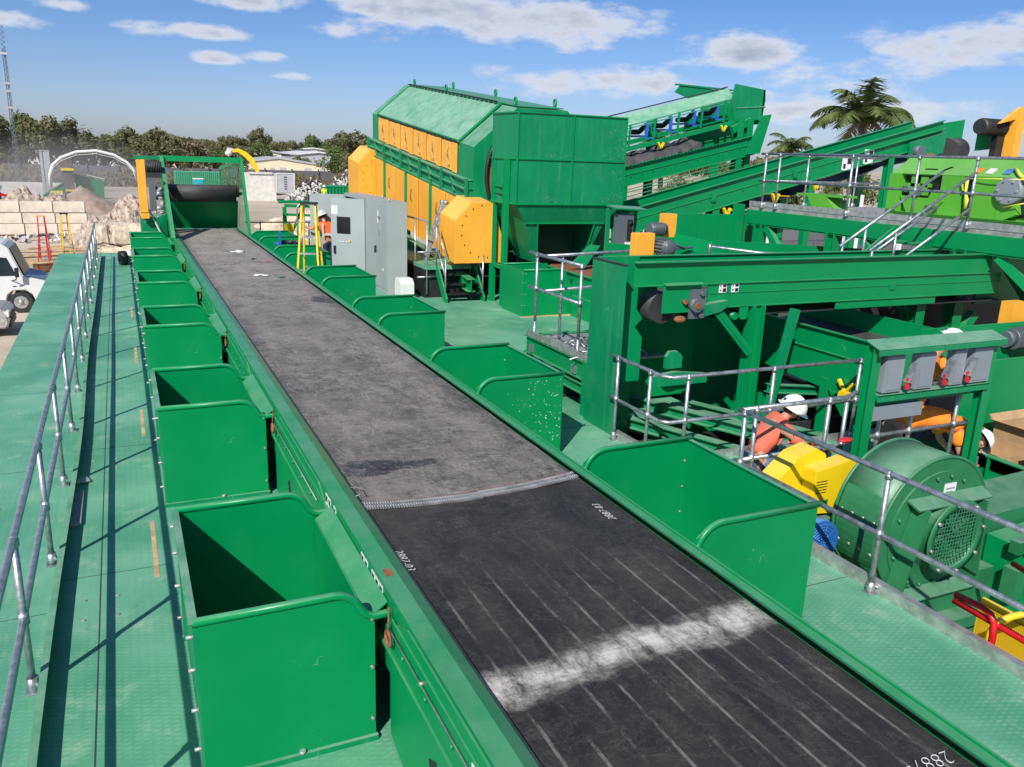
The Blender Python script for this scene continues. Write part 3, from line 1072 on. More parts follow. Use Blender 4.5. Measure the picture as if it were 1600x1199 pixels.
# ================================================================ STEPLADDERS
def stepladder(loc, yaw, h, mat, label, group='folding stepladders', w0=.50, w1=.28, spread=.78, topmat='black', n=6):
    root = thing('stepladder', loc, label, 'ladder', group)
    M = Matrix.Translation(loc) @ Matrix.Rotation(yaw, 4, 'Z')
    for side in (-1, 1):
        MB(M).beam((side * w0 / 2, 0, 0), (side * w1 / 2, spread / 2 - .04, h), .042, .08, (0, 1, 0)).build('front_rail', mat, root)
        MB(M).beam((side * w0 * .46, spread, 0), (side * w1 * .46, spread / 2 + .06, h), .036, .06, (0, 1, 0)).build('rear_rail', mat, root)
    for i in range(1, n):
        t = i / n
        wd = w0 + (w1 - w0) * t
        y = (spread / 2 - .04) * t
        MB(M).box(-wd / 2, wd / 2, y - .04, y + .045, h * t - .012, h * t + .012).build('tread', 'alu', root)
        if i % 2 == 0:
            yb = spread + (spread / 2 + .06 - spread) * t
            MB(M).box(-wd * .44, wd * .44, yb - .01, yb + .015, h * t - .012, h * t + .012).build('rear_brace', 'alu', root)
    MB(M).box(-w1 / 2 - .035, w1 / 2 + .035, spread / 2 - .13, spread / 2 + .12, h, h + .05).build('top_cap', topmat, root, bevel=.008)
    for side in (-1, 1):
        MB(M).beam((side * w0 * .42, spread * .23, h * .48), (side * w0 * .42, spread * .78, h * .48), .01, .02).build('spreader', 'alu', root)
    return root
stepladder((3.74, 19.05, 0), R(-24), 2.20, 'yellow', 'tall yellow fibreglass stepladder standing beside the open grey cabinet door', w0=.56, w1=.30)
stepladder((-3.42, 45.0, -2.5), R(10), 2.4, 'red', 'taller red stepladder with orange top on the yard', topmat='orange')
stepladder((-3.40, 43.0, -2.5), R(-5), 1.7, 'red', 'shorter red stepladder with dark top in front of the wooden cable drum', topmat='dark_steel', n=5)
stepladder((-2.5, 46.5, -2.5), R(15), 2.4, 'yellow', 'yellow stepladder standing on the yard by a coil of green hose')

# ================================================================ CONTROL CABINETS
cb = thing('control_cabinet', (6.05, 19.6, 0), 'tall grey double door control cabinet nearest the steps with a handle lever', 'cabinet')
MB().box(5.80, 6.30, 19.6, 21.6, .0, 2.25).build('body', 'cabinet', cb, bevel=.008)
for y0 in (19.64, 20.62):
    MB().box(5.782, 5.80, y0, y0 + .95, .12, 2.18).build('door', 'cabinet', cb, bevel=.004)
k = MB(); k.box(5.76, 5.782, 20.52, 20.56, .95, 1.13); k.box(5.765, 5.782, 20.64, 20.68, .93, 1.1); k.build('door_handle', 'black', cb)
k = MB(); k.box(5.765, 5.782, 20.22, 20.27, 1.4, 1.85); k.box(5.75, 5.782, 20.18, 20.31, 1.83, 1.88); k.build('lever', 'bare_steel', cb)
k = MB(); k.box(5.779, 5.782, 20.32, 20.42, 1.7, 2.0); k.box(5.779, 5.782, 19.9, 20.0, .55, .62); k.build('notice', 'white', cb)
k = MB(); k.cyl((5.9, 19.8, 2.25), (5.9, 19.8, 2.32), .018, 8); k.mk(); k.cyl((6.15, 21.2, 2.25), (6.15, 21.2, 2.32), .018, 8); k.build('lifting_eye', 'bare_steel', cb)
c2 = thing('control_cabinet', (6.1, 22.6, 0), 'grey control cabinet standing open with a dark screen on its swung door', 'cabinet')
k = MB()
k.box(5.80, 6.35, 21.63, 23.9, 0, .12); k.box(5.80, 6.35, 21.63, 23.9, 2.17, 2.25); k.box(6.33, 6.35, 21.63, 23.9, .12, 2.17)
k.box(5.80, 6.33, 21.63, 21.65, .12, 2.17); k.box(5.80, 6.33, 23.88, 23.9, .12, 2.17)
k.build('body', 'cabinet', c2)
MB().box(6.28, 6.33, 21.8, 23.7, .3, 2.0).build('backing_board', 'black', c2)
M = Matrix.Translation((5.80, 21.66, 0)) @ Matrix.Rotation(R(72), 4, 'Z')
dm = frame_M((5.79, 21.64, 0), (-.72, .70, 0), (-.70, -.72, 0))
dm = Matrix.Translation((5.785, 21.60, 0)) @ Matrix.Rotation(R(137), 4, 'Z')
dr = MB(dm).box(0, 1.0, -.02, .02, .08, 2.2).build('open_door', 'cabinet', c2, bevel=.004)
MB(dm).box(.42, .82, .02, .032, 1.28, 1.72).build('screen_panel', 'screen', dr)
MB(dm).box(.80, .98, .02, .023, 1.78, 2.0).build('notice', 'white', dr)
k = MB(dm)
for i in range(4):
    k.mk(); k.cyl((.45 + .09 * i, .02, 1.07), (.45 + .09 * i, .045, 1.07), .018, 8)
k.build('push_button', 'white', dr)
MB(dm).cyl((.45, .02, 1.10), (.45, .05, 1.10), .03, 10).build('stop_button', 'orange', dr)
MB(dm).box(.86, .92, .02, .06, .75, .95).build('door_handle', 'black', dr)
dm2 = Matrix.Translation((5.80, 23.95, 0)) @ Matrix.Rotation(R(165), 4, 'Z')
MB(dm2).box(0, .95, -.02, .02, .08, 2.2).build('open_door', 'cabinet', c2)
k = MB()
k.box(5.93, 6.27, 18.95, 19.45, .0, .36)
k.prism([(18.95, .36), (19.45, .36), (19.38, .48), (19.08, .48)], 'x', 5.93, 6.27)
t_ = k.build('utility_box', 'white', None, bevel=.01, loc=(6.1, 19.2, 0))
tag(t_, 'small white sloped utility box at the foot of the grey cabinets', 'box')

# ================================================================ TROMMEL SCREEN
TY, SL = 19.1, .115
tr = thing('trommel_screen', (9.6, 23.5, 0), 'huge inclined green drum screen housing with orange side panels', 'trommel')
def tz(y): return SL * (y - TY)
def skew(mb):
    for i, p in enumerate(mb.v):
        mb.v[i] = Vector((p.x, p.y, p.z + tz(p.y)))
    return mb
Y0, Y1 = 19.1, 28.0
sec = [(7.8, 2.62), (7.8, 3.6), (8.92, 4.55), (10.3, 4.55), (11.4, 3.6), (11.4, 1.2), (8.2, 1.2), (7.8, 1.6)]
skew(MB().prism(sec, 'y', Y0, Y1)).build('housing', 'green_worn', tr)
# roof cover panels and ribs
nrm = Vector((-.95, 0, 1.12)).normalized()
k = MB()
k.slab([(7.80 - .02, Y0 + .9, 3.62), (8.90 - .02, Y0 + .9, 4.56), (8.90 - .02, Y1 - .7, 4.56), (7.80 - .02, Y1 - .7, 3.62)], -.02)
skew(k).build('roof_sheet', 'green_roof', tr)
k = MB()
k.slab([(8.95, Y0 + .1, 4.575), (10.25, Y0 + .1, 4.575), (10.25, Y1 - .1, 4.575), (8.95, Y1 - .1, 4.575)], -.02)
for (x, z) in ((8.86, 4.59), (7.76, 3.63)):
    k.beam((x, Y0 + .9, z), (x, Y1 - .7, z), .05, .05)
for y in (Y0 + .9, Y1 - .7):
    k.beam((7.79, y, 3.66), (8.90, y, 4.61), .05, .05)
skew(k).build('roof_flange', 'green', tr)
k = MB()
for (x, z) in ((8.80, 4.60), (7.74, 3.60)):
    k.mk()
    for i in range(24):
        y = Y0 + 1.0 + i * .3
        k.box(x - .02, x + .02, y, y + .2, z, z + .035)
skew(k).build('seal_strip', 'black', tr)
k = MB()
for (x, y) in ((8.95, Y1 - .9), (9.0, 24.3), (9.0, Y0 + .3), (10.25, Y0 + .6), (10.25, 23.5), (10.25, 27)):
    k.mk(); pp = [(x, y + .07 * math.cos(2 * math.pi * i / 12), 4.69 + .09 * math.sin(2 * math.pi * i / 12)) for i in range(13)]
    k.tube(pp, .025, 6, cap=False)
skew(k).build('lifting_lug', 'green', tr)
# upper orange panels
for i in range(6):
    y0 = Y0 + 1.0 + i * 1.185
    k = MB(); k.box(7.765, 7.80, y0 + .04, y0 + 1.15, 2.86, 3.55)
    pn = skew(k).build('side_panel', 'plywood', tr)
    k = MB(); k.box(7.745, 7.765, y0 - .0, y0 + .30, 2.84, 3.56)
    skew(k).build('panel_lip', 'orange', pn)
    k = MB()
    for (a, b_, c_, d_) in ((.62, 3.40, .72, 3.12), (.72, 3.34, .58, 3.06), (.62, 3.12, .76, 3.22)):
        k.beam((7.763, y0 + a, b_), (7.763, y0 + c_, d_), .004, .012, (1, 0, 0))
    k.box(7.762, 7.765, y0 + .5, y0 + .66, 2.95, 2.965); k.box(7.762, 7.765, y0 + .5, y0 + .78, 2.91, 2.92)
    skew(k).build('pen_mark', 'black', pn)
# green side walkway truss band
k = MB()
for z in (2.80, 2.58, 2.34):
    k.box(7.62, 7.80, Y0 - .0, Y1, z - .02, z + .015)
for i in range(6):
    y = Y0 + .02 + i * 1.76
    k.box(7.60, 7.66, y - .04, y + .05, 2.30, 2.86)
    if i < 5:
        k.beam((7.66, y + .9, 2.42), (7.66, y + 1.1, 2.78), .03, .08, (1, 0, 0))
k.box(7.70, 7.80, Y0, Y1, 2.35, 2.80)
skew(k).build('side_truss', 'green_worn', tr)
# lower orange panels and green uprights
for i in range(8):
    y0 = Y0 + .3 + i * 1.08
    k = MB(); k.box(7.60, 7.64, y0 + .02, y0 + 1.05, .72, 2.30)
    pn = skew(k).build('lower_panel', 'orange', tr)
    k = MB(); k.box(7.57, 7.60, y0, y0 + .3, .72, 2.28)
    skew(k).build('panel_lip', 'orange', pn)
    if i % 2:
        k = MB()
        for (a, b_, c_, d_) in ((.60, 1.95, .72, 1.6), (.74, 1.9, .58, 1.55), (.62, 1.6, .76, 1.75)):
            k.beam((7.597, y0 + a, b_), (7.597, y0 + c_, d_), .004, .014, (1, 0, 0))
        skew(k).build('pen_mark', 'black', pn)
k = MB()
for i in range(5):
    y = Y0 + .3 + i * 2.16
    k.box(7.54, 7.60, y - .05, y + .03, .9, 2.4)
k.channel((7.45, Y0 - .9, .50), (7.45, Y1, .42), .22, .30)
for i in range(6):
    k.box(7.36, 7.44, Y0 - .5 + i * 1.7, Y0 - .44 + i * 1.7, .32, .62)
skew(k).build('lower_frame', 'green', tr)
# bull gear guards, chamfered orange boxes at both ends
def guard(y0, y1, x0, x1, zt, zb):
    k = MB()
    poly = [(x0, zb), (x0, zt - .42), (x0 + .42, zt), (x0 + .95, zt), (x1, zt - 1.0), (x1, zb)]
    k.prism(poly, 'y', y0, y1)
    o = skew(k).build('gear_guard', 'orange', tr, bevel=.006)
    k = MB()
    for j in range(9):
        a = R(100 + j * 22)
        k.cyl((x0 + .78 + .62 * math.cos(a), y0 - .012, zb + .75 + .62 * math.sin(a)), (x0 + .78 + .62 * math.cos(a), y0, zb + .75 + .62 * math.sin(a)), .016, 6)
    skew(k).build('guard_bolts', 'dark_steel', o)
    k = MB()
    k.prism([(x0 + .04, zt - .385), (x0 + .30, zt - .125), (x0 + .31, zt - .115), (x0 + .05, zt - .375)], 'y', y0 + .08, y1 - .08)
    skew(k).build('guard_cover', 'yellow', o)
guard(18.35, 19.35, 7.06, 8.35, 2.42, 1.0)
guard(27.3, 28.6, 7.1, 8.3, 2.5, .9)
# round drum mouth in the near end plate
k = MB(); k.cyl((9.62, Y0 - .03, 2.95), (9.62, Y0 - .01, 2.95), 1.46, 48); k.build('drum_mouth', 'rust', tr)
k = MB()
n = 48
k.tube([(9.62 + 1.50 * math.cos(2 * math.pi * i / n), Y0 - .06, 2.95 + 1.50 * math.sin(2 * math.pi * i / n)) for i in range(n + 1)], .05, 8, cap=False)
k.build('mouth_ring', 'black', tr)
k = MB()
for y in (19.5, 22.5, 25.5, 28):
    k.mk(); k.beam((8.2, y, 0), (8.2, y, 1.4 + tz(y)), .15, .15); k.mk(); k.beam((11.2, y, 0), (11.2, y, 1.4 + tz(y)), .15, .15)
k.build('leg', 'green', tr)

# trommel walkway, steps and rails
wk = thing('access_platform', (7.0, 22, 0), 'low green platform with pipe rails and three black steps beside the drum screen', 'platform')
MB().box(6.55, 7.75, 18.95, 28, .70, .78).build('platform_deck', 'deck', wk)
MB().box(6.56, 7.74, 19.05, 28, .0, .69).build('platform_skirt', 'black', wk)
for side, x in (('', 6.84), ('', 7.80)):
    k = MB(); k.prism([(18.22, 0), (18.42, 0), (18.98, .62), (18.98, .80), (18.85, .80), (18.22, .10)], 'x', x - .02, x + .02); k.build('stringer', 'green', wk)
for i, z in enumerate((.2, .4, .6)):
    MB().box(6.86, 7.78, 18.28 + i * .22, 18.54 + i * .22, z - .03, z).build('tread', 'black', wk)
for x in (6.84, 7.80):
    p0 = Vector((x, 18.35, .12)); p1 = Vector((x, 19.0, .78))
    k = MB()
    k.tube([p0, p0 + Vector((0, 0, .95))], .022, 8); k.tube([p1, p1 + Vector((0, 0, 1.07))], .022, 8)
    k.tube([p0 + Vector((0, 0, .95)), p1 + Vector((0, 0, 1.0))], .022, 8); k.tube([p0 + Vector((0, 0, .5)), p1 + Vector((0, 0, .5))], .022, 8)
    k.build('stair_rail', 'galv', wk)
k = MB()
for (xx) in (6.6,):
    k.tube([(xx, 19.0, 1.85), (xx, 23.5, 1.85)], .022, 8); k.tube([(xx, 19.0, 1.3), (xx, 23.5, 1.3)], .022, 8)
for y in (19.0, 19.9, 21.7, 23.5):
    k.tube([(6.6, y, .1), (6.6, y, 1.85)], .022, 8)
k.tube([(6.36, 19.0, 1.12), (6.84, 19.0, 1.12)], .022, 8)
k.tube([(6.36, 19.0, .52), (6.84, 19.0, .52)], .022, 8)
k.build('side_rail', 'galv', wk)
k = MB()
for x in (7.84, 7.92, 8.0):
    k.tube([(x, 19.02, .4), (x, 19.02, 1.95)], .022, 8)
for z in (1.92, 1.36, .9):
    k.tube([(7.78, 19.02, z), (8.12, 19.02, z)], .026, 8)
k.tube([(8.0, 19.0, 1.12), (8.9, 19.0, 1.1)], .022, 8); k.tube([(8.0, 19.0, .5), (8.9, 19.0, .5)], .022, 8)
k.build('side_rail', 'galv', wk)

# aluminium extension ladder leaning on the orange panels
la = thing('extension_ladder', (7.05, 19.95, .78), 'bundled aluminium multi section ladder leaning against the orange panels', 'ladder')
a0, a1 = Vector((6.95, 20.2, .80)), Vector((7.5, 20.3, 2.22))
for j, dy in enumerate((-.17, -.09, .09, .17)):
    MB().beam(a0 + Vector((0, dy, 0)), a1 + Vector((0, dy * .8, 0)), .03, .06, (1, 0, 0)).build('side_rail', 'alu', la)
for i in range(8):
    p = a0.lerp(a1, (i + .5) / 8)
    MB().cyl(p + Vector((0, -.17, 0)), p + Vector((0, .17, 0)), .018, 8).build('rung', 'alu', la)
for dy in (-.12, .12):
    MB().cyl(a1 + Vector((-.05, dy, .0)), a1 + Vector((.05, dy, .0)), .06, 14).build('hinge', 'bare_steel', la)

# ================================================================ DISCHARGE HOPPER
hp = thing('discharge_hopper', (9.5, 18, 0), 'tall green bolted sheet hopper with tapered bottom on legs', 'hopper')
def ring(inset, z, y0=17.2, x0=8.07, x1=10.86, yb=20.0, xc=7.78, yc=18.4):
    cx, cy = 9.45, 18.5
    pts = [(x0, y0), (x1, y0), (x1, yb), (8.85, yb), (8.0, 18.45)]
    return [(cx + (px - cx) * inset, cy + (py - cy) * inset, z) for px, py in pts]
def shell(mb, a, b):
    n = len(a)
    for i in range(n):
        j = (i + 1) % n
        mb.quad(a[i], a[j], b[j], b[i])
k = MB()
shell(k, ring(1, 2.38), ring(1, 4.36))
k.build('upper_bin', 'green_worn', hp)
k = MB()
a = ring(1, 2.38)
b1 = [(8.40, 17.36, 1.94), (10.50, 17.36, 1.94), (10.54, 19.6, 1.94), (8.9, 19.6, 1.94), (8.25, 18.4, 1.94)]
shell(k, a, b1)
b2 = [(8.80, 17.62, 1.0), (10.16, 17.62, 1.0), (10.4, 19.2, 1.05), (8.95, 19.2, 1.05), (8.70, 18.3, 1.05)]
# lower cone with a front opening
k.quad(b1[0], (8.72, 17.36, 1.94), (8.86, 17.62, 1.0), b2[0])
k.quad((10.24, 17.36, 1.94), b1[1], b2[1], (10.12, 17.62, 1.0))
k.quad(b1[1], b1[2], b2[2], b2[1]); k.quad(b1[2], b1[3], b2[3], b2[2]); k.quad(b1[3], b1[4], b2[4], b2[3]); k.quad(b1[4], b1[0], b2[0], b2[4])
k.build('cone', 'green_worn', hp)
k = MB()
for z in (2.38, 3.37, 4.36):
    pts = ring(1.004, z)
    for i in (0, 1, 4, 3):
        j = (i + 1) % 5
        k.beam(pts[i], pts[j], .05, .03)
k.box(9.44, 9.47, 17.17, 17.2, 2.38, 4.36)
k.box(8.05, 8.08, 17.17, 17.2, 2.38, 4.36); k.box(10.85, 10.88, 17.17, 17.2, 2.38, 4.36)
k.beam((8.40, 17.34, 1.94), (10.50, 17.34, 1.94), .03, .03)
k.beam((8.72, 17.34, 1.94), (8.86, 17.60, 1.02), .03, .03); k.beam((10.24, 17.34, 1.94), (10.12, 17.60, 1.02), .03, .03)
k.build('flange', 'green', hp)
k = MB()
for (x, y) in ((8.02, 18.3), (7.98, 17.55)):
    k.mk(); k.channel((x, y, 0), (x, y, 3.35), .11, .14, up=(0, 1, 0))
k.beam((8.02, 18.3, 2.6), (7.98, 17.55, 2.6), .04, .05); k.beam((8.02, 18.3, 2.75), (7.98, 17.55, 2.75), .04, .05)
k.beam((8.02, 18.3, .9), (7.98, 17.55, .9), .04, .1)
k.mk(); k.beam((11.02, 17.6, 0), (10.90, 17.6, 2.4), .08, .08); k.mk()
k.beam((10.6, 17.25, .9), (10.92, 17.25, 1.9), .05, .12)
k.build('leg', 'green', hp)
k = MB()
k.slab([(9.5, 17.15, .98), (9.9, 17.1, .92), (10.35, 17.2, 1.42), (10.1, 17.25, 1.45)], .03)
k.build('deflector', 'green_worn', hp)
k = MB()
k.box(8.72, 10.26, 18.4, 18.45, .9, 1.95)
k.build('inner_shade_plate', 'hopper_inside_shade', hp)  # shade inside the opening is painted as a dark green plate
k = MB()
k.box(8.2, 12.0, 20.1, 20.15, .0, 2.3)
k.build('dark_backing', 'black', hp)  # black sheet added as the darkness seen behind the cone
k = MB()
for i in range(260):
    u = rnd.random()
    if rnd.random() < .5:
        x = 10.84 - abs(rnd.gauss(0, .15)); z = rnd.uniform(2.42, 4.2)
    else:
        x = rnd.choice((10.4, 8.9, 9.3, 10.5)) + rnd.gauss(0, .12); z = rnd.choice((2.44, 3.42)) + abs(rnd.gauss(0, .05))
    if 8.1 < x < 10.84:
        k.cyl((x, 17.197, z), (x, 17.1985, z), rnd.uniform(.006, .02), 5)
tag(k.build('paint_scuffs', 'green_roof', hp), kind='stuff')

# small bin and second belt below the hopper
sb = thing('end_bin', (8.4, 16.7, 0), 'single green sheet steel bin with bolted corner standing in front of the hopper legs', 'bin')
k = MB(); k.box(7.85, 7.865, 16.2, 17.3, .0, 1.03); k.build('side_wall', 'green', sb)
k = MB(); k.prism([(7.865, 0), (9.05, 0), (9.05, .66), (8.98, .84), (8.85, .97), (8.7, 1.02), (7.865, 1.02)], 'y', 16.2, 16.212); k.build('front_wall', 'green', sb)
k = MB(); k.box(7.865, 9.0, 17.29, 17.302, 0, 1.02); k.build('rear_wall', 'green', sb)
MB().tube([(7.85, 16.2, 1.03), (8.7, 16.2, 1.03)] + arc(8.72, .83, .2, 90, 20, 6, 16.2) + [(9.0, 16.2, .82), (9.1, 16.2, .80)], .024, 8).build('rim_tube', 'green', sb)
MB().tube([(7.85, 17.3, 1.03), (8.7, 17.3, 1.03)] + arc(8.72, .83, .2, 90, 20, 6, 17.3), .024, 8).build('rim_tube', 'green', sb)
MB().box(7.78, 9.1, 16.08, 16.19, .0, .012).build('base_strip', 'wood', sb)
k = MB()
for z in (.25, .5, .75, .95):
    k.mk(); k.cyl((7.84, 16.23, z), (7.85, 16.23, z), .012, 6); k.mk(); k.cyl((7.9, 16.19, z), (7.9, 16.2, z), .012, 6)
k.build('bolts', 'bare_steel', sb)
b2 = thing('cross_belt_conveyor', (9.9, 15, 0), 'second belt with brown dirty top running out from under the hopper', 'conveyor')
k = MB(); k.box(9.12, 10.9, 11.2, 19, .80, .86); k.build('belt', 'rust', b2)
k = MB(); k.box(9.08, 9.12, 11.2, 19, .42, .93); k.box(10.9, 10.94, 11.2, 19, .3, 1.0); k.box(9.0, 9.1, 11.2, 16.1, .0, .45); k.box(9.02, 9.12, 11.2, 19, .93, .95)
k.build('side_frame', 'green', b2)

# small outdoor control box with a little roof by the hopper
pb = thing('control_pedestal', (8.95, 14, 0), 'grey switch pedestal under a small green roof right of the hopper', 'control box')
k = MB(); k.slab([(8.62, 13.85, 2.50), (9.36, 13.85, 2.47), (9.42, 14.3, 2.50), (8.68, 14.3, 2.53)], -.03); k.beam((8.68, 14.2, .0), (8.68, 14.2, 2.5), .07, .07); k.beam((9.28, 14.2, 0), (9.30, 14.2, 2.48), .07, .07)
k.build('roof_frame', 'green_worn', pb)
k = MB(); k.box(8.76, 9.12, 13.95, 14.1, 1.6, 2.40); k.build('switch_box', 'motor_grey', pb)
k = MB(); k.box(8.98, 9.08, 13.93, 13.95, 1.9, 2.3); k.cyl((9.0, 13.9, 2.25), (9.06, 13.94, 2.25), .04, 10); k.build('meter', 'black', pb)
k = MB(); k.box(8.94, 9.10, 13.928, 13.95, 1.65, 1.86); k.build('notice', 'white', pb)
k = MB(); k.tube([(9.4, 14, 2.1), (9.4, 14, 1.9), (9.4, 14, 1.2)], .02, 8); k.build('conduit', 'galv', pb)

# ================================================================ RAISED PLATFORM with pipes (left of the green chute)
rp = thing('inspection_platform', (6.1, 10.3, 0), 'raised green platform with galvanized rails and scrap pipes left of the tall green chute', 'platform')
MB().box(5.62, 6.95, 9.55, 11.25, .70, .73).build('platform_deck', 'bare_steel', rp)
k = MB()
k.channel((5.58, 9.45, .62), (5.58, 11.3, .62), .10, .26)
k.channel((5.58, 11.3, .62), (7.0, 11.3, .62), .10, .26)
k.channel((5.6, 9.45, .35), (5.6, 11.3, .35), .10, .14)
k.box(5.53, 5.63, 9.35, 9.47, .0, .76)
for (x, y) in ((5.62, 11.25), (6.9, 11.25)):
    k.beam((x, y, 0), (x, y, .5), .09, .09)
k.beam((5.62, 11.2, .1), (5.62, 10.8, .5), .05, .05)
for z in (.12, .30):
    k.beam((5.6, 8.6, z), (5.6, 9.4, z), .06, .06)
k.build('platform_frame', 'green', rp)
k = MB(); k.box(5.54, 5.555, 9.5, 11.25, .76, .86); k.box(5.56, 5.60, 9.5, 11.25, .76, .775); k.build('toe_board', 'alu', rp)
railing('', '', [[(5.6, 11.35, .98), (5.6, 9.75, .98)], [(5.6, 10.85, .98), (8.8, 11.6, .98)]], [(5.6, 9.75, .98), (5.6, 11.1, .98)], parent=rp, foot=False, h=1.04)
k = MB()
for (x, y) in ((5.56, 9.75), (5.56, 11.1)):
    k.mk(); k.tube([(x + .04, y, .55), (x + .04, y, 1.0)], .024, 8); k.box(x - .02, x + .08, y - .05, y + .05, .52, .64)
k.mk(); k.tube([(5.95, 10.95, .75), (5.95, 10.95, 2.02)], .022, 8)
k.build('rail_bracket', 'galv', rp)
k = MB()
for i in range(14):
    x = rnd.uniform(5.8, 6.7); y = rnd.uniform(9.7, 10.9); a = rnd.uniform(-.5, .5) + (1.2 if i % 3 else .2)
    L_ = rnd.uniform(.25, .6)
    k.tube([(x - L_ * math.cos(a), max(9.6, y - L_ * math.sin(a)), .76), (x, y, .80 + .02 * (i % 4)), (x + L_ * .6 * math.cos(a), y + L_ * .6 * math.sin(a) * .5, .77)], .013, 6)
cc_ = k.build('pipe_offcuts', 'galv', None, loc=(6.2, 10.2, .73))
tag(cc_, 'tangle of short pipe offcuts and cables lying on the raised platform', 'pipes', kind='stuff')
k = MB(); k.tube([(5.45, 11.6, .02), (5.3, 12.0, .02), (5.35, 12.3, .05), (5.5, 12.0, .12), (5.65, 11.6, .10), (5.8, 11.9, .3), (5.9, 11.6, .5)], .012, 6)
tag(k.build('cable', 'black', None, loc=(5.4, 12, 0)), 'black cable loop lying on the deck by the raised platform', 'cable')

# ================================================================ TALL CHUTE + TRANSFER CONVEYOR
tcv = thing('transfer_conveyor', (9, 9, 0), 'long green channel sided conveyor crossing the machines with tall end chute', 'conveyor')
k = MB(); k.box(5.48, 5.50, 8.50, 9.27, .0, 2.19); k.build('chute_front', 'green_worn', tcv)
k = MB()
k.box(5.50, 5.515, 8.50, 8.52, -.3, 2.19)
k.prism([(5.515, 2.19), (5.515, .62), (6.02, .62), (6.02, 1.2), (5.9, 1.35), (6.2, 1.65), (6.2, 1.93), (5.6, 1.93), (5.6, 2.19)], 'y', 8.82, 8.832)
k.build('chute_side', 'green', tcv)
MB().box(5.52, 6.2, 9.27, 9.29, -.5, 2.19).build('chute_back', 'green', tcv)
k = MB(); k.box(5.47, 5.53, 8.49, 9.28, 2.185, 2.20); k.build('chute_lip', 'dark_steel', tcv)
# near side frame: web with two flange lines
k = MB()
k.box(5.62, 12.15, 8.50, 8.512, 1.93, 2.22)
k.box(5.60, 12.15, 8.44, 8.52, 2.215, 2.23)
k.box(5.62, 12.15, 8.46, 8.52, 1.925, 1.937)
k.box(6.75, 12.4, 8.485, 8.50, 1.62, 1.93)
k.box(6.75, 12.4, 8.475, 8.485, 1.80, 1.808)
k.box(6.75, 12.4, 8.46, 8.50, 1.612, 1.624)
k.box(9.0, 11.0, 8.482, 8.50, 1.50, 1.62)
k.build('side_frame', 'green', tcv)
k = MB()
k.box(5.6, 12.15, 9.30, 9.32, 1.6, 2.19); k.box(5.6, 12.15, 9.27, 9.36, 2.19, 2.20)
k.build('side_frame', 'green', tcv)
k = MB(); k.box(6.1, 12.3, 8.56, 9.26, 1.74, 1.76); k.tube([(6.2, 9.0, 1.55), (12.2, 9.0, 1.50)], .02, 6); k.box(6.6, 12.6, 8.56, 9.26, 1.47, 1.49); k.build('belt', 'rubber', tcv)
k = MB(); k.cyl((6.12, 8.56, 1.63), (6.12, 9.26, 1.63), .2, 28); k.build('head_drum', 'rubber', tcv)
k = MB(); k.box(6.04, 6.62, 8.455, 8.47, 1.58, 1.92); k.slab([(6.04, 8.40, 1.93), (6.62, 8.40, 1.93), (6.62, 8.47, 1.95), (6.04, 8.47, 1.95)], -.012); k.build('take_up_plate', 'green', tcv)
k = MB(); k.cyl((6.50, 8.34, 1.68), (6.50, 8.46, 1.68), .085, 20); k.box(6.44, 6.68, 8.42, 8.45, 1.50, 1.87); k.cyl((6.6, 8.38, 1.82), (6.6, 8.43, 1.82), .03, 8); k.cyl((6.6, 8.38, 1.54), (6.6, 8.43, 1.54), .03, 8)
k.build('shaft_bearing', 'motor_grey', tcv)
k = MB(); k.cyl((6.50, 8.32, 1.68), (6.50, 8.5, 1.68), .04, 14); k.cyl((6.36, 8.40, 1.72), (6.36, 8.46, 1.72), .03, 10)
n = 14
k.sphere((6.30, 8.42, 1.50), .085, 14, (1, .8, .55))
k.build('shaft', 'rust', tcv)
k = MB(); k.prism([(6.66, 1.68), (7.0, 1.72), (7.05, 1.66), (6.9, 1.58), (6.66, 1.53)], 'y', 8.38, 8.48); k.build('bearing_bracket', 'green_worn', tcv)
for (x) in (7.58,):
    k = MB(); k.channel((x, 8.50, -.05), (x, 8.50, 1.62), .2, .17, up=(1, 0, 0)); k.box(x - .16, x + .16, 8.36, 8.62, -.06, -.04); k.build('leg', 'green', tcv)
k = MB(); k.beam((6.85, 8.49, 1.62), (7.50, 8.49, .98), .035, .16, (0, 1, 0)); k.beam((6.85, 8.43, 1.62), (7.5, 8.43, .98), .12, .02, (0, 1, 0)); k.build('brace', 'green', tcv)
k = MB(); k.prism([(7.28, 1.62), (7.42, 1.62), (7.42, 1.47), (7.38, 1.44), (7.32, 1.44), (7.28, 1.47)], 'y', 8.46, 8.475); k.cyl((7.25, 8.5, 1.48), (7.25, 9.2, 1.48), .05, 12); k.build('idler_bracket', 'green', tcv)
k = MB(); kb = MB(); ko = MB()
for x in (6.92, 7.12):
    k.mk(); k.box(x, x + .12, 8.479, 8.484, 1.80, 1.93)
    kb.mk(); kb.box(x + .06, x + .112, 8.4775, 8.479, 1.815, 1.86); kb.box(x + .06, x + .112, 8.4775, 8.479, 1.88, 1.912); kb.box(x + .015, x + .035, 8.4775, 8.479, 1.83, 1.85); kb.box(x + .015, x + .03, 8.4775, 8.479, 1.885, 1.905)
ko.box(6.98, 7.032, 8.4775, 8.479, 1.862, 1.872); ko.mk(); ko.box(6.98, 7.032, 8.4775, 8.479, 1.913, 1.923)
st = k.build('safety_sticker', 'white', tcv); kb.build('sticker_symbol', 'black', st); ko.build('sticker_stripe', 'sticker_orange', st)
k = MB()
for x in (7.9, 8.4, 9.3, 9.8, 10.5, 11.3):
    k.mk(); k.cyl((x, 8.475, 1.70), (x, 8.486, 1.70), .012, 6)
k.mk(); k.box(10.0, 10.12, 8.47, 8.486, 1.74, 1.84); k.build('bolt', 'green_worn', tcv)
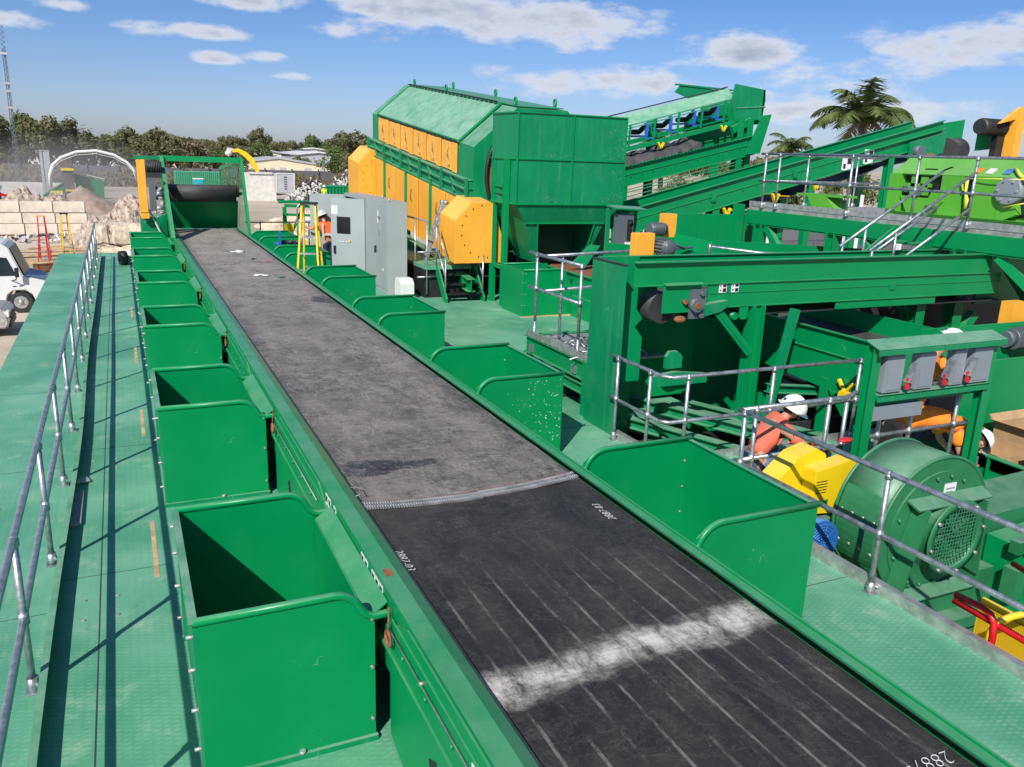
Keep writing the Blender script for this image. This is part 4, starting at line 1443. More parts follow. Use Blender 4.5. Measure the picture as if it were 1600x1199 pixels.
# drive with yellow belt guard and grey motor on the far side
k = MB(); k.box(6.50, 6.82, 9.85, 10.0, 2.02, 2.44); k.build('drive_guard', 'orange', tcv, bevel=.01)
k = MB(); k.cyl((6.93, 9.62, 2.25), (6.93, 9.95, 2.25), .105, 22)
for i in range(16):
    a = 2 * math.pi * i / 16
    k.beam((6.93 + .11 * math.cos(a), 9.68, 2.25 + .11 * math.sin(a)), (6.93 + .11 * math.cos(a), 9.9, 2.25 + .11 * math.sin(a)), .008, .03, (math.cos(a), 0, math.sin(a)))
k.sphere((6.93, 9.63, 2.25), .1, 14, (1, .35, 1)); k.box(6.86, 7.0, 9.72, 9.86, 2.1, 2.16)
k.tube([(7.0, 9.75, 2.3), (7.12, 9.75, 2.28), (7.3, 9.8, 2.22)], .02, 6)
k.build('drive_motor', 'motor_grey', tcv)
# machine body below, in the shade
mb_ = thing('screening_machine', (7.6, 9.6, -1.3), 'dark shaded green machine body underneath the long transfer conveyor', 'machine')
k = MB(); k.box(6.2, 7.6, 9.75, 10.2, .05, 1.45); k.box(7.6, 9.4, 10.0, 12.5, -.9, 1.35); k.build('body', 'green', mb_, bevel=.01)
k = MB(); k.prism([(6.02, .6), (6.9, .6), (6.9, .72), (6.4, .78), (6.02, .74)], 'y', 8.52, 8.60); k.prism([(6.25, .82), (6.5, .82), (6.5, .98), (6.42, 1.05), (6.3, 1.05), (6.25, .98)], 'y', 8.56, 8.62); k.build('hatch', 'green_worn', mb_)
k = MB()
for j, (x, z) in enumerate(((6.6, -.12), (7.0, -.30), (7.5, -.05), (8.0, -.1), (6.9, .1))):
    k.channel((x + .4, 7.45, z), (x - .5, 9.6, z), .16, .14)
k.box(5.6, 8.4, 7.9, 8.1, -.75, -.3); k.channel((7.9, 8.45, .45), (9.6, 8.45, .25), .12, .12); k.beam((7.9, 8.42, .0), (8.2, 8.42, 1.55), .1, .1)
k.build('base_beams', 'green_worn', mb_)
k = MB(); k.box(5.6, 9.4, 10.3, 10.4, -1.3, .4); k.box(5.55, 12, 8.9, 9.0, -1.3, -.3); k.build('underframe', 'dark_steel', mb_)

# ================================================================ RAILINGS of the walkway gap
railing('handrail', 'galvanized pipe handrail rounding the corner right of the tall green chute', [[(5.42, 8.55, 0), (5.42, 7.47, 0), (5.50, 7.38, 0), (8.5, 7.38, 0)]],
        [(5.42, 8.4, 0), (5.42, 7.7, 0), (5.72, 7.38, 0), (6.98, 7.38, 0), (8.4, 7.38, 0)])
railing('handrail', 'galvanized handrail in front of the green blower, running to the bottom right corner', [[(5.42, 6.14, 0), (5.42, 4.3, 0), (5.42, -.5, 0)]],
        [(5.42, 6.05, 0), (5.42, 4.32, 0), (5.42, 2.3, 0)])
railing('handrail', 'galvanized handrail between the salmon shirted worker and the switch rack', [[(5.42, 6.12, 0), (6.85, 6.12, 0), (7.05, 6.22, 0), (9.2, 6.22, 0)]],
        [(5.62, 6.12, 0), (6.6, 6.12, 0), (6.86, 6.13, 0), (7.5, 6.22, 0), (8.0, 6.22, 0), (8.75, 6.22, 0), (9.15, 6.22, 0)])
k = MB(); k.box(5.46, 5.475, -1, 6.2, .0, .10); k.box(5.475, 5.53, -1, 6.2, .085, .10); k.box(5.475, 5.55, -1, 6.2, .0, .01)
k.box(5.46, 5.475, 7.45, 8.48, .0, .10); k.box(5.475, 5.53, 7.45, 8.48, .085, .10)
k.box(5.50, 9.2, 6.13, 6.145, .0, .10); k.box(5.5, 9.2, 7.40, 7.415, .0, .1)
tag(k.build('toe_board', 'alu', None, loc=(5.47, 3, 0)), 'bare aluminium toe board along the right edge of the deck', 'toe board')

# ================================================================ SWITCH RACK
rk = thing('switch_rack', (8.0, 6.05, 0), 'green roofed rack of four grey disconnect switch boxes', 'switch rack')
k = MB(); k.slab([(7.0, 5.93, 1.60), (9.0, 5.93, 1.60), (9.02, 6.15, 1.665), (7.02, 6.15, 1.665)], -.015); k.box(7.0, 9.0, 5.925, 5.94, 1.55, 1.60); k.build('roof', 'green_worn', rk)
for x in (7.08, 8.93):
    k = MB(); k.channel((x, 6.07, -.9 if x < 8 else .0), (x, 6.07, 1.62), .12, .11, up=(0, 1, 0)); k.build('leg', 'green', rk)
k = MB(); k.box(7.14, 8.9, 5.98, 6.10, 1.08, 1.095); k.box(7.14, 8.9, 5.98, 5.992, 1.02, 1.09); k.box(7.14, 8.9, 6.09, 6.10, .95, 1.0); k.build('shelf', 'green_worn', rk)
for i, (x, wd) in enumerate(((7.20, .28), (7.68, .28), (8.24, .21), (8.57, .32))):
    k = MB(); k.box(x, x + wd, 5.99, 6.09, 1.11, 1.52); o = k.build('switch_box', 'box_grey', rk, bevel=.01)
    k = MB(); k.box(x + .04, x + wd - .04, 5.983, 5.99, 1.14, 1.36); k.build('cover_panel', 'box_grey', o, bevel=.003)
    ax_ = (7.55, None, 8.13, 8.50)[i]
    if ax_:
        k = MB(); k.beam((ax_ - .04, 5.95, 1.22), (ax_ + .05, 5.95, 1.42), .05, .08, (0, 1, 0)); k.cyl((ax_ + .03, 5.92, 1.37), (ax_ + .03, 5.96, 1.37), .025, 10); k.build('switch_arm', 'galv', o)
        k = MB(); k.box(ax_ - .06, ax_ - .02, 5.93, 5.96, 1.15, 1.27); k.build('lever', 'sticker_red', o)
k = MB(); k.box(7.14, 7.9, 6.02, 6.12, .80, .95); k.build('wire_duct', 'box_grey', rk)
k = MB(); kb = MB()
for x in (6.83, 6.96):
    k.box(x, x + .09, 6.25, 6.255, 1.16, 1.33); kb.box(x + .045, x + .085, 6.246, 6.25, 1.18, 1.24); kb.box(x + .045, x + .085, 6.246, 6.25, 1.26, 1.31)
# ================================================================ SHORT DISCHARGE CONVEYOR behind the rack
sc_ = thing('discharge_conveyor', (9.4, 8.3, 0), 'short green trough conveyor with black belt behind the switch rack', 'conveyor')
k = MB(); k.box(8.69, 8.705, 7.2, 11.0, .95, 1.25); k.box(8.64, 8.71, 7.2, 11.0, 1.25, 1.262); k.box(8.66, 8.70, 7.2, 11.0, .955, .967)
k.prism([(7.2, .40), (11, .60), (11, .95), (7.2, .95)], 'x', 8.69, 8.70)
k.build('side_frame', 'green', sc_)
k = MB(); k.box(10.2, 10.215, 7.2, 11.0, .8, 1.30); k.box(8.7, 10.2, 7.2, 7.215, .6, 1.25); k.build('side_frame', 'green', sc_)
k = MB(); k.slab([(8.71, 7.25, 1.02), (9.45, 7.25, .93), (9.45, 11, .93), (8.71, 11, 1.02)], .02); k.slab([(9.45, 7.25, .93), (10.2, 7.25, 1.02), (10.2, 11, 1.02), (9.45, 11, .93)], .02); k.build('belt', 'rubber', sc_)
k = MB(); k.tube([(8.9, 10.5, .45), (8.9, 9.5, .33), (8.9, 8.5, .32), (8.9, 7.4, .4)], .03, 6); k.build('return_belt', 'rust', sc_)
k = MB(); k.beam((8.75, 8.2, -.9), (8.75, 8.2, .6), .14, .14); k.build('leg', 'green', sc_); k = MB(); k.beam((8.75, 8.15, -.5), (8.75, 7.2, .4), .06, .12); k.build('brace', 'green', sc_)
k = MB()
for s1 in (-1, 1):
    k.beam((8.64, 7.78, .50), (8.64, 7.78 + s1 * .13, .66), .03, .05, (1, 0, 0))
k.box(8.60, 8.68, 7.70, 7.86, .44, .52); k.build('return_bracket', 'yellow', sc_)
k = MB(); k.prism([(7.5, .45), (8.1, .45), (7.82, .15)], 'x', 8.68, 8.70); k.build('gusset', 'green', sc_)

# ================================================================ BLOWER
bl = thing('centrifugal_blower', (6.97, 5.3, -1.3), 'big round green centrifugal blower with wire guarded inlet', 'blower')
BX, BZ, BR = 6.88, .09, .725
n = 56
def volute(r0, r1, n_=48):
    pts = []
    for i in range(n_ + 1):
        a = R(-60 + 300 * i / n_)
        r = r0 + (r1 - r0) * i / n_
        pts.append((BX + r * math.cos(a), BZ + r * math.sin(a)))
    return pts
prof = [(BX + BR * math.cos(2 * math.pi * i / n), BZ + BR * math.sin(2 * math.pi * i / n)) for i in range(n)]
k = MB(); k.prism(prof, 'y', 4.9, 5.46); ho = k.build('scroll_housing', 'green_fan', bl, bevel=.012)
ho.data.polygons.foreach_set('use_smooth', [abs(p.normal.y) < .5 for p in ho.data.polygons])
k = MB()
for yy in (4.905, 5.455):
    k.tube([(BX + (BR + .0) * math.cos(2 * math.pi * i / n), yy, BZ + BR * math.sin(2 * math.pi * i / n)) for i in range(n + 1)], .018, 6, cap=False)
k.build('rim_band', 'green_fan', ho)
pl = [(BX + .61 * math.cos(2 * math.pi * i / 40), BZ - .02 + .61 * math.sin(2 * math.pi * i / 40)) for i in range(40)]
k = MB(); k.prism(pl, 'y', 4.885, 4.90); k.build('front_plate', 'green_fan', ho)
k = MB()
for i in range(18):
    a = 2 * math.pi * i / 18
    k.mk(); k.cyl((BX + .56 * math.cos(a), 4.855, BZ - .02 + .56 * math.sin(a)), (BX + .56 * math.cos(a), 4.885, BZ - .02 + .56 * math.sin(a)), .017, 8)
k.build('plate_bolt', 'green_fan', ho)
IX, IZ = BX + .06, BZ - .02
k = MB()
rr_ = []
for (r, yy) in ((.40, 4.885), (.36, 4.84), (.34, 4.76), (.35, 4.72), (.385, 4.70), (.385, 4.69), (.30, 4.69), (.29, 4.74), (.30, 4.9)):
    rr_.append((r, yy))
nn = 36; vs = []; fs = []
for (r, yy) in rr_:
    for i in range(nn):
        a = 2 * math.pi * i / nn
        vs.append((IX + r * math.cos(a), yy, IZ + r * math.sin(a)))
for j in range(len(rr_) - 1):
    for i in range(nn):
        i2 = (i + 1) % nn
        fs.append((j * nn + i, j * nn + i2, (j + 1) * nn + i2, (j + 1) * nn + i))
k.add(vs, fs, True); inl = k.build('inlet_bell', 'green_fan', bl)
k = MB(); k.prism([(IX + .3 * math.cos(2 * math.pi * i / 32), IZ + .3 * math.sin(2 * math.pi * i / 32)) for i in range(32)], 'y', 4.698, 4.70); k.build('wire_guard', 'guard_mesh', inl)
k = MB(); k.prism([(IX + .29 * math.cos(2 * math.pi * i / 32), IZ + .29 * math.sin(2 * math.pi * i / 32)) for i in range(32)], 'y', 4.882, 4.884); k.build('throat', 'black', inl)
k = MB()
for i in range(10):
    a = 2 * math.pi * i / 10
    k.beam((IX + .08 * math.cos(a), 4.80, IZ + .08 * math.sin(a)), (IX + .27 * math.cos(a + .5), 4.80, IZ + .27 * math.sin(a + .5)), .10, .008, (0, .3, 1))
k.build('impeller', 'green_fan', inl)
k = MB()
for i in range(8):
    a = 2 * math.pi * i / 8 + .2
    k.mk(); k.cyl((IX + .352 * math.cos(a), 4.66, IZ + .352 * math.sin(a)), (IX + .352 * math.cos(a), 4.69, IZ + .352 * math.sin(a)), .018, 8)
k.build('flange_bolt', 'bare_steel', inl)
k = MB()
k.slab([(IX - .52, 4.88, .46), (IX - .50, 4.74, .40), (IX + .50, 4.74, .40), (IX + .52, 4.88, .46)], .02)
k.slab([(IX - .66, 4.88, -.50), (IX - .64, 4.74, -.56), (IX + .50, 4.74, -.56), (IX + .50, 4.88, -.50)], .02)
k.slab([(IX - .62, 4.70, -.42), (IX - .42, 4.70, .40), (IX - .42, 4.88, .42), (IX - .62, 4.88, -.40)], .02)
k.slab([(IX + .46, 4.72, -.42), (IX + .40, 4.72, .38), (IX + .40, 4.88, .40), (IX + .46, 4.88, -.40)], .02)
k.build('stiffener', 'green_fan', bl)
k = MB(); k.box(IX - .03, IX + .13, 4.878, 4.884, .43, .55); st = k.build('rating_plate', 'white', bl)
k = MB(); k.box(IX - .01, IX + .11, 4.876, 4.878, .49, .505); k.box(IX - .0, IX + .09, 4.876, 4.878, .46, .47); k.build('plate_print', 'bare_steel', st)
k = MB()
for a0_, dx in ((170, 0), (196, 0)):
    for j in range(4):
        a = R(a0_)
        k.mk(); k.sphere((BX + BR * math.cos(a), 4.99 + .13 * j, BZ + BR * math.sin(a)), .02, 8)
k.build('seam_bolt', 'bare_steel', ho)
k = MB(); k.prism([(BX + (BR + .008) * math.cos(R(a)), BZ + (BR + .008) * math.sin(R(a))) for a in range(150, 212, 6)] + [(BX + (BR - .01) * math.cos(R(a)), BZ + (BR - .01) * math.sin(R(a))) for a in range(210, 149, -6)], 'y', 4.96, 5.42); k.build('access_cover', 'green_fan', ho)
# outlet duct towards the right
k = MB(); k.prism([(BX + .45, -.62), (BX + .82, -.62), (9.6, -.50), (9.6, .12), (BX + .78, .05)], 'y', 4.95, 5.60); k.build('outlet_duct', 'green_fan', bl)
k = MB(); k.prism([(7.75, -.9), (10.2, -.62), (10.2, .02), (7.75, -.12)], 'y', 4.35, 4.92); k.build('duct_box', 'green', bl)
k = MB(); k.box(7.62, 7.80, 4.5, 4.6, -.15, -.02); k.box(7.60, 7.74, 4.45, 4.6, -.62, -.3); k.tube([(7.85, 4.4, -.35), (8.02, 4.35, .02)], .02, 6); k.build('linkage', 'green_fan', bl)
k = MB(); k.box(7.66, 7.80, 4.43, 4.435, -.10, -.02); k.build('tag_plate', 'white', bl)
k = MB(); k.box(6.3, 7.7, 4.8, 4.9, -1.3, -.55); k.box(6.3, 7.7, 5.5, 5.65, -1.3, -.55); k.box(6.05, 7.75, 4.62, 4.88, -.92, -.80); k.box(7.45, 7.7, 4.75, 5.6, -1.3, -.4); k.box(6.42, 7.44, 4.87, 5.42, -1.05, -.56); k.build('pedestal', 'green_fan', bl)
# belt guard
bg_ = thing('belt_guard', (6.1, 5.9, -.2), 'bright yellow sheet metal drive guard between the worker and the blower', 'guard')
k = MB(Matrix.Translation((-.10, .02, .0))); k.prism([(5.62, .12), (5.62, .26), (6.05, .62), (6.28, .68), (6.42, .60), (6.42, .18), (6.15, -.02)], 'y', 5.78, 6.02); k.build('wide_guard', 'yellow', bg_, bevel=.01)
k = MB(Matrix.Translation((-.10, .02, .0))); k.prism([(6.12, .06), (6.12, .52), (6.62, .60), (6.72, .52), (6.72, .12), (6.5, .02)], 'y', 5.60, 5.78); k.build('narrow_guard', 'yellow', bg_, bevel=.008)
k = MB(Matrix.Translation((-.10, .02, .0))); k.box(6.28, 6.32, 5.594, 5.60, .10, .20); k.build('sticker', 'green', bg_)
k = MB(Matrix.Translation((-.10, .02, .0)))
for j in range(5):
    k.box(6.14 + .0, 6.28, 5.596, 5.60, .40 - .03 * j, .407 - .03 * j)
k.build('printed_text', 'black', bg_)
k = MB(Matrix.Translation((-.10, .02, .0))); k.box(5.95, 6.6, 5.55, 5.72, -.10, .0); k.mk(); k.box(5.85, 6.6, 5.60, 6.0, -1.3, -.9); k.build('guard_base', 'green_fan', bg_)
bm_ = thing('electric_motor', (5.98, 5.35, -1.3), 'blue finned electric motor beside the blower', 'motor')
k = MB(Matrix.Translation((-.03, .28, .10))); k.cyl((5.86, 5.12, -.16), (5.86, 5.62, -.16), .21, 26); k.cyl((5.86, 5.00, -.16), (5.86, 5.13, -.16), .23, 26); k.box(5.78, 5.94, 5.3, 5.5, .0, .08); k.build('motor_body', 'blue', bm_)
k = MB(Matrix.Translation((-.03, .28, .10)))
for r in (.04, .07, .10, .13, .16, .19):
    k.tube([(5.86 + r * math.cos(2 * math.pi * i / 20), 4.995, -.16 + r * math.sin(2 * math.pi * i / 20)) for i in range(21)], .006, 5, cap=False)
for i in range(10):
    a = math.pi * 2 * i / 10
    k.tube([(5.86 + .03 * math.cos(a), 4.99, -.16 + .03 * math.sin(a)), (5.86 + .2 * math.cos(a), 4.99, -.16 + .2 * math.sin(a))], .004, 5)
k.build('fan_grille', 'blue', bm_)
k = MB(Matrix.Translation((-.03, .28, .10))); k.box(5.8, 6.2, 5.1, 5.6, -.50, -.37); k.box(5.75, 6.25, 5.05, 5.65, -1.3, -.5); k.build('mount', 'green_fan', bm_)

# ================================================================ CRAWL STEPS with red and yellow rails
sp_ = thing('access_steps', (6.0, 3.8, -1.3), 'yellow grated steps with red and yellow tube handrails beside the deck edge', 'steps')
k = MB(); k.box(5.66, 6.40, 3.35, 4.1, -.50, -.49); k.box(6.38, 6.40, 3.3, 4.0, -.50, -.12); k.build('grating', 'grate_yellow', sp_)
k = MB(); k.box(5.62, 5.66, 3.3, 4.15, -.56, -.46); k.box(5.66, 6.4, 3.3, 3.34, -.56, -.46); k.box(6.4, 6.44, 3.3, 4.0, -.55, -.08); k.build('step_frame', 'yellow', sp_)
def bend(p, r=.026, mat='red', nm='handrail_tube'):
    MB().tube(p, r, 10).build(nm, mat, sp_)
bend([(5.66, 3.74, .245), (5.65, 3.52, .26), (5.65, 3.44, .245), (5.65, 3.40, .19), (5.65, 3.39, .08), (5.65, 3.39, -.5)])
bend([(5.68, 3.76, .18), (5.68, 3.3, .17), (5.70, 2.8, .14), (5.75, 2.3, .1)])
bend([(6.9, 4.1, .1), (6.6, 3.2, .15), (6.3, 2.5, .15)])
bend([(5.66, 3.42, -.5), (5.66, 3.42, .10), (5.68, 3.40, .19), (5.76, 3.36, .24), (6.3, 3.3, .26), (6.8, 3.2, .26)], mat='yellow')
bend([(5.66, 3.32, -.35), (5.85, 3.1, -.28), (6.1, 2.9, -.28)], mat='yellow')
# ================================================================ TROUGH WALL at right with cartons
tw = thing('steel_trough', (9.7, 5.5, -1.3), 'deep green stiffened steel trough at the right edge holding cartons', 'trough')
k = MB(); k.box(9.55, 9.57, 3.2, 6.75, -1.2, -.15); k.prism([(6.75, .02), (6.75, -.15), (3.2, -.15), (3.2, -.02)], 'x', 9.55, 9.57)
k.box(9.50, 9.60, 3.2, 6.8, .02, .035); k.box(9.48, 9.55, 3.2, 6.8, -.42, -.40); k.box(9.55, 9.57, 3.2, 6.75, -.15, .02)
for y in (6.2, 5.4, 4.5):
    k.box(9.50, 9.55, y, y + .02, -.42, .02); k.box(9.53, 9.55, y, y + .02, -1.2, -.42)
k.build('near_wall', 'green', tw)
k = MB()
for y in (6.15, 5.35, 4.45):
    k.mk(); k.cyl((9.52, y, -.5), (9.55, y, -.5), .02, 8)
k.build('bolts', 'bare_steel', tw)
k = MB(); k.box(9.57, 11.8, 3.2, 7.6, -.32, -.30); k.box(10.3, 12.5, 7.3, 7.35, -.3, .9); k.box(9.7, 13, 7.6, 7.62, .1, 1.35); k.box(9.7, 13, 7.55, 7.62, .45, .5); k.build('tray', 'green', tw)
def carton(x0, x1, y0, y1, z0, z1, label, open_=True):
    root = thing('carton', ((x0 + x1) / 2, (y0 + y1) / 2, z0), label, 'carton', 'cardboard cartons in the trough')
    t = .012
    k = MB(); k.box(x0, x1, y0, y0 + t, z0, z1); k.box(x0, x1, y1 - t, y1, z0, z1); k.box(x0, x0 + t, y0 + t, y1 - t, z0, z1); k.box(x1 - t, x1, y0 + t, y1 - t, z0, z1); k.box(x0, x1, y0, y1, z0 - .005, z0 + .01)
    k.build('box_walls', 'cardboard', root)
    k = MB(); k.slab([(x0, y0, z1), (x0, y1, z1), (x0 - .12, y1, z1 + .06), (x0 - .12, y0, z1 + .06)], .008); k.slab([(x0, y1, z1), (x1, y1, z1), (x1, y1 + .1, z1 + .08), (x0, y1 + .1, z1 + .08)], .008)
    k.build('flap', 'cardboard', root)
    return root
carton(9.75, 10.5, 6.2, 6.9, -.30, -.02, 'open flat cardboard carton in the trough just right of the switch rack')
carton(9.9, 10.7, 5.2, 5.9, -.30, .05, 'taller cardboard carton with a white label at the right edge')
carton(10.7, 11.6, 6.2, 7.0, -.30, .12, 'cardboard carton under the green overhang at the right edge')
k = MB(); k.box(9.885, 9.9, 5.5, 5.56, -.2, -.05); tag(k.build('paper_label', 'white', None, loc=(9.89, 5.5, -.1)), 'white paper label stuck on the taller cardboard carton', 'label')

# drive motor at the right edge
dmv = thing('gear_motor', (11.3, 7.4, 1.0), 'grey finned motor with orange guard at the right picture edge', 'motor')
k = MB(); k.cyl((11.5, 7.55, 1.12), (11.9, 7.55, 1.12), .15, 20)
for i in range(10):
    k.cyl((11.52 + .035 * i, 7.55, 1.12), (11.53 + .035 * i, 7.55, 1.12), .165, 20)
k.cyl((11.38, 7.55, 1.12), (11.5, 7.55, 1.12), .12, 16)
k.build('motor_body', 'motor_grey', dmv)
k = MB(); k.box(11.75, 12.1, 7.75, 7.95, 1.1, 1.6); k.build('guard', 'orange', dmv)
rv = thing('round_roller', (9.9, 7.5, .3), 'dark rubber covered roller end behind the right post of the switch rack', 'roller')
k = MB(); k.cyl((9.75, 7.1, .62), (9.75, 7.5, .62), .34, 28); k.build('drum', 'rubber', rv)
k = MB(); k.cyl((9.75, 7.05, .62), (9.75, 7.1, .62), .06, 12); k.build('shaft', 'bare_steel', rv)

# ================================================================ UPPER RIGHT PLATFORM + BALER
up_ = thing('baler_platform', (13, 10, 0), 'high green platform with galvanized rails carrying the bright green baler', 'platform')
k = MB(); k.box(12.0, 15.5, 3.5, 14.0, 2.50, 2.58); k.build('platform_deck', 'bare_steel', up_)
k = MB(); k.channel((12.0, 3.5, 2.36), (12.0, 14.0, 2.36), .12, .30); k.box(11.93, 11.95, 3.5, 14.0, 2.24, 2.50)
k.channel((12, 14.0, 2.36), (15.5, 14.0, 2.36), .12, .30)
for (x, y) in ((12.0, 13.6), (12.0, 11.6), (12.0, 8.9), (12.0, 6.5), (15.2, 13.6), (15.2, 9), (15.2, 11.6)):
    k.channel((x, y, -2.5), (x, y, 2.25), .2, .2, up=(0, 1, 0))
k.beam((12.0, 13.4, 2.2), (12.0, 11.8, .6), .12, .14); k.beam((12.0, 10.9, 2.2), (12.0, 9.2, .5), .12, .14); k.beam((12.0, 8.3, 2.2), (12.4, 7.2, 1.2), .1, .14)
k.build('platform_frame', 'green', up_)
k = MB(); k.box(11.99, 12.005, 3.5, 14.0, 2.585, 2.69); k.build('toe_board', 'alu', up_)
railing('', '', [[(11.97, 13.75, 2.57), (11.97, 3.5, 2.57)], [(11.97, 13.7, 2.57), (15.4, 13.7, 2.57)]],
        [(11.97, y, 2.57) for y in (13.6, 13.2, 11.35, 9.95, 8.9, 7.9, 6.5, 5.2)] + [(13.2, 13.7, 2.57), (14.6, 13.7, 2.57)], parent=up_)
# stairs down from it
k = MB(); k.slab([(11.95, 9.35, 2.5), (10.2, 9.4, 1.35), (10.2, 9.4, 1.15), (11.95, 9.4, 2.25)], .03); k.slab([(11.95, 10.2, 2.5), (10.2, 10.2, 1.35), (10.2, 10.2, 1.15), (11.95, 10.2, 2.25)], .03)
for i in range(6):
    k.box(10.3 + i * .27, 10.55 + i * .27, 9.42, 10.2, 1.30 + i * .19, 1.33 + i * .19)
k.build('stairs', 'green', up_)
for y in (8.85, 9.42):
    k = MB()
    a = Vector((11.9, y, 3.42)); b_ = Vector((9.9, y, 2.26))
    k.tube([a, b_], .024, 8); k.tube([a - Vector((0, 0, .55)), b_ + Vector((.75, 0, -.10))], .024, 8)
    for t in (.75, .97):
        p = a.lerp(b_, t); k.tube([p, p - Vector((0, 0, .55 + .3 * (1 - t)))], .022, 8)
    k.build('stair_rail', 'galv', up_)
ba = thing('baler', (13.5, 9.5, 2.58), 'bright lime green baler standing on the high platform', 'baler')
k = MB()
k.prism([(12.95, 2.60), (12.95, 3.36), (13.25, 3.60), (15.2, 3.60), (15.2, 2.60)], 'y', 4.0, 11.1)
k.build('body', 'lime', ba, bevel=.015)
k = MB(); k.slab([(12.82, 4.0, 3.36), (12.82, 11.2, 3.36), (13.25, 11.2, 3.66), (13.25, 4.0, 3.66)], -.015); k.build('top_plate', 'lime', ba)
k = MB(); k.box(12.76, 12.95, 10.98, 11.2, 2.60, 3.36); k.build('end_plate', 'lime', ba, bevel=.01)
k = MB(); k.box(12.80, 12.95, 9.72, 10.14, 2.60, 3.35); k.build('frame_plate', 'lime', ba, bevel=.008)
k = MB(); k.box(12.80, 12.95, 9.05, 9.52, 2.60, 3.35); k.build('frame_plate', 'lime', ba, bevel=.008)
k = MB(); k.box(12.78, 12.95, 4.0, 11.0, 2.58, 2.70); k.build('base_rail', 'lime', ba, bevel=.008)
k = MB(); k.prism([(10.98, 2.98), (10.14, 2.94), (10.14, 2.70), (10.80, 2.70)], 'x', 12.84, 12.95); k.build('lower_panel', 'lime', ba)
k = MB(); k.prism([(9.05, 3.0), (8.75, 2.95), (8.7, 2.8), (8.9, 2.7), (9.05, 2.7)], 'x', 12.80, 12.95); k.build('frame_plate', 'lime', ba)
k = MB(); k.box(12.93, 12.955, 10.16, 10.96, 2.98, 3.33); k.mk(); k.box(12.93, 12.955, 9.54, 9.70, 2.72, 3.3); k.mk(); k.box(12.93, 12.955, 4.2, 9.0, 2.74, 3.3); k.build('opening', 'black', ba)  # black plates carry the shade of the openings in their colour
k = MB(); k.box(12.86, 12.92, 10.4, 10.96, 3.14, 3.20); k.box(12.86, 12.92, 10.45, 10.60, 3.0, 3.32); k.box(12.86, 12.9, 10.72, 10.80, 2.98, 3.34); k.build('ram_bracket', 'lime', ba)
k = MB(); k.cyl((12.80, 10.62, 3.06), (12.90, 10.62, 3.06), .09, 16); k.mk(); k.cyl((12.82, 10.86, 3.10), (12.9, 10.86, 3.10), .06, 14); k.build('pipe_flange', 'motor_grey', ba)
k = MB(); k.prism([(10.36, 2.84), (10.12, 2.80), (10.02, 2.92), (10.05, 3.06), (10.16, 3.10), (10.26, 3.06)], 'x', 12.74, 12.80); k.build('lug_plate', 'lime', ba, bevel=.006)
k = MB()
for (y, z) in ((10.14, 2.86), (10.2, 2.86)):
    k.mk(); k.cyl((12.72, y, z), (12.74, y, z), .018, 6)
k.build('lug_pin', 'bare_steel', ba)
k = MB(); k.cyl((12.70, 8.85, 3.16), (12.92, 8.85, 3.16), .21, 26); o = k.build('cylinder_cap', 'box_grey', ba)
k = MB()
for i in range(6):
    a = 2 * math.pi * i / 6
    k.mk(); k.cyl((12.68, 8.85 + .16 * math.cos(a), 3.16 + .16 * math.sin(a)), (12.70, 8.85 + .16 * math.cos(a), 3.16 + .16 * math.sin(a)), .02, 8)
k.build('cap_bolt', 'alu', o)
k = MB()
k.tube([(12.76, 9.62, 3.33), (12.75, 9.61, 3.1), (12.75, 9.56, 2.98), (12.77, 9.58, 2.84)], [.030, .022, .034, .028], 6)
k.tube([(12.76, 9.62, 3.32), (12.72, 9.2, 3.33), (12.70, 8.6, 3.34)], .010, 5)
k.tube([(12.76, 9.62, 3.33), (12.75, 9.70, 3.26), (12.75, 9.66, 3.12)], .02, 6)
k.tube([(12.95, 8.95, 3.50), (12.80, 8.75, 3.40), (12.74, 8.6, 3.34), (12.74, 8.4, 3.3)], .030, 6)
k.tube([(12.74, 8.9, 2.90), (12.74, 8.4, 3.02)], .012, 5)
k.build('lifting_strap', 'stripe_yellow', ba)
for y, mt_ in ((9.50, 'sticker_orange'), (9.28, 'white'), (8.98, 'blue')):
    k = MB(); k.slab([(12.87, y, 3.412), (12.87, y + .13, 3.412), (12.99, y + .13, 3.496), (12.99, y, 3.496)], -.006); o = k.build('sticker', mt_, ba)
k = MB(); k.slab([(12.92, 10.35, 3.447), (12.92, 10.6, 3.447), (12.94, 10.6, 3.461), (12.94, 10.35, 3.461)], -.006); k.mk(); k.slab([(12.90, 10.2, 3.433), (12.90, 10.25, 3.433), (13.0, 10.15, 3.503), (13.0, 10.1, 3.503)], -.006); k.build('pen_mark', 'black', ba)
k = MB(); k.box(12.5, 12.9, 12.0, 13.2, 2.86, 2.9); k.prism([(12.1, 2.6), (12.4, 2.86), (12.9, 2.86), (12.7, 2.6)], 'x', 12.5, 12.9); tag(k.build('feed_table', 'lime', None, loc=(12.7, 12.6, 2.6)), 'low lime green steel table on the high platform left of the baler', 'table')
k = MB(); k.box(15.6, 15.8, 4, 14, 2.5, 2.8)

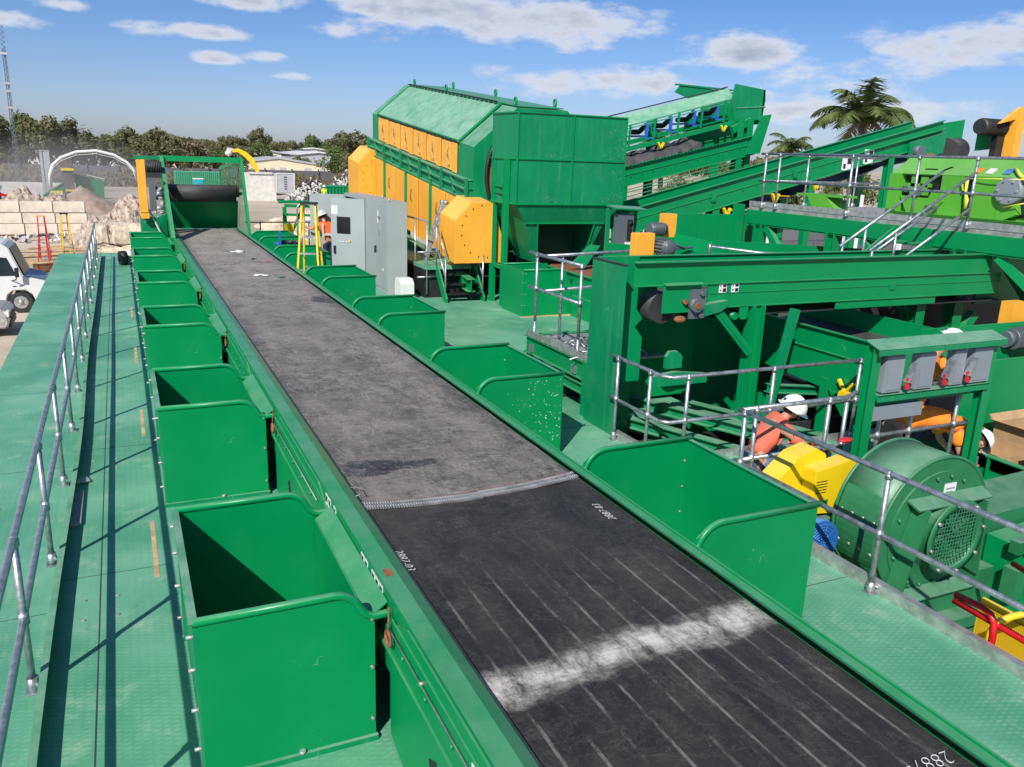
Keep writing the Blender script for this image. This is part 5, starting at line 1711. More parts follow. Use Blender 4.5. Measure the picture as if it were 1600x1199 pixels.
# ================================================================ INCLINED CONVEYORS beyond
def inclined(name, label, A, B, depth, y0, mat='green', lip=True, legs=(), cat='conveyor', width=1.1, belt=True, cleats=False):
    """A, B: (x, z) of top edge of the near side frame at plane y0"""
    root = thing(name, (A[0], y0 + .7, 0), label, cat)
    ax, az = A; bx, bz = B
    k = MB()
    k.prism([(ax, az - depth), (bx, bz - depth), (bx, bz), (ax, az)], 'y', y0, y0 + .02)
    dx = bx - ax
    sl = (bz - az) / dx
    for off, w_ in ((0, .09), (-depth * .45, .03), (-depth, .07)):
        k.beam((ax, y0 - w_ / 2 + .01, az + off), (bx, y0 - w_ / 2 + .01, bz + off), w_, .018)
    k.build('side_frame', mat, root)
    k = MB()
    k.prism([(ax, az - depth), (bx, bz - depth), (bx, bz), (ax, az)], 'y', y0 + width, y0 + width + .02)
    k.beam((ax, y0 + width, az), (bx, y0 + width, bz), .09, .018)
    k.build('side_frame', mat, root)
    if belt:
        k = MB(); k.beam((ax, y0 + width / 2, az - depth * .75), (bx, y0 + width / 2, bz - depth * .75), width - .06, .02)
        bt = [(ax + dx * t, y0 + width / 2, az + (bz - az) * t - depth - .22 - .10 * math.sin(math.pi * ((t * 5) % 1))) for t in [i / 40 for i in range(41)]]
        for p, q in zip(bt[:-1], bt[1:]):
            k.beam(p, q, width - .2, .015)
        k.build('belt', 'rubber', root)
    for t, zb in legs:
        x = ax + dx * t; z = az + (bz - az) * t - depth
        k = MB(); k.channel((x, y0 + .05, zb), (x, y0 + .05, z + .1), .22, .18, up=(0, 1, 0)); k.mk(); k.channel((x, y0 + width, zb), (x, y0 + width, z + .1), .22, .18, up=(0, 1, 0)); k.build('leg', mat, root)
    return root, sl


c1, s1 = inclined('inclined_conveyor', 'long green inclined conveyor climbing to the upper right behind the baler', (11.6, 2.22), (22.4, 4.88), .62, 18, legs=((.25, -2.5), (.55, -2.5), (.82, -2.5)))
k = MB(); k.beam((18.9, 17.95, 3.28 + .5), (22.5, 17.95, 4.16 + .5), .08, .02); k.build('stiffener', 'green', c1)
k = MB(); k.cyl((22.9, 18.2, 4.0), (25.2, 19.6, 4.1), .40, 26); k.build('head_drum', 'rubber', c1)
k = MB(); k.prism([(21.0, 4.2), (22.45, 4.55), (22.4, 3.95), (21.0, 3.6)], 'y', 17.85, 17.9); k.build('take_up_plate', 'green_worn', c1)
k = MB(); k.cyl((21.3, 17.7, 3.95), (21.3, 17.95, 3.95), .17, 18); k.build('shaft_bearing', 'motor_grey', c1)
k = MB(); k.sphere((21.8, 17.8, 3.8), .18, 12, (1.4, .8, .7)); k.build('shaft', 'rust', c1)
k = MB(); kb = MB()
for x in (18.55, 19.35):
    z = 2.22 + (x - 11.6) * s1 - .38
    k.mk(); kb.mk(); k.box(x, x + .36, 17.965, 17.975, z - .2, z + .2); kb.box(x + .19, x + .33, 17.955, 17.965, z - .02, z + .16); kb.box(x + .05, x + .13, 17.955, 17.965, z - .15, z - .02)
st = k.build('safety_sticker', 'white', c1); kb.build('sticker_symbol', 'black', st)
for x in (12.9, 14.6, 16.2, 17.6):
    z = 2.22 + (x - 11.6) * s1 - .62
    k = MB(); k.beam((x - .11, 17.9, z - .06), (x, 17.9, z - .28), .06, .08, (0, 1, 0)); k.beam((x + .11, 17.9, z - .06), (x, 17.9, z - .28), .06, .08, (0, 1, 0)); k.box(x, x + .45, 17.85, 17.88, z - .12, z - .10); k.build('return_bracket', 'yellow', c1)
k = MB()
for i in range(22):
    x = 12 + .45 * i; z = 2.22 + (x - 11.6) * s1 - .34
    k.mk(); k.cyl((x, 17.975, z), (x, 17.99, z), .02, 6)
for x in (14.2, 16.9):
    z = 2.22 + (x - 11.6) * s1 - .34; k.box(x - .09, x + .05, 17.95, 17.99, z - .08, z + .12)
k.build('bolts', 'green_worn', c1)
c1b = thing('receiving_conveyor', (24, 19.5, 0), 'green conveyor head with orange upright guard at the upper right', 'conveyor')
k = MB(); k.prism([(22.45, 4.0), (27.2, 4.3), (27.2, 5.2), (22.45, 4.45)], 'y', 21, 21.03); k.prism([(25.6, 4.1), (27.3, 4.3), (27.3, 5.25), (25.6, 4.9)], 'y', 19.2, 19.24); k.build('side_frame', 'green', c1b)
k = MB(); k.beam((26.5, 18.6, 3.2), (26.5, 18.6, 5.35), .35, .35); k.prism([(25.6, 4.95), (26.5, 5.5), (26.7, 5.5), (26.7, 5.2)], 'y', 18.5, 18.6); k.build('drive_guard', 'orange', c1b)
k = MB(); k.cyl((25.2, 18.9, 4.85), (26.6, 18.9, 4.85), .24, 20); k.box(26.0, 26.35, 18.8, 19.0, 3.4, 4.6)
for i in range(14):
    k.cyl((25.3 + .08 * i, 18.9, 4.85), (25.33 + .08 * i, 18.9, 4.85), .265, 20)
k.build('drive_motor', 'dark_steel', c1b)

# middle conveyor with trough idlers and rough material on its belt
c2_, s2 = inclined('loaded_conveyor', 'green inclined conveyor with heaped dark rubber sheeting behind the hopper', (11.9, 2.98), (17.6, 4.28), .55, 20.6, legs=((.2, -2.5), (.9, -2.5)), belt=False)
k = MB()
for i, (o1, o2) in enumerate(((-.66, .02), (-.74, .03), (-.86, .04))):
    k.beam((11.9, 20.58, 2.98 + o1), (17.2, 20.58, 2.98 + 5.3 * s2 + o1), .05, .02)
for i in range(40):
    x = 12 + .115 * i; z = 2.98 + (x - 11.9) * s2
    k.box(x, x + .06, 20.52, 20.56, z - .01, z + .03)
for i in range(14):
    x = 12.1 + .38 * i; z = 2.98 + (x - 11.9) * s2 - .3
    k.cyl((x, 20.57, z), (x, 20.6, z), .018, 6)
k.build('side_ribs', 'green_worn', c2_)
k = MB()
vs = []; fs = []
NXx, NYy = 60, 14
for i in range(NXx + 1):
    for j in range(NYy + 1):
        u = i / NXx; x = 12 + 4.0 * u; y = 20.65 + 1.4 * j / NYy
        z = 2.98 + (x - 11.9) * s2 + .0 + .34 * math.sin(math.pi * j / NYy) ** .6 * (.75 + .35 * noise.noise(Vector((x * 1.7, y * 1.3, 1)))) + .07 * noise.noise(Vector((x * 5, y * 3, 3)))
        if u > .93: z -= (u - .93) * 5
        vs.append((x, y, z))
for i in range(NXx):
    for j in range(NYy):
        a = i * (NYy + 1) + j
        fs.append((a, a + 1, a + NYy + 2, a + NYy + 1))
k.add(vs, fs)
k.build('rubber_sheeting', 'rubber', c2_)
k = MB(); k.prism([(16.2, 4.0), (17.9, 3.75), (18.2, 4.95), (16.9, 4.9), (16.0, 4.75)], 'y', 22.1, 22.14); k.mk(); k.prism([(17.2, 3.7), (17.75, 3.75), (18.05, 4.9), (17.7, 4.85)], 'y', 20.5, 20.54); k.build('end_hood', 'green', c2_)

# top conveyor with blue idlers
c3 = thing('idler_conveyor', (14, 21.5, 0), 'highest green conveyor with blue trough idlers and boxed head chute', 'conveyor')
A3 = (12.6, 4.18); B3 = (17.0, 5.32); s3 = (B3[1] - A3[1]) / (B3[0] - A3[0])
k = MB()
k.slab([(A3[0] - .6, 21.0, A3[1] - .6 * s3), (B3[0], 21.0, B3[1]), (B3[0], 21.35, B3[1] + .30), (A3[0] - .6, 21.35, A3[1] + .30 - .6 * s3)], .02)
k.beam((A3[0] - .6, 20.98, A3[1] - .6 * s3), (B3[0], 20.98, B3[1]), .05, .04)
k.beam((A3[0] - .6, 20.98, A3[1] - .08 - .6 * s3), (B3[0], 20.98, B3[1] - .08), .03, .03)
k.build('skirt', 'green_roof', c3)
k = MB(); k.beam((A3[0] - .6, 21.4, A3[1] + .36 - .6 * s3), (B3[0], 21.4, B3[1] + .34), .06, .03); k.build('skirt_rubber', 'rubber', c3)
k = MB(); k.beam((A3[0] - .6, 20.95, A3[1] - .62 - .6 * s3), (B3[0] + .4, 20.95, B3[1] - .60), .07, .13)
k.beam((A3[0] - .6, 22.3, A3[1] - .62 - .6 * s3), (B3[0] + .4, 22.3, B3[1] - .60), .07, .13)
for i in range(6):
    x = A3[0] - .1 + .82 * i; z = A3[1] + (x - A3[0]) * s3
    k.beam((x, 20.93, z - .60), (x + .03, 20.93, z + .03), .05, .05)
k.build('truss', 'green', c3)
for i in range(6):
    x = A3[0] - .3 + .82 * i; z = A3[1] + (x - A3[0]) * s3 - .42
    k = MB(); k.beam((x, 21.0, z), (x, 22.2, z), .10, .05); k.beam((x, 21.0, z), (x, 21.0, z + .34), .06, .10); k.beam((x, 22.2, z), (x, 22.2, z + .34), .06, .1); k.beam((x - .05, 20.98, z - .06), (x + .25, 20.98, z - .04), .05, .05)
    idl = k.build('idler_frame', 'blue', c3)
    k = MB(); k.cyl((x, 21.4, z + .12), (x, 21.85, z + .12), .075, 12); k.cyl((x, 21.05, z + .30), (x, 21.37, z + .13), .075, 12); k.build('idler_roll', 'rubber', idl)
k = MB(); k.prism([(17.0, 4.65), (18.0, 4.75), (18.1, 5.32), (18.05, 5.62), (16.9, 5.72), (16.8, 5.2)], 'y', 20.9, 20.93); k.prism([(17.0, 4.5), (18.0, 4.6), (18.05, 5.62), (16.0, 5.72), (15.8, 5.5), (16.8, 5.2)], 'y', 22.4, 22.43)
k.box(18.0, 18.06, 20.9, 22.4, 4.62, 5.62); k.beam((15.8, 22.4, 5.72), (18.05, 22.4, 5.68), .06, .05)
k.slab([(17.0, 20.89, 5.05), (18.1, 20.89, 5.15), (18.1, 20.93, 5.12), (17, 20.93, 5.02)], .03)
k.build('head_chute', 'green_worn', c3)
k = MB()
for (x, y) in ((17.15, 20.85), (17.5, 20.85), (15.0, 22.3)):
    k.mk(); k.channel((x, y, -2.5), (x, y, 4.75), .22, .2, up=(0, 1, 0))
k.beam((16.9, 20.85, 4.4), (17.6, 20.85, 4.7), .1, .2); k.build('leg', 'green', c3)
for x in (14.4, 16.6):
    z = A3[1] + (x - A3[0]) * s3 - .70
    k = MB(); k.beam((x - .1, 20.9, z), (x, 20.9, z - .16), .05, .07, (0, 1, 0)); k.beam((x + .1, 20.9, z), (x, 20.9, z - .16), .05, .07, (0, 1, 0)); k.build('return_bracket', 'yellow', c3)

# mid distance machines under the inclined conveyor
wb = thing('panelled_machine', (11.8, 14.5, 0), 'dark green panelled machine casing below the inclined conveyor', 'machine')
k = MB(); k.box(9.9, 12.6, 14.4, 14.44, .9, 2.38); k.box(11.9, 12.1, 14.25, 14.4, .2, 2.6)
for x in (10.4, 10.95, 11.5):
    k.box(x, x + .03, 14.37, 14.4, 1.2, 2.38)
k.beam((9.9, 14.33, 1.62), (12.0, 14.33, 1.42), .05, .06)
k.build('casing', 'green', wb)
k = MB(); k.beam((9.4, 13.0, 1.95), (11.4, 12.0, 1.55), .04, .35); k.beam((9.9, 12.4, 1.9), (14, 12.0, 1.7), .04, .3); k.beam((7.2, 11.8, 1.95), (9.6, 11.6, 1.75), .04, .30); k.build('trough_side', 'green', wb)
k = MB(); k.box(9.2, 9.45, 13.0, 13.2, 2.05, 2.48); k.build('drive_guard', 'orange', wb)
k = MB(); k.cyl((8.85, 13.0, 2.2), (9.2, 13.0, 2.2), .11, 18)
for i in range(8):
    k.cyl((8.88 + .035 * i, 13.0, 2.2), (8.895 + .035 * i, 13.0, 2.2), .125, 18)
k.build('drive_motor', 'motor_grey', wb)
k = MB(); k.tube([(8.7, 11.0, 2.0), (8.7, 11.0, 2.15)], .03, 8)
k.tube([(9.5, 12.0, 1.6), (9.5, 12.0, 1.99), (10.1, 11.4, 1.93), (11.6, 10.6, 1.9)], .03, 8); k.tube([(10.1, 11.4, 1.93), (10.1, 11.4, 1.5)], .025, 8)
k.build('pipe_rail', 'galv', wb)
k = MB(); k.box(10.3, 12.6, 13.6, 13.65, -2.4, -.2); k.beam((11.4, 14.0, 1.5), (12.2, 14.0, -.5), .1, .1); k.box(9.0, 11.8, 10.4, 12.6, -2.4, -.6); k.box(10.5, 13.8, 8.0, 8.2, -1.3, .9)
k.box(10.9, 15, 10.6, 10.7, -1.3, 1.5); k.box(12.6, 16, 9.3, 9.4, -1.3, 1.35); k.build('body_and_dark_fill', 'dark_steel', wb)  # dark sheets here are added as the black shade under the machinery
# diagonal strut and dark gear near the right edge
ds = thing('support_frame', (12.6, 8.4, -1.3), 'green diagonal strut and posts under the right end of the transfer conveyor', 'frame')
k = MB(); k.beam((12.05, 8.38, 2.28), (13.4, 8.38, 1.15), .06, .16, (0, 1, 0)); k.box(12.2, 13.6, 8.7, 8.75, 1.4, 2.25); k.build('strut', 'green', ds)
k = MB(); k.channel((10.9, 8.7, -1.3), (10.9, 8.7, 1.6), .18, .18, up=(0, 1, 0)); k.beam((10.9, 8.9, 1.2), (12.5, 9.2, -.2), .12, .16); k.beam((12.5, 8.9, 1.2), (11.3, 8.9, -.4), .12, .16); k.build('post', 'green', ds)


# ================================================================ PEOPLE
def skin_mesh(name, pts, edges, radii, mat, parent, levels=1, root_i=0, extra=None):
    L = Vector(ROOTL[parent])
    me = bpy.data.meshes.new('t')
    me.from_pydata([Vector(p) - L for p in pts], edges, [])
    ob = bpy.data.objects.new('t', me)
    col.objects.link(ob)
    ob.modifiers.new('s', 'SKIN')
    me.skin_vertices[0].data[0].use_root = False
    for i, r in enumerate(radii):
        sv = me.skin_vertices[0].data[i]
        sv.radius = (r, r) if not isinstance(r, tuple) else r
        sv.use_root = (i == root_i)
    sub = ob.modifiers.new('u', 'SUBSURF'); sub.levels = levels; sub.render_levels = levels
    dg = bpy.context.evaluated_depsgraph_get()
    m2 = bpy.data.meshes.new_from_object(ob.evaluated_get(dg))
    bpy.data.objects.remove(ob)
    if extra:
        bm = bmesh.new(); bm.from_mesh(m2)
        for (c, r, sc) in extra:
            tmp = MB().sphere(Vector(c) - L, r, 12, sc)
            vv = [bm.verts.new(p) for p in tmp.v]
            for f in tmp.f:
                if len(set(f)) > 2:
                    try: bm.faces.new([vv[i] for i in f])
                    except ValueError: pass
        bm.to_mesh(m2); bm.free()
    for p in m2.polygons: p.use_smooth = True
    m2.materials.clear(); m2.materials.append(MATS[mat])
    o = bpy.data.objects.new(name, m2)
    col.objects.link(o); o.parent = parent
    ROOTL[o] = ROOTL[parent]
    return o


def hand_chain(pts, edges, rad, wi, dirv, side):
    """palm and five separate fingers growing from wrist index wi"""
    w0 = Vector(pts[wi]); d = Vector(dirv).normalized(); sd_ = Vector(side).normalized(); dn = d.cross(sd_)
    palm = w0 + d * .075
    pts.append(palm); rad.append((.036, .02)); edges.append((wi, len(pts) - 1)); pi = len(pts) - 1
    for k_, (off, ln) in enumerate(((-.032, .065), (-.011, .078), (.011, .074), (.031, .058))):
        a = palm + sd_ * off + d * .02; b_ = a + d * ln * .55 + dn * .008; c = b_ + d * ln * .35 + dn * .022
        i0 = len(pts); pts += [a, b_, c]; rad += [.0105, .0095, .0085]; edges += [(pi, i0), (i0, i0 + 1), (i0 + 1, i0 + 2)]
    a = w0 + d * .04 + sd_ * -.045; b_ = a + d * .035 + sd_ * -.025
    i0 = len(pts); pts += [a, b_]; rad += [.012, .010]; edges += [(wi, i0), (i0, i0 + 1)]


def person(loc, label, J, shirt, trousers, shoe='khaki', helmet='helmet', sleeves=True, vest=None, look=(0, -1, 0), group=None, fat=1.0, upv=None, hem=-.25):
    root = thing('person', loc, label, 'person', group)
    V_ = {k_: Vector(v) for k_, v in J.items()}
    order = ['pelvis', 'spine', 'chest', 'neckb', 'neck', 'head', 'shL', 'elL', 'wrL', 'shR', 'elR', 'wrR', 'hipL', 'knL', 'anL', 'toL', 'hipR', 'knR', 'anR', 'toR']
    rad = dict(pelvis=(.125, .10), spine=(.12, .095), chest=(.135, .10), neckb=.06, neck=.05, head=.082, shL=.062, elL=.043, wrL=.029, shR=.062, elR=.043, wrR=.029,
               hipL=.085, knL=.058, anL=.04, toL=.036, hipR=.085, knR=.058, anR=.04, toR=.036)
    idx = {n_: i for i, n_ in enumerate(order)}
    pts = [V_[n_] for n_ in order]; rs = [rad[n_] for n_ in order]
    E_ = [('pelvis', 'spine'), ('spine', 'chest'), ('chest', 'neckb'), ('neckb', 'neck'), ('neck', 'head'), ('chest', 'shL'), ('shL', 'elL'), ('elL', 'wrL'), ('chest', 'shR'), ('shR', 'elR'), ('elR', 'wrR'),
          ('pelvis', 'hipL'), ('hipL', 'knL'), ('knL', 'anL'), ('anL', 'toL'), ('pelvis', 'hipR'), ('hipR', 'knR'), ('knR', 'anR'), ('anR', 'toR')]
    ed = [(idx[a], idx[b_]) for a, b_ in E_]
    for s_n in ('L', 'R'):
        dv = (V_['wr' + s_n] - V_['el' + s_n]).normalized()
        sdv = dv.cross(Vector((0, 0, 1)) if abs(dv.z) < .8 else Vector((1, 0, 0)))
        hand_chain(pts, ed, rs, idx['wr' + s_n], dv, sdv * (1 if s_n == 'L' else -1))
    hd_ = V_['head']; lk = Vector(look).normalized(); sdv = lk.cross(Vector((0, 0, 1))).normalized()
    if sdv.length < .1: sdv = Vector((1, 0, 0))
    ex = [(hd_ + Vector((0, 0, .01)), .098, (.86, .95, 1.12)), (hd_ + lk * .095 - Vector((0, 0, .02)), .018, (1, 1, 1.3)), (hd_ + sdv * .085, .022, (.6, .8, 1.3)), (hd_ - sdv * .085, .022, (.6, .8, 1.3)),
          (hd_ + lk * .085 - Vector((0, 0, .06)), .022, (1, 1, .45)), (hd_ + lk * .082 + sdv * .032 + Vector((0, 0, .012)), .013, (1, 1, .8)), (hd_ + lk * .082 - sdv * .032 + Vector((0, 0, .012)), .013, (1, 1, .8))]
    skin_mesh('body', pts, ed, rs, 'skin', root, 2, 0, ex)
    # shirt: torso and upper arms
    el = .42
    shp = ['pelvis', 'spine', 'chest', 'neckb']
    P = [V_['pelvis'] + (V_['pelvis'] - V_['spine']) * hem, V_['spine'], V_['chest'], V_['neckb'].lerp(V_['neck'], .25), V_['shL'], V_['shL'].lerp(V_['elL'], .75 if sleeves else .3), V_['shR'], V_['shR'].lerp(V_['elR'], .75 if sleeves else .3)]
    Rr = [(.150 * fat, .125 * fat), (.145 * fat, .12 * fat), (.16 * fat, .125 * fat), (.098, .088), .088 * fat, .068 * fat, .088 * fat, .068 * fat]
    skin_mesh('shirt', P, [(0, 1), (1, 2), (2, 3), (2, 4), (4, 5), (2, 6), (6, 7)], Rr, shirt, root, 2)
    P = [V_['pelvis'] + (V_['spine'] - V_['pelvis']) * .2, V_['pelvis'], V_['hipL'], V_['knL'], V_['anL'].lerp(V_['knL'], .1), V_['hipR'], V_['knR'], V_['anR'].lerp(V_['knR'], .1)]
    skin_mesh('trousers', P, [(0, 1), (1, 2), (2, 3), (3, 4), (1, 5), (5, 6), (6, 7)], [(.135, .115), (.14, .12), .10, .078, .06, .10, .078, .06], trousers, root, 2)
    for s_n in ('L', 'R'):
        skin_mesh('boot', [V_['an' + s_n], V_['an' + s_n].lerp(V_['to' + s_n], .3) - Vector((0, 0, .015)), V_['to' + s_n]], [(0, 1), (1, 2)], [.055, .055, .045], shoe, root, 1)
    ax = Vector(upv).normalized() if upv else (hd_ - V_['neck']).normalized()
    sdv = (sdv - ax * sdv.dot(ax)).normalized()
    if helmet:
        Mh = frame_M(hd_ + ax * .035, sdv, ax.cross(sdv))
        k_ = MB(Mh)
        k_.sphere((0, 0, .0), .14, 20, (.95, 1.08, 1.0), half=True)
        nn_ = 28; vs_ = []
        for i in range(nn_):
            a = 2 * math.pi * i / nn_
            front = .5 + .5 * math.cos(a - math.pi / 2)
            r_ = .135 * (1.03 + .24 + .12 * front)
            vs_.append((.95 * r_ * math.cos(a), 1.05 * r_ * math.sin(a), -.012 - .012 * front))
        inner = [(.122 * math.cos(2 * math.pi * i / nn_), .142 * math.sin(2 * math.pi * i / nn_), .004) for i in range(nn_)]
        k_.add(vs_ + inner, [(i, (i + 1) % nn_, nn_ + (i + 1) % nn_, nn_ + i) for i in range(nn_)], True)
        for off in (-.03, 0, .03):
            k_.tube([(off, .13 * math.cos(R(t)) , .135 * math.sin(R(t)) + .004) for t in range(10, 171, 20)], .006, 5)
        hm = k_.build('hard_hat', helmet, root)
        k_ = MB(Mh)
        for q, a in enumerate((-35, -10, 15)):
            p = Vector((math.sin(R(a)) * .124, -math.cos(R(a)) * .146, .045))
            k_.cyl(p * .93, p * 1.0, .018, 12)
        k_.build('hat_sticker', 'navy', hm)
        k_ = MB(Mh); k_.sphere((0, -.01, -.01), .108, 14, (.92, 1.0, .8)); k_.build('hair', 'hair', root)
    if vest:
        for (a, b_) in vest:
            pass
    return root


# salmon shirted worker crouching at the rail, working on the yellow guard
person((6.25, 6.5, 0), 'person in salmon shirt, jeans and white hard hat crouching behind the handrail', dict(
    pelvis=(6.10, 6.62, .30), spine=(6.16, 6.60, .46), chest=(6.30, 6.56, .66), neckb=(6.38, 6.53, .76), neck=(6.41, 6.51, .79), head=(6.45, 6.49, .86),
    shL=(6.40, 6.70, .70), elL=(6.62, 6.66, .52), wrL=(6.82, 6.50, .46), shR=(6.27, 6.38, .70), elR=(6.48, 6.22, .50), wrR=(6.72, 6.22, .46),
    hipL=(6.14, 6.72, .28), knL=(6.55, 6.78, .34), anL=(6.35, 6.78, .06), toL=(6.52, 6.80, .04),
    hipR=(6.12, 6.52, .26), knR=(6.50, 6.42, .22), anR=(6.18, 6.44, .07), toR=(6.30, 6.42, .04)), 'salmon_cloth', 'jeans', look=(.75, -.45, -.3), upv=(.35, -.25, .9))
# standing worker behind the switch boxes
person((8.55, 6.75, 0), 'person in orange shirt standing behind the grey switch boxes with hands on the rail', dict(
    pelvis=(8.80, 6.84, .72), spine=(8.80, 6.82, .90), chest=(8.82, 6.76, 1.14), neckb=(8.86, 6.68, 1.29), neck=(8.89, 6.65, 1.34), head=(8.95, 6.60, 1.44),
    shL=(9.00, 6.82, 1.20), elL=(9.12, 6.60, 1.02), wrL=(9.02, 6.30, 1.08), shR=(8.67, 6.66, 1.20), elR=(8.72, 6.42, 1.00), wrR=(8.90, 6.29, 1.08),
    hipL=(8.90, 6.86, .66), knL=(8.92, 6.62, .42), anL=(8.92, 6.84, .08), toL=(8.94, 6.68, .04),
    hipR=(8.70, 6.82, .66), knR=(8.68, 6.58, .42), anR=(8.68, 6.80, .08), toR=(8.68, 6.64, .04)), 'orange_cloth', 'navy', look=(.5, -.8, -.4), fat=1.15, hem=1.1)
# kneeling worker
person((8.35, 6.6, 0), 'person in orange shirt and tan trousers kneeling with head down under the switch rack', dict(
    pelvis=(8.12, 6.60, .44), spine=(8.40, 6.56, .57), chest=(8.86, 6.44, .56), neckb=(9.12, 6.36, .44), neck=(9.20, 6.32, .37), head=(9.34, 6.26, .24),
    shL=(8.98, 6.62, .46), elL=(9.04, 6.58, .20), wrL=(9.16, 6.48, .05), shR=(8.96, 6.28, .42), elR=(8.98, 6.24, .14), wrR=(9.16, 6.22, .02),
    hipL=(8.14, 6.70, .34), knL=(8.36, 6.76, .08), anL=(8.00, 6.76, .06), toL=(7.86, 6.76, .04),
    hipR=(8.12, 6.50, .34), knR=(8.32, 6.44, .08), anR=(7.96, 6.44, .06), toR=(7.82, 6.44, .04)), 'orange_cloth', 'khaki', look=(.3, -.2, -.9), fat=1.25, upv=(.85, -.25, .45))
# hi-vis worker by the cabinets
pv = person((5.15, 23.9, 0), 'person in orange reflective vest and white hard hat reaching towards the stepladder', dict(
    pelvis=(5.32, 23.9, .92), spine=(5.30, 23.9, 1.05), chest=(5.26, 23.88, 1.25), neckb=(5.22, 23.9, 1.42), neck=(5.21, 23.92, 1.48), head=(5.18, 23.95, 1.57),
    shL=(5.08, 23.90, 1.34), elL=(4.84, 23.98, 1.22), wrL=(4.62, 24.05, 1.34), shR=(5.44, 23.9, 1.34), elR=(5.56, 24.0, 1.12), wrR=(5.50, 24.2, 1.0),
    hipL=(5.24, 23.9, .86), knL=(5.22, 23.88, .47), anL=(5.22, 23.92, .08), toL=(5.2, 24.1, .04),
    hipR=(5.42, 23.9, .86), knR=(5.44, 23.88, .47), anR=(5.44, 23.92, .08), toR=(5.46, 24.1, .04)), 'vest_orange', 'navy', look=(0, 1, -.1))
k = MB()
for x in (5.14, 5.38):
    k.beam((x, 23.73, 1.02), (x + (.02 if x > 5.2 else -.0), 23.745, 1.40), .05, .012, (0, 1, 0))
k.box(5.14, 5.47, 23.735, 23.75, 1.06, 1.12)
k.build('reflective_band', 'reflect', pv)
pg = person((5.55, 24.9, 0), 'person in yellow green shirt half hidden behind the open cabinet door', dict(
    pelvis=(5.6, 25.0, .92), spine=(5.58, 25.0, 1.05), chest=(5.55, 24.97, 1.27), neckb=(5.54, 24.96, 1.45), neck=(5.54, 24.95, 1.50), head=(5.53, 24.93, 1.60),
    shL=(5.38, 24.98, 1.38), elL=(5.32, 24.92, 1.14), wrL=(5.44, 24.75, 1.0), shR=(5.72, 24.98, 1.38), elR=(5.76, 24.9, 1.14), wrR=(5.66, 24.7, 1.0),
    hipL=(5.52, 25, .86), knL=(5.5, 25, .47), anL=(5.5, 25, .08), toL=(5.5, 24.85, .04), hipR=(5.7, 25, .86), knR=(5.7, 25, .47), anR=(5.7, 25, .08), toR=(5.7, 24.85, .04)),
    'hivis', 'navy', helmet='hivis', look=(0, -1, -.2))

tb_ = thing('tool_bag', (7.1, 6.9, 0), 'black tool bag with coloured handles behind the blower rail', 'bag')
k = MB(); k.box(7.12, 7.42, 6.75, 6.98, 0, .24); k.build('bag', 'black', tb_, bevel=.04)
k = MB(); k.cyl((7.15, 6.8, .22), (7.12, 6.78, .34), .016, 8); k.mk(); k.cyl((7.22, 6.8, .22), (7.2, 6.78, .32), .016, 8); k.build('tool_handle', 'sticker_red', tb_)
k = MB(); k.sphere((6.72, 5.95, .66), .06, 10, (1.6, .8, .5)); tag(k.build('pair_of_pliers', 'sticker_red', None, loc=(6.72, 5.95, .66)), 'red handled tool lying on top of the yellow guard by the blower', 'tool')

# ---- things on the left deck
k = MB()
k.box(-.66, -.65, 7.95, 8.75, .0, .05); k.box(-.65, -.58, 7.95, 8.75, .0, .01); k.box(-.58, -.57, 7.95, 8.75, 0, .04); 
k.prism([(-.66, 9.0), (-.52, 9.04), (-.55, 9.16), (-.64, 9.12)], 'z', .02, .03)
tag(k.build('channel_offcut', 'bare_steel', None, loc=(-.56, 5.9, 0)), 'short galvanized channel offcut lying against the walkway toe board', 'offcut')
k = MB(); k.prism([(-1.42, 6.5), (-1.18, 6.55), (-1.15, 6.68), (-1.38, 6.66)], 'z', .002, .03)
tag(k.build('wood_block', 'wood', None, loc=(-1.3, 6.6, 0)), 'small orange brown wooden offcut lying on the outer deck', 'wood')
for (x, y, lb) in ((-1.38, 7.35, 'small bright clamp casting nearest the wood offcut on the outer deck'), (-1.37, 8.55, 'small bright clamp casting beside the pale worn patch on the outer deck')):
    k = MB(); k.cyl((x, y, .002), (x, y, .06), .03, 10); k.cyl((x - .04, y, .03), (x + .05, y + .03, .03), .022, 8)
    tag(k.build('pipe_clamp', 'bare_steel', None, loc=(x, y, 0)), lb, 'clamp')
# hose reel at the end of the walkway
hr = thing('cable_reel', (-.05, 26.5, 0), 'black drum of cable beside a white bag on the far walkway', 'reel')
k = MB(); k.cyl((-.16, 26.4, .2), (.02, 26.45, .2), .2, 22); k.cyl((-.18, 26.4, .2), (-.16, 26.4, .2), .1, 16); k.build('drum', 'black', hr)
k = MB(); k.sphere((.08, 26.9, .2), .2, 12, (1.0, 1.2, .9)); k.build('sack', 'white', hr)

# ---- blue roller rack beside the farthest right bins
br_ = thing('idler_rack', (4.1, 23.0, 0), 'blue steel conveyor idler frame resting on the far bins', 'idler frame')
k = MB()
for y in (22.6, 23.4):
    k.beam((3.75, y, .90), (4.35, y, .90), .05, .05)
k.beam((3.75, 22.6, .5), (3.75, 22.6, 1.30), .05, .07); k.beam((4.35, 22.6, .5), (4.35, 22.6, 1.15), .05, .07); k.beam((3.75, 22.6, .9), (3.75, 23.4, .9), .05, .05); k.beam((4.35, 22.6, .9), (4.35, 23.4, .9), .05, .05)
k.build('rack_frame', 'blue', br_)
k = MB()
for i in range(3):
    k.mk(); k.cyl((3.79 + .19 * i, 22.75, .99), (3.95 + .19 * i, 22.75, .99), .06, 12)
k.build('roller', 'rubber', br_)

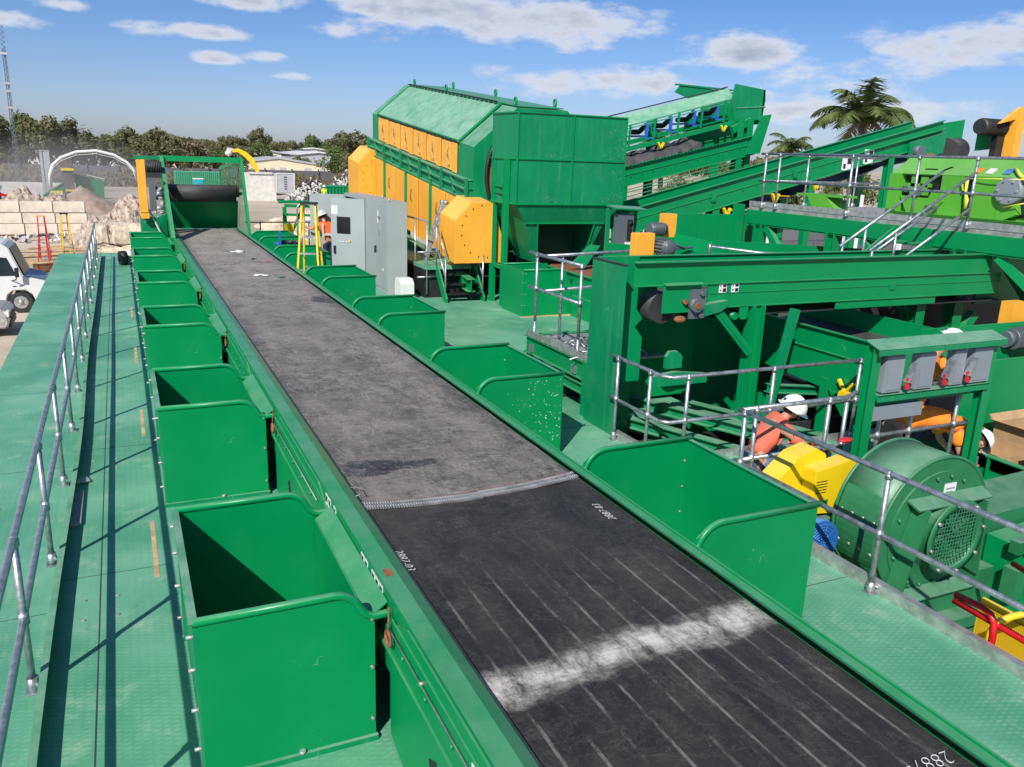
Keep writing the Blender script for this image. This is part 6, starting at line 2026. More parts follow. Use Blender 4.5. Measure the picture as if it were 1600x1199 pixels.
# ================================================================ BACKGROUND YARD
# far deck-side railing piece and small platform
k_ = railing('handrail', 'dark pipe rail beyond the far bins right of the feed hood', [[(3.9, 30.5, -.2), (6.2, 30.5, -.2)]], [(4.4, 30.5, -.2), (5.4, 30.5, -.2), (6.1, 30.5, -.2)], mat='dark_steel', foot=False)
k = MB(); k.box(3.6, 9, 30.2, 36, -.5, -.35); tag(k.build('far_platform', 'yellow', None, loc=(6, 33, -2.5)), 'yellow edged platform beyond the far right bins', 'platform')
gf = thing('green_stand', (5.7, 29.5, -2.5), 'green trestle stand with yellow box behind the stepladder', 'stand')
k = MB()
k.beam((5.0, 29.0, 1.55), (6.6, 29.0, 1.5), .1, .1); k.beam((5.0, 30.2, 1.6), (6.6, 30.2, 1.6), .1, .1); k.beam((5.0, 29.0, -2.5), (5.0, 29, 1.5), .12, .12); k.beam((5.1, 29, .4), (5.6, 29, 1.45), .08, .08); k.beam((5, 29, 1.25), (6.6, 29, 1.2), .08, .08)
k.build('stand_frame', 'green', gf)
k = MB(); k.box(4.95, 5.25, 28.8, 29.0, .55, .95); k.build('junction_box', 'yellow', gf)
k = MB(); k.tube([(5.4, 28.9, -.2), (5.4, 28.9, 1.5), (5.5, 28.9, 1.62), (5.7, 28.9, 1.62)], .03, 8); k.build('pipe', 'galv', gf)

# --- precast concrete block wall
BG = 'smooth precast concrete blocks stacked in the yard wall'
def block(w_, h_, d_, rough_=0, seed=0):
    r2 = random.Random(seed)
    bm = bmesh.new()
    bmesh.ops.create_cube(bm, size=1)
    bmesh.ops.scale(bm, vec=(w_, d_, h_), verts=bm.verts)
    bmesh.ops.bevel(bm, geom=list(bm.edges), offset=.03 + .08 * rough_, segments=2, affect='EDGES')
    if rough_:
        bmesh.ops.subdivide_edges(bm, edges=list(bm.edges), cuts=2, use_grid_fill=True)
        for v_ in bm.verts:
            v_.co += Vector((noise.noise(v_.co * 2.3 + Vector((seed, 0, 0))), noise.noise(v_.co * 2.3 + Vector((0, seed, 7))), noise.noise(v_.co * 2.3 + Vector((5, 0, seed))))) * .13 * rough_
    me = bpy.data.meshes.new('concrete_block'); bm.to_mesh(me); bm.free()
    return me
bm0 = block(1.80, .675, .9); bm0.materials.append(MATS['concrete'])
mk = MB(); mk.cyl((0, -.452, .05), (0, -.47, .05), .05, 8); mk.box(-.09, .09, -.455, -.451, -.02, .02)
hook = None
rows = ['top', 'second', 'bottom']
cols_ = ['block at the right hand end', 'second block from the right end', 'third block from the right end', 'fourth block from the right end', 'fifth block from the right end', 'sixth block from the right end']
for r_ in range(3):
    for c_ in range(6):
        o = bpy.data.objects.new('concrete_block', bm0)
        col.objects.link(o)
        o.location = (-3.02 - 1.84 * c_ + .12 * (2 - r_) * 0 + .08 * (r_), 61.3 + rnd.uniform(-.05, .05), -.38 - .34 - .69 * r_)
        o.rotation_euler.z = rnd.uniform(-.01, .01)
        tag(o, '%s row of the smooth pale block wall, %s' % (rows[r_], cols_[c_]), 'concrete block', BG)
# rough limestone blocks
RG = 'rough limestone blocks stacked beside the feed hood'
lm = [block(1.75, .9, 1.0, 1, s) for s in range(4)]
for m_ in lm: m_.materials.append(MATS['limestone'])
RB = [(-1.0, 43.0, -.68, 1, 'top left rough block, short and pale'), (.28, 43.0, -.66, 0, 'top middle rough block of the limestone stack'), (1.85, 43.0, -.70, 0, 'top right rough block beside the orange guard'),
      (-.35, 42.8, -1.62, 0, 'second row rough block left of centre in the limestone stack'), (1.25, 42.8, -1.62, 0, 'second row rough block right of centre in the limestone stack'),
      (-1.15, 42.6, -2.5, 1, 'lower left rough block partly behind the handrail'), (.35, 42.6, -2.5, 0, 'broad lower rough block above the walkway end'), (1.95, 42.6, -2.5, 0, 'lower right rough block beside the bins')]
for i, (x, y, z, sm, lb) in enumerate(RB):
    o = bpy.data.objects.new('limestone_block', lm[i % 4])
    col.objects.link(o); o.location = (x, y, z - .05); o.scale = (.46 if sm else .86, 1, 1.02); o.rotation_euler.z = rnd.uniform(-.03, .03)
    tag(o, lb, 'stone block', RG)


def mound(name, cx, cy, rx_, ry_, h, mat, label, cat, rough_=.18, seed=1, lumps=0, z0=-2.5, n=60):
    vs = []; fs = []
    for i in range(n + 1):
        for j in range(n + 1):
            u = -1 + 2 * i / n; v_ = -1 + 2 * j / n
            d_ = math.sqrt(u * u + v_ * v_)
            z = max(0, 1 - d_ * (1 + .25 * noise.noise(Vector((u * 2, v_ * 2, seed))))) ** 1.0
            z += rough_ * z ** .4 * .8 * noise.noise(Vector((u * 4, v_ * 4, seed))) + rough_ * .45 * (z > 0) * noise.noise(Vector((u * 14, v_ * 14, seed))) + rough_ * .25 * (z > 0) * noise.noise(Vector((u * 34, v_ * 34, seed)))
            vs.append((cx + u * rx_, cy + v_ * ry_, z0 - .1 + h * z))
    for i in range(n):
        for j in range(n):
            a = i * (n + 1) + j; fs.append((a, a + n + 1, a + n + 2, a + 1))
    k = MB(); k.add(vs, fs, rough_ < .1)
    o = k.build(name, mat, None, loc=(cx, cy, z0))
    return tag(o, label, cat)


mound('soil_pile', -3.0, 82, 3.4, 3.5, 2.3, 'soil', 'smooth conical brown soil heap under the arched white pipe', 'pile', .05, 2)
mound('rubble_pile', .5, 56, 3.6, 4, 3.0, 'rubble', 'lumpy grey rubble heap behind the rough limestone blocks', 'pile', .20, 5, n=90)
mound('rubble_pile', -5.8, 68, 5.6, 3, 2.7, 'rubble', 'low strip of broken debris behind the smooth block wall', 'pile', .34, 9, n=90)
mound('sand_pile', 8.5, 50, 3.6, 3.8, 2.1, 'sand', 'tan earth heap right of the feed hood', 'pile', .13, 12, n=90)
mound('sand_pile', 13.8, 66, 5, 4, 1.5, 'sand', 'lower tan rubble bank below the scrap heaps', 'pile', .22, 15, n=90)


def scrapheap(name, cx, cy, rx_, h, label, seed, n=420, s=.9, z0=-2.5):
    r2 = random.Random(seed)
    for mt_, frac, nm in (('scrap_white', .6, 'a'), ('scrap_dark', .4, 'b')):
        pass
    root = thing(name, (cx, cy, z0), label, 'scrap heap')
    for mt_, cnt in (('scrap_white', int(n * .6)), ('scrap_dark', int(n * .4))):
        k = MB()
        for i in range(cnt):
            a = r2.uniform(0, 2 * math.pi); d_ = math.sqrt(r2.random())
            x = cx + rx_ * d_ * math.cos(a); y = cy + rx_ * .6 * d_ * math.sin(a)
            z = z0 + h * (1 - d_) * r2.uniform(.75, 1.1) + .1
            M = Matrix.Translation((x, y, z)) @ Euler((r2.uniform(0, 3), r2.uniform(0, 3), r2.uniform(0, 3))).to_matrix().to_4x4()
            q = MB(M)
            l_ = s * r2.uniform(.3, 1.6)
            q.box(-l_ / 2, l_ / 2, -.12 * s, .12 * s * r2.uniform(.5, 3), -.03, .03 + .1 * r2.random())
            k.v += []
            o_ = len(k.v); k.v += q.v; k.f += [tuple(ii + o_ for ii in f) for f in q.f]; k.smooth += q.smooth
        tag(k.build('metal_scrap', mt_, root), kind='stuff')
    return root


scrapheap('scrap_heap', 20.2, 98, 3.2, 2.5, 'tangled white metal scrap heap left of the orange drum screen end', 3, s=.6)
scrapheap('scrap_heap', 27.2, 104, 5.6, 4.3, 'larger tall scrap metal heap behind the green skip', 4, n=700, s=.7)
scrapheap('debris_strip', -4.3, 57.5, 2.6, .35, 'broken timber and rubbish strewn on the ground before the block wall', 6, n=70, s=.28)

# timber planks near the ladders
k = MB()
for i in range(16):
    x = -3.6 + rnd.uniform(-1.6, 2.0); y = 50 + rnd.uniform(-2, 3.5); a = rnd.uniform(-.3, .3)
    k.beam((x - .9 * math.cos(a), y - .9 * math.sin(a), -2.44), (x + .9 * math.cos(a), y + .9 * math.sin(a), -2.42 + .06 * rnd.random()), .2, .05)
tag(k.build('loose_planks', 'wood', None, loc=(-4, 50, -2.5)), 'scattered weathered planks lying on the yard behind the white van', 'planks', kind='stuff')
k = MB()
for j in range(4):
    n = 20
    k.tube([(-1.4 + (.75 + .06 * j) * math.cos(2 * math.pi * i / n), 47.8 + (.45 + .05 * j) * math.sin(2 * math.pi * i / n), -2.46 + .05 * j) for i in range(n + 1)], .03, 5, cap=False)
tag(k.build('hose_coil', 'hose_green', None, loc=(-1.4, 47.8, -2.5)), 'green hose coiled on the yard by the yellow stepladder', 'hose')
cd_ = thing('cable_drum', (-3.5, 43.6, -2.5), 'round wooden cable drum lying on its side at the deck corner', 'cable drum')
k = MB(); k.cyl((-3.5, 43.6, -2.0), (-3.5, 43.6, -1.94), .85, 28); k.mk(); k.cyl((-3.5, 43.6, -2.5), (-3.5, 43.6, -2.44), .85, 28); k.build('flange', 'wood', cd_)
k = MB(); k.cyl((-3.5, 43.6, -2.44), (-3.5, 43.6, -2.0), .4, 20); k.build('core', 'wood', cd_)

# --- white step van
vn = thing('step_van', (-5.2, 34, -2.5), 'white delivery step van with short sky tinted steel hood parked beyond the deck', 'van')
# long axis along x: nose towards +x; left flank not seen. side facing camera at y = 33
VX = -3.15; VY = 33.2; Z0 = -2.5
body = [(VX - 6.0, .4), (VX - .75, .4), (VX - .68, .65), (VX - .5, .80), (VX - .1, .80), (VX + .08, .65), (VX + .16, .4), (VX + .5, .42), (VX + .6, .6), (VX + .6, .95), (VX + .52, 1.10), (VX - .15, 1.30), (VX - .48, 2.24), (VX - .66, 2.40), (VX - 1.2, 2.46), (VX - 6.0, 2.5)]
k = MB(); k.prism([(a, Z0 + b_) for a, b_ in body], 'y', VY, VY + 2.1); k.build('body', 'white', vn, bevel=.03)
k = MB(); k.prism([(VX - 1.02, Z0 + 1.32), (VX - 1.02, Z0 + 1.85), (VX - .92, Z0 + 1.98), (VX - .58, Z0 + 1.94), (VX - .34, Z0 + 1.32)], 'y', VY - .012, VY); k.build('side_window', 'glass_dark', vn)
k = MB(); k.prism([(VX - 1.9, Z0 + 1.2), (VX - 1.9, Z0 + 1.8), (VX - 1.35, Z0 + 1.8), (VX - 1.28, Z0 + 1.2)], 'y', VY - .012, VY); k.build('side_window', 'glass_dark', vn)
k = MB(); k.slab([(VX - .10, VY + .10, Z0 + 1.34), (VX - .10, VY + 2.0, Z0 + 1.34), (VX - .45, VY + 1.95, Z0 + 2.26), (VX - .45, VY + .12, Z0 + 2.26)], .10); k.build('windscreen', 'glass_dark', vn)
k = MB(); k.slab([(VX - .10, VY + .08, Z0 + 1.31), (VX + .50, VY + .25, Z0 + 1.13), (VX + .50, VY + 1.85, Z0 + 1.13), (VX - .10, VY + 2.0, Z0 + 1.31)], -.02); k.build('hood', 'hood_sky_steel', vn)
for (dx) in (-.30, -4.4):
    for yy in (VY + .02, VY + 1.85):
        k = MB(); k.cyl((VX + dx, yy, Z0 + .36), (VX + dx, yy + .24, Z0 + .36), .36, 28); wo = k.build('wheel', 'rubber', vn)
        k = MB(); k.cyl((VX + dx, yy - .012, Z0 + .38), (VX + dx, yy + .0, Z0 + .38), .22, 20); k.sphere((VX + dx, yy - .01, Z0 + .38), .09, 10)
        for i in range(8):
            a = 2 * math.pi * i / 8
            k.cyl((VX + dx + .15 * math.cos(a), yy - .02, Z0 + .38 + .15 * math.sin(a)), (VX + dx + .15 * math.cos(a), yy, Z0 + .38 + .15 * math.sin(a)), .025, 6)
        k.build('rim', 'alu', wo)
k = MB(); k.box(VX - .36, VX - .24, VY - .28, VY - .20, Z0 + 1.30, Z0 + 1.62); k.tube([(VX - .5, VY, Z0 + 1.15), (VX - .36, VY - .2, Z0 + 1.2), (VX - .3, VY - .24, Z0 + 1.35)], .02, 6); k.build('mirror', 'black', vn)
k = MB(); k.box(VX - .5, VX - .38, VY - .015, VY, Z0 + .94, Z0 + .965); k.box(VX - .3, VX - .2, VY - .015, VY, Z0 + .95, Z0 + .975); k.box(VX + .52, VX + .66, VY + .05, VY + 2.05, Z0 + .40, Z0 + .55); k.build('trim', 'black', vn)
k = MB()
for yy in (VY + .25, VY + 1.75):
    k.mk(); k.cyl((VX + .58, yy, Z0 + .8), (VX + .62, yy, Z0 + .8), .10, 16)
k.build('headlight', 'alu', vn)
# second vehicle: front end at picture edge
sv_ = thing('parked_car', (-5.2, 29.8, -2.5), 'silver car whose front bumper shows at the left picture edge', 'car')
CX_ = -3.42; CY_ = 29.0
prof = [(CX_ - 4.3, .3), (CX_ - .05, .28), (CX_ + .02, .45), (CX_ + .0, .72), (CX_ - .12, .88), (CX_ - 1.1, 1.0), (CX_ - 1.8, 1.5), (CX_ - 3.4, 1.5), (CX_ - 4.2, 1.05)]
k = MB(); k.prism([(a, -2.5 + b_) for a, b_ in prof], 'y', CY_, CY_ + 1.75); k.build('body', 'alu', sv_, bevel=.05)
k = MB(); k.prism([(CX_ - 1.2, -1.46), (CX_ - 1.85, -1.03), (CX_ - 3.3, -1.03), (CX_ - 3.9, -1.46)], 'y', CY_ - .01, CY_ + 1.76); k.build('window', 'glass_dark', sv_)
for dx in (-.85, -3.4):
    for yy in (CY_ - .02, CY_ + 1.55):
        k = MB(); k.cyl((CX_ + dx, yy, -2.18), (CX_ + dx, yy + .22, -2.18), .32, 22); wo = k.build('wheel', 'rubber', sv_)
        k = MB(); k.cyl((CX_ + dx, yy - .01, -2.18), (CX_ + dx, yy, -2.18), .2, 16); k.build('rim', 'alu', wo)
k = MB(); k.box(CX_ - .02, CX_ + .05, CY_ + .1, CY_ + 1.65, -2.2, -2.02); k.box(CX_ - .02, CX_ + .06, CY_ + .3, CY_ + 1.4, -1.95, -1.85); k.build('grille', 'black', sv_)
k = MB(); k.box(CX_ - .18, CX_ + .03, CY_ + .02, CY_ + .35, -1.86, -1.70); k.build('headlight', 'white', sv_)

# --- arched white pipe, grinder, columns
ar = thing('arched_pipe', (-1.5, 84, -2.5), 'long arched white pipe spanning above the soil heap', 'pipe')
pp = []
P0 = [(-5.45, -.6), (-5.4, .5), (-5.1, 1.3), (-4.4, 1.95), (-3.2, 2.45), (-1.6, 2.62), (-.2, 2.3), (.8, 1.7), (1.3, 1.1), (1.5, .2)]
for x, z in P0: pp.append((x, 84, z))
k = MB(); k.tube(pp, .13, 10); k.build('pipe', 'white', ar)
k = MB(); k.tube([(p[0], 83.8, p[2] - .26) for p in pp], .03, 6)
for p in pp: k.beam(p, (p[0], 83.8, p[2] - .26), .03, .03)
k.build('hanger', 'offwhite', ar)
MG = Matrix.Translation((-3.45, 0, -.73)) @ Matrix.Diagonal((.49, 1, .74, 1))
gr_ = thing('wood_grinder', (-1.5, 88, -2.5), 'tilted green grinder with yellow banded black discharge tower', 'grinder')
k = MB(MG); k.prism([(-6.0, -1.0), (-1.6, .9), (-1.6, -1.0), (-5.4, -2.4)], 'y', 88, 90); k.prism([(-.6, 1.6), (4.4, .6), (4.2, -1.8), (-.4, -1.2)], 'y', 89, 91); k.build('body', 'green', gr_)
k = MB(MG); k.box(-2.3, -.6, 87.5, 88.6, -2.4, 3.7); k.build('tower', 'scrap_dark', gr_)
k = MB(MG); k.box(-2.5, -.4, 87.3, 88.7, 2.0, 2.3); k.mk(); k.box(-2.1, -.3, 87.3, 88.7, -.5, -.25); k.box(-.3, 1.6, 88.8, 89, -.4, -.15); k.build('band', 'yellow', gr_)
k = MB(MG); k.beam((-5.9, 87.9, -1.0), (-1.7, 87.9, .85), .1, .15); k.beam((-5.3, 87.9, -2.2), (-1.8, 87.9, -1.0), .1, .15); k.beam((-4.9, 87.9, -.5), (-4.3, 87.9, -1.9), .1, .12); k.build('body_rib', 'green_roof', gr_)
k = MB(MG); k.box(-4.9, -2.6, 87.85, 87.95, -.9, -.45); k.build('side_plate', 'stripe_yellow', gr_)
k = MB(MG); k.beam((-.8, 88.7, 1.9), (4.5, 88.9, 1.0), .3, .1); k.build('cover', 'offwhite', gr_)
for i, x in enumerate((-6.45, -6.15)):
    k = MB(); k.box(x, x + (.22, .50)[i], 90, 90.5, -2.5, 2.4); k.box(x - .06, x + (.26, .54)[i], 89.9, 90.6, -2.5, -2.3); k.box(x - .04, x + (.25, .52)[i], 89.95, 90.55, 2.4, 2.46)
    tag(k.build('steel_column', 'roof_grey', None, loc=(x, 90, -2.5)), ('thin dark edged steel column left of the wide one', 'wide grey steel column standing left of the arched pipe')[i], 'column')
ex = thing('loader', (-9.5, 76, -2.5), 'small dark and red loader behind the block wall at the left edge', 'loader')
k = MB(); k.box(-10.2, -8.5, 76, 77.6, -1.6, -.7); k.box(-9.9, -8.9, 76.2, 77.4, -.7, -.3); k.build('body', 'scrap_dark', ex)
k = MB(); k.box(-8.3, -7.2, 76, 77, -1.6, -1.05); k.beam((-8.4, 76.2, -.8), (-7.0, 76.2, -1.2), .15, .2); k.build('arm', 'red', ex)
for x in (-9.9, -8.0):
    k = MB(); k.cyl((x, 75.7, -1.8), (x, 76.0, -1.8), .7, 20); k.build('wheel', 'rubber', ex)
gc = thing('stacking_conveyor', (-12, 95, -2.5), 'small dusty green stacking conveyor at the far left edge', 'conveyor')
k = MB(); k.beam((-16, 95, .9), (-10.4, 95, -1.3), 1.2, .5); k.build('boom', 'green_worn', gc)
k = MB(); k.beam((-13, 95, -2.5), (-13, 95, -.4), .3, .3); k.beam((-11.3, 95, -2.5), (-11.3, 95, -1.1), .3, .3); k.build('leg', 'green_worn', gc)
for i, (x, y, w_, h_, lb) in enumerate(((-9.5, 98, 5.5, 1.6, 'long pale concrete barrier at far left behind the loader'), (-4.2, 100, 5, 1.5, 'pale concrete barrier behind the tilted green grinder'), (-6.0, 92, 2.4, 1.3, 'short pale concrete barrier below the wide steel column'))):
    k = MB(); k.prism([(y, -2.5), (y + 1, -2.5), (y + .75, -2.5 + h_ + .1), (y + .25, -2.5 + h_ + .1)], 'x', x - w_ / 2, x + w_ / 2)
    tag(k.build('concrete_barrier', 'offwhite', None, loc=(x, y, -2.5)), lb, 'barrier', 'pale concrete barriers in the dusty yard')

# green container, portable toilet, white trailer
gcx = thing('shipping_container', (9.5, 118, -2.5), 'pale green corrugated container seen through the feed hood', 'container')
k = MB(); k.box(6.6, 12.3, 118, 120.4, -2.4, 0.05)
for i in range(22):
    k.box(6.7 + .25 * i, 6.82 + .25 * i, 117.93, 118, -2.3, -.02)
k.build('shell', 'green_roof', gcx)
pt = thing('portable_toilet', (9.1, 113, -2.5), 'turquoise portable toilet cabin in front of the green container', 'toilet')
k = MB(); k.box(8.5, 9.65, 113, 114.2, -2.5, -.75); k.build('cabin', 'teal', pt, bevel=.05)
k = MB(); k.box(8.45, 9.7, 112.95, 114.25, -.75, -.62); k.build('roof', 'white', pt, bevel=.03)
k = MB(); k.box(8.7, 9.4, 112.96, 113, -2.3, -.9); k.build('door', 'teal', pt)
wt = thing('concrete_wall_panel', (14.5, 100, -2.5), 'tall pale grey precast wall with stained face right of the hood', 'wall')
k = MB(); k.box(12.9, 16.4, 100, 101, -2.5, .6); k.box(13.4, 16.0, 99.8, 100, .5, .68); k.build('panel', 'offwhite', wt)
tlr = thing('trailer', (17.2, 98.5, -2.5), 'grey box trailer rear with dark marks beside the precast wall', 'trailer')
k = MB(); k.box(16.2, 18.2, 98.5, 99.8, -1.5, .6); k.build('box', 'roof_grey', tlr, bevel=.03)
k = MB(); k.box(16.15, 18.25, 98.45, 98.5, .55, .68); k.box(16.15, 16.27, 98.45, 98.5, -1.5, .55); k.box(18.13, 18.25, 98.45, 98.5, -1.5, .55); k.build('frame', 'offwhite', tlr)
k = MB()
for i in range(6):
    k.box(17.05, 17.35, 98.44, 98.5, -1.1 + .26 * i, -1.0 + .26 * i)
k.build('vent', 'scrap_dark', tlr)
exv = thing('excavator', (15.5, 112, -2.5), 'yellow excavator arm raised with pale bucket over the precast wall', 'excavator')
k = MB(); k.prism([(13.2, 3.0), (13.9, 3.18), (14.9, 2.75), (15.75, 2.0), (16.4, .4), (16.0, .3), (15.2, 1.6), (14.4, 2.35), (13.9, 2.7), (13.2, 2.65)], 'y', 112, 112.4); k.build('boom', 'yellow', exv, bevel=.02)
k = MB(); k.prism([(13.4, 3.1), (12.7, 3.25), (12.35, 2.5), (12.75, 2.15), (12.95, 2.7)], 'y', 112, 112.5); k.sphere((12.75, 112.2, 2.55), .42, 10, (1.1, .8, .8)); k.build('bucket', 'offwhite', exv)
k = MB(); k.box(15.8, 18, 111.5, 114, -1.4, .2); k.build('cab', 'yellow', exv, bevel=.1)
k = MB(); k.box(15.4, 18.4, 111.2, 114.2, -2.5, -1.5); k.build('track', 'scrap_dark', exv, bevel=.2)
# green skip in front of the scrap heap
sk = thing('skip', (20.6, 88, -2.5), 'green ribbed steel skip below the tall scrap heap', 'skip')
k = MB(); k.box(19.4, 21.8, 88, 90, -2.5, -.3)
k.build('shell', 'green_worn', sk)
k = MB()
for i in range(6):
    k.mk(); k.box(19.5 + .35 * i, 19.6 + .35 * i, 87.85, 88, -2.4, -.35)
k.mk(); k.box(19.3, 21.9, 87.9, 90.1, -.33, -.2); k.build('rib', 'green', sk)
k = MB(); k.box(22.6, 25.6, 90, 91.5, -2.5, -.4); tag(k.build('dark_bin', 'scrap_dark', None, loc=(24, 90, -2.5)), 'dark open container right of the green skip', 'container')
hv = person((18.40, 84, -2.5), 'person in yellow green jacket far off in front of the scrap heap', dict(
    pelvis=(18.40, 84, -.9), spine=(18.40, 84, -.75), chest=(18.40, 84, -.5), neckb=(18.40, 84, -.33), neck=(18.40, 84, -.27), head=(18.40, 84, -.15),
    shL=(18.20, 84, -.42), elL=(18.15, 84, -.7), wrL=(18.15, 83.9, -.95), shR=(18.60, 84, -.42), elR=(18.65, 84, -.7), wrR=(18.65, 83.9, -.95),
    hipL=(18.30, 84, -1.0), knL=(18.30, 84, -1.75), anL=(18.30, 84, -2.4), toL=(18.30, 83.8, -2.45), hipR=(18.50, 84, -1.0), knR=(18.50, 84, -1.75), anR=(18.50, 84, -2.4), toR=(18.50, 83.8, -2.45)), 'hivis', 'hivis', look=(0, -1, 0))


# --- buildings
def shed(x0, x1, y0, y1, zt, rise, wallm, roofm, label, openings=(), ridge=None, z0=-2.5, over=.5):
    root = thing('industrial_shed', ((x0 + x1) / 2, y0, z0), label, 'building')
    xr = ridge if ridge is not None else (x0 + x1) / 2
    k = MB(); k.prism([(x0, z0), (x1, z0), (x1, zt), (xr, zt + rise), (x0, zt)], 'y', y0, y1); k.build('wall', wallm, root)
    k = MB()
    k.slab([(x0 - over, y0 - over, zt - .1), (xr, y0 - over, zt + rise + .05), (xr, y1, zt + rise + .05), (x0 - over, y1, zt - .1)], -.3)
    k.slab([(xr, y0 - over, zt + rise + .05), (x1 + over, y0 - over, zt - .1), (x1 + over, y1, zt - .1), (xr, y1, zt + rise + .05)], -.3)
    k.build('roof', roofm, root)
    for (a, b_, c_, d_) in openings:
        MB().box(a, b_, y0 - .06, y0, c_, d_).build('door', 'scrap_dark' if (b_ - a) > 2 else 'roof_grey', root)
    return root


shed(17, 35.8, 158, 170, .35, 1.1, 'wall_cream', 'roof_grey', 'long low cream shed with brown trimmed shallow gable roof', [(25.0, 25.7, -1.1, -.1), (26.6, 27.8, -1.1, .0), (31.1, 32.3, -1.3, .0), (33.9, 34.8, -1.1, .0)], ridge=26.5, over=.25)
shed(41, 52, 215, 245, 2.0, .5, 'roof_grey', 'white', 'wide white roofed warehouse behind the cream shed', ridge=46)
shed(29, 38.5, 225, 250, 2.1, .6, 'scrap_white', 'roof_grey', 'grey roofed warehouse behind the excavator arm')
shed(50, 60, 265, 285, 3.0, .5, 'offwhite', 'white', 'pale warehouse farthest back near the bushy tree')
shed(-16, 8, 190, 210, .4, 1.6, 'scrap_white', 'roof_grey', 'long building behind the left trees', ridge=-6)
# dark perimeter fence with scrubby growth
fn = thing('dark_fence', (20, 128, -2.5), 'dark screened perimeter fence in front of the sheds', 'fence')
k = MB(); k.box(-40, 62, 132, 132.2, -2.5, .15); k.build('screen', 'grey_wall', fn)
k = MB()
for i in range(26):
    k.mk(); k.box(-40 + 4 * i, -39.8 + 4 * i, 131.8, 132, -2.5, .4)
k.build('post', 'scrap_dark', fn)
# right: dark block wall with white posts and houses
bw = thing('block_wall', (43, 35, -2.5), 'dark grey concrete block wall beyond the platform legs', 'wall')
k = MB(); k.box(24, 75, 36, 36.3, -2.5, .75); k.build('panel', 'blockwall', bw)
k = MB(); k.box(24, 75, 35.9, 36.4, .75, .85); k.build('coping', 'grey_wall', bw)
for (x, h_) in ((36.7, 2.0), (41.0, 1.0), (31.0, .9)):
    k = MB(); k.box(x, x + (.9 if h_ > 1.5 else .12), 34.5, 34.8, -2.5, h_); tag(k.build('white_post', 'white', None, loc=(x, 34.5, -2.5)), {2.0: 'thick white post standing before the dark block wall', 1.0: 'thin white post at the right before the dark block wall', .9: 'thin white post at the left before the dark block wall'}[h_], 'post')
k = MB(); k.prism([(26.2, -2.5), (28.4, -2.5), (28.4, .8), (27.4, .9), (26.6, .5), (26.2, -.2)], 'y', 33.5, 35.4); o = k.build('storage_tank', 'wall_cream', None, loc=(27, 34, -2.5)); tag(o, 'cream coloured tank shape between the platform legs', 'tank')

# --- lattice mast
mt_ = thing('lattice_mast', (-7.6, 86, -2.5), 'tall slim lattice radio mast at the far left', 'mast')
mxx, myy, MH = -10.0, 108.5, 12.6
k = MB()
for (dx, dy) in ((-.22, 0), (.22, 0), (0, .3)):
    k.tube([(mxx + dx, myy + dy, -2.5), (mxx + dx * .6, myy + dy, MH)], .04, 5)
for i in range(34):
    z = -2 + i * .5
    k.tube([(mxx - .2, myy, z), (mxx + .2, myy, z + .25)], .03, 4); k.tube([(mxx + .2, myy, z + .25), (mxx - .2, myy, z + .5)], .03, 4)
k.build('lattice', 'motor_grey', mt_)
k = MB()
for (z) in (6.5, 8.2, 9.0, 12):
    k.box(mxx - .35, mxx + .3, myy - .2, myy, z, z + .22)
k.build('antenna', 'roof_grey', mt_)
mt_.location = mt_.location


# --- trees
def leafcloud(seed, n, rx_, rz_, clumps, leaf, base=0.0, flat=.8):
    r2 = random.Random(seed)
    cs = []
    for i in range(clumps):
        a = r2.uniform(0, 2 * math.pi); d_ = r2.random() ** .55
        z = r2.uniform(-.8, 1)
        w_ = math.sqrt(max(.1, 1 - z * z * .85))
        cs.append((rx_ * d_ * w_ * math.cos(a), rx_ * d_ * w_ * math.sin(a), base + rz_ * (1 + z) * .98, r2.uniform(.16, .34) * rx_))
    k = MB()
    for i in range(n):
        c = cs[r2.randrange(clumps)]
        v_ = Vector((r2.gauss(0, 1), r2.gauss(0, 1), r2.gauss(0, 1) * flat))
        v_ = v_.normalized() * c[3] * r2.uniform(.55, 1.08)
        p = Vector(c[:3]) + v_
        nrm_ = (v_.normalized() + Vector((r2.uniform(-.6, .6), r2.uniform(-.6, .6), r2.uniform(-.2, .9)))).normalized()
        t1 = nrm_.cross(Vector((r2.random(), r2.random(), r2.random()))).normalized(); t2 = nrm_.cross(t1)
        s = leaf * r2.uniform(.6, 1.5)
        k.add([p - t1 * s, p - t2 * s * .6, p + t1 * s, p + t2 * s * .6], [(0, 1, 2, 3)])
    return k, cs


def tree_proto(seed, rx_, rz_, h, leafm, n=2600, clumps=34, leaf=.20):
    root = thing('broadleaf_tree', (0, 0, 0), 'tree', 'tree', 'trees along the far edge of the yard')
    k, cs = leafcloud(seed, n, rx_, rz_, clumps, leaf, base=h)
    k.build('crown', leafm, root)
    r2 = random.Random(seed + 50)
    k = MB(); k.tube([(0, 0, -.3), (.1, 0, h * .6), (.05, .1, h + rz_ * .6), (.1, .1, h + rz_ * 1.4)], [.28, .22, .15, .05], 8)
    for i in range(12):
        c = cs[i]
        k.tube([(.05, .05, h * .5 + r2.uniform(0, rz_ * .5)), (c[0] * .5, c[1] * .5, (h + c[2]) * .5 + .3), c[:3]], [.10, .07, .02], 5)
    k.build('trunk', 'bark', root)
    return root


protos = [tree_proto(1, 3.6, 2.6, 1.6, 'leaf_olive'), tree_proto(2, 3.0, 3.1, 1.3, 'leaf_olive', clumps=26), tree_proto(3, 3.4, 2.4, 1.4, 'leaf_green'), tree_proto(4, 2.8, 2.9, 1.0, 'leaf_dry', n=1700, clumps=24)]
used = [False] * 4
TREES = []
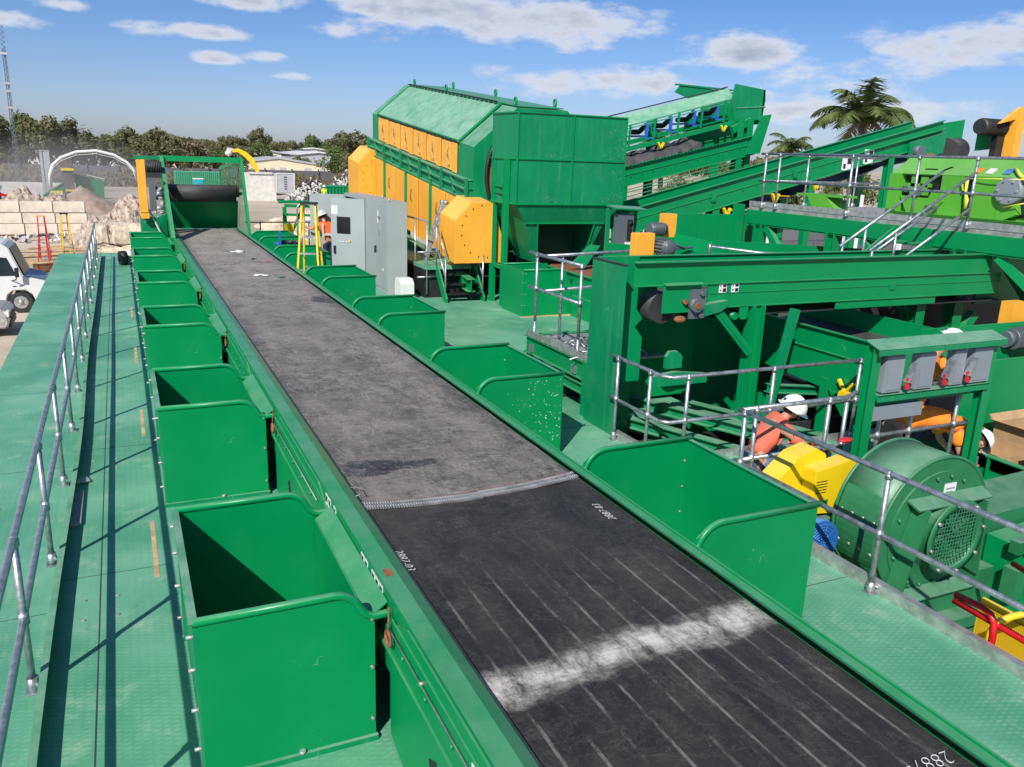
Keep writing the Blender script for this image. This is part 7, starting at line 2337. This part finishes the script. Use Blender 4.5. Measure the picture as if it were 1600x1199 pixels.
# pixel-free list: x, y, scale, proto, words
lft = ['olive tree at the far left behind the mast', 'dark bushy tree right of the mast', 'bright green crowned tree near the mast', 'thin topped olive tree above the steel columns', 'spreading olive tree above the arched pipe',
       'open feathery tree over the arched pipe', 'dry brown tree behind the arched pipe', 'olive tree left of the feed hood guard', 'tall olive tree directly over the feed hood guard', 'dark round tree above the feed hood left post',
       'olive tree over the feed hood beam', 'dry tree seen through the feed hood', 'small olive tree right of the hood top', 'low green tree above the excavator arm']
xs = [-18.0, -15.2, -12.5, -9.7, -6.9, -4.2, -1.5, 1.2, 3.8, 6.5, 9.3, 12.2, 15.4, 18.6]
for i, x in enumerate(xs):
    TREES.append((x, 140 + rnd.uniform(-4, 8) + i * 1.0, (1.28, 1.34, 1.36, 1.15, 1.22, 1.12, 1.02, 1.10, 1.12, 1.10, 1.02, .92, .84, .8)[i], (0, 1, 2, 0, 1, 0, 3, 1, 0, 1, 0, 3, 2, 0)[i], lft[i]))
ctr = [(25, 205, 1.0, 0, 'round olive tree behind the cream shed ridge'), (31, 212, 1.0, 2, 'green tree left of the white roofed warehouse'), (40, 208, .75, 2, 'small bushy tree before the white roofed warehouse'), (19.5, 185, .9, 1, 'olive tree behind the excavator bucket'),
       (33.6, 128, 1.28, 1, 'large dark green tree just left of the drum screen'), (31.5, 133, .95, 2, 'lighter tree beside the large dark one left of the drum screen'), (37.5, 131, 1.15, 0, 'olive tree partly hidden by the drum screen'),
       (30, 260, 1.4, 0, 'distant olive tree on the horizon above the sheds'), (38, 262, 1.5, 1, 'distant bushy tree on the horizon right of centre'), (47, 265, 1.4, 0, 'distant tree on the horizon near the pale warehouse'), (56, 270, 1.6, 2, 'distant green tree on the horizon left of the drum screen'), (66, 275, 1.7, 1, 'distant tree farthest right on the horizon before the drum'),
       (55, 60, .95, 3, 'dry brown shrubby tree right of the conveyor head legs'), (50, 56, .85, 2, 'green shrub tree by the conveyor legs'), (68, 64, .9, 2, 'green tree top left of the tall palm'), (78, 58, 1.0, 0, 'olive tree low behind the baler'), (92, 66, 1.15, 2, 'dark tree at the right picture edge'),
       (41.5, 57, .8, 3, 'brownish scrub tree seen between the two upper conveyors')]
TREES += ctr
for (x, y, s, pr, lb) in TREES:
    if not used[pr]:
        o = protos[pr]; used[pr] = True
    else:
        o = copy_tree(protos[pr])
    o.location = (x, y, -2.5)
    o.scale = (s, s, s * rnd.uniform(.80, 1.14))
    o.rotation_euler.z = rnd.uniform(0, 6.28)
    o['label'] = lb
# scrub along the fence (stuff)
r3 = random.Random(77)
k = MB()
for i in range(9000):
    x = r3.uniform(-38, 60); y = 129 + r3.gauss(0, 1.2)
    h_ = 1.2 + 1.6 * (noise.noise(Vector((x * .4, 0, 3))) + .5)
    z = -2.5 + max(0, r3.random() * h_)
    a = r3.uniform(0, 6.28); s = r3.uniform(.08, .26)
    k.add([(x - s * math.cos(a), y - s * math.sin(a), z), (x, y, z - s), (x + s * math.cos(a), y + s * math.sin(a), z + .1), (x, y, z + s * 1.6)], [(0, 1, 2, 3)])
tag(k.build('scrub', 'leaf_dry', None, loc=(10, 129, -2.5)), 'dry scrub growing along the dark perimeter fence', 'scrub', kind='stuff')
k = MB()
for i in range(16000):
    x = r3.uniform(-160, 330); y = 300 + r3.uniform(-6, 6) + abs(x) * .05
    h_ = 7.5 + 4 * noise.noise(Vector((x * .045, 0, 3))) + 2 * noise.noise(Vector((x * .2, 0, 8)))
    z = -2.5 + r3.random() ** .7 * h_
    a = r3.uniform(0, 6.28); s = r3.uniform(.4, 1.1)
    k.add([(x - s * math.cos(a), y - s * math.sin(a), z), (x, y, z - s), (x + s * math.cos(a), y + s * math.sin(a), z + .1), (x, y, z + s * .9)], [(0, 1, 2, 3)])
tag(k.build('far_woodland', 'leaf_olive', None, loc=(60, 300, -2.5)), 'continuous belt of far woodland along the horizon', 'woodland', kind='stuff')


def palm(cx, cy, cz, r, label, n=22, seed=4, base=-2.5, dead=5):
    r2 = random.Random(seed)
    root = thing('palm_tree', (cx, cy, base), label, 'palm')
    k = MB(); k.tube([(cx, cy, base), (cx + .1, cy, (base + cz) / 2), (cx, cy, cz)], [.26, .2, .17], 10); k.build('trunk', 'bark', root)
    for i in range(n):
        az_ = 2 * math.pi * i / n * 2.4 + r2.uniform(-.2, .2)
        el0 = R(r2.choice((80, 66, 54, 40, 26)) + r2.uniform(-8, 8))
        isdead = i < dead
        if isdead: el0 = R(8)
        L_ = r * r2.uniform(.85, 1.1)
        p = Vector((cx, cy, cz)); pts_ = [p.copy()]
        e = el0; N = 12
        for s_i in range(N):
            p = p + Vector((math.cos(az_) * math.cos(e), math.sin(az_) * math.cos(e), math.sin(e))) * L_ / N
            e -= R(8.5 + (3 if isdead else 0)) * (.6 + s_i / N)
            pts_.append(p.copy())
        k = MB(); k.tube(pts_, [.035 * (1 - .8 * j / N) for j in range(N + 1)], 5)
        for j in range(1, N * 4):
            t = j / 4; a = int(t); fr_ = t - a
            if a >= N: break
            q = pts_[a].lerp(pts_[a + 1], fr_); d_ = (pts_[a + 1] - pts_[a]).normalized()
            sd_ = d_.cross(Vector((0, 0, 1))).normalized()
            ll = r * .34 * math.sin(math.pi * min(1, .12 + .85 * t / N)) ** .7
            for sg in (-1, 1):
                tip = q + (sd_ * sg * .8 + d_ * .55 + Vector((0, 0, -.45 + r2.uniform(-.25, .3)))).normalized() * ll * r2.uniform(.8, 1.15)
                wd = d_ * .020 * r
                k.add([q - wd, q + wd, tip], [(0, 1, 2)])
        k.build('frond', 'leaf_dead' if isdead else 'leaf_palm', root)
    return root


palm(45.3, 42.6, 6.4, 4.0, 'tall coconut palm rising behind the inclined conveyor', n=26, seed=5, dead=3)
palm(46.3, 50.1, 4.6, 2.3, 'smaller palm left of the tall palm above the conveyor', n=16, seed=8, dead=2)
palm(36.0, 52, 4.0, 3.0, 'yellowing palm partly hidden behind the upper conveyors', n=20, seed=9, dead=9)

# thin dust hanging over the grinder yard: densest in the middle, fading out to nothing
k = MB(); k.box(-17, 7, 74, 100, -2.45, 6.0)
mt, t, b = nodes_of('dust', 1, 0, 0)
t.nodes.remove(b)
B = NB(t)
mp = B.n('ShaderNodeMapping')
mp.inputs['Location'].default_value = (0, 0, .05)
mp.inputs['Scale'].default_value = (1 / 11.5, 1 / 12.5, 1 / 6.0)
B.l(B.tc.outputs['Object'], mp.inputs[0])
gr = B.n('ShaderNodeTexGradient', gradient_type='SPHERICAL')
B.l(mp.outputs[0], gr.inputs[0])
pvn = B.n('ShaderNodeVolumePrincipled')
pvn.inputs['Color'].default_value = (.88, .82, .76, 1)
B.l(B.m('MULTIPLY', gr.outputs['Fac'], .075), pvn.inputs['Density'])
B.l(pvn.outputs[0], t.nodes['Material Output'].inputs['Volume'])
MATS['dust'] = mt
tag(k.build('dust_haze', 'dust', None, loc=(-5, 87, -1.2)), 'thin pale dust hanging over the grinder and soil heap', 'dust', kind='stuff')
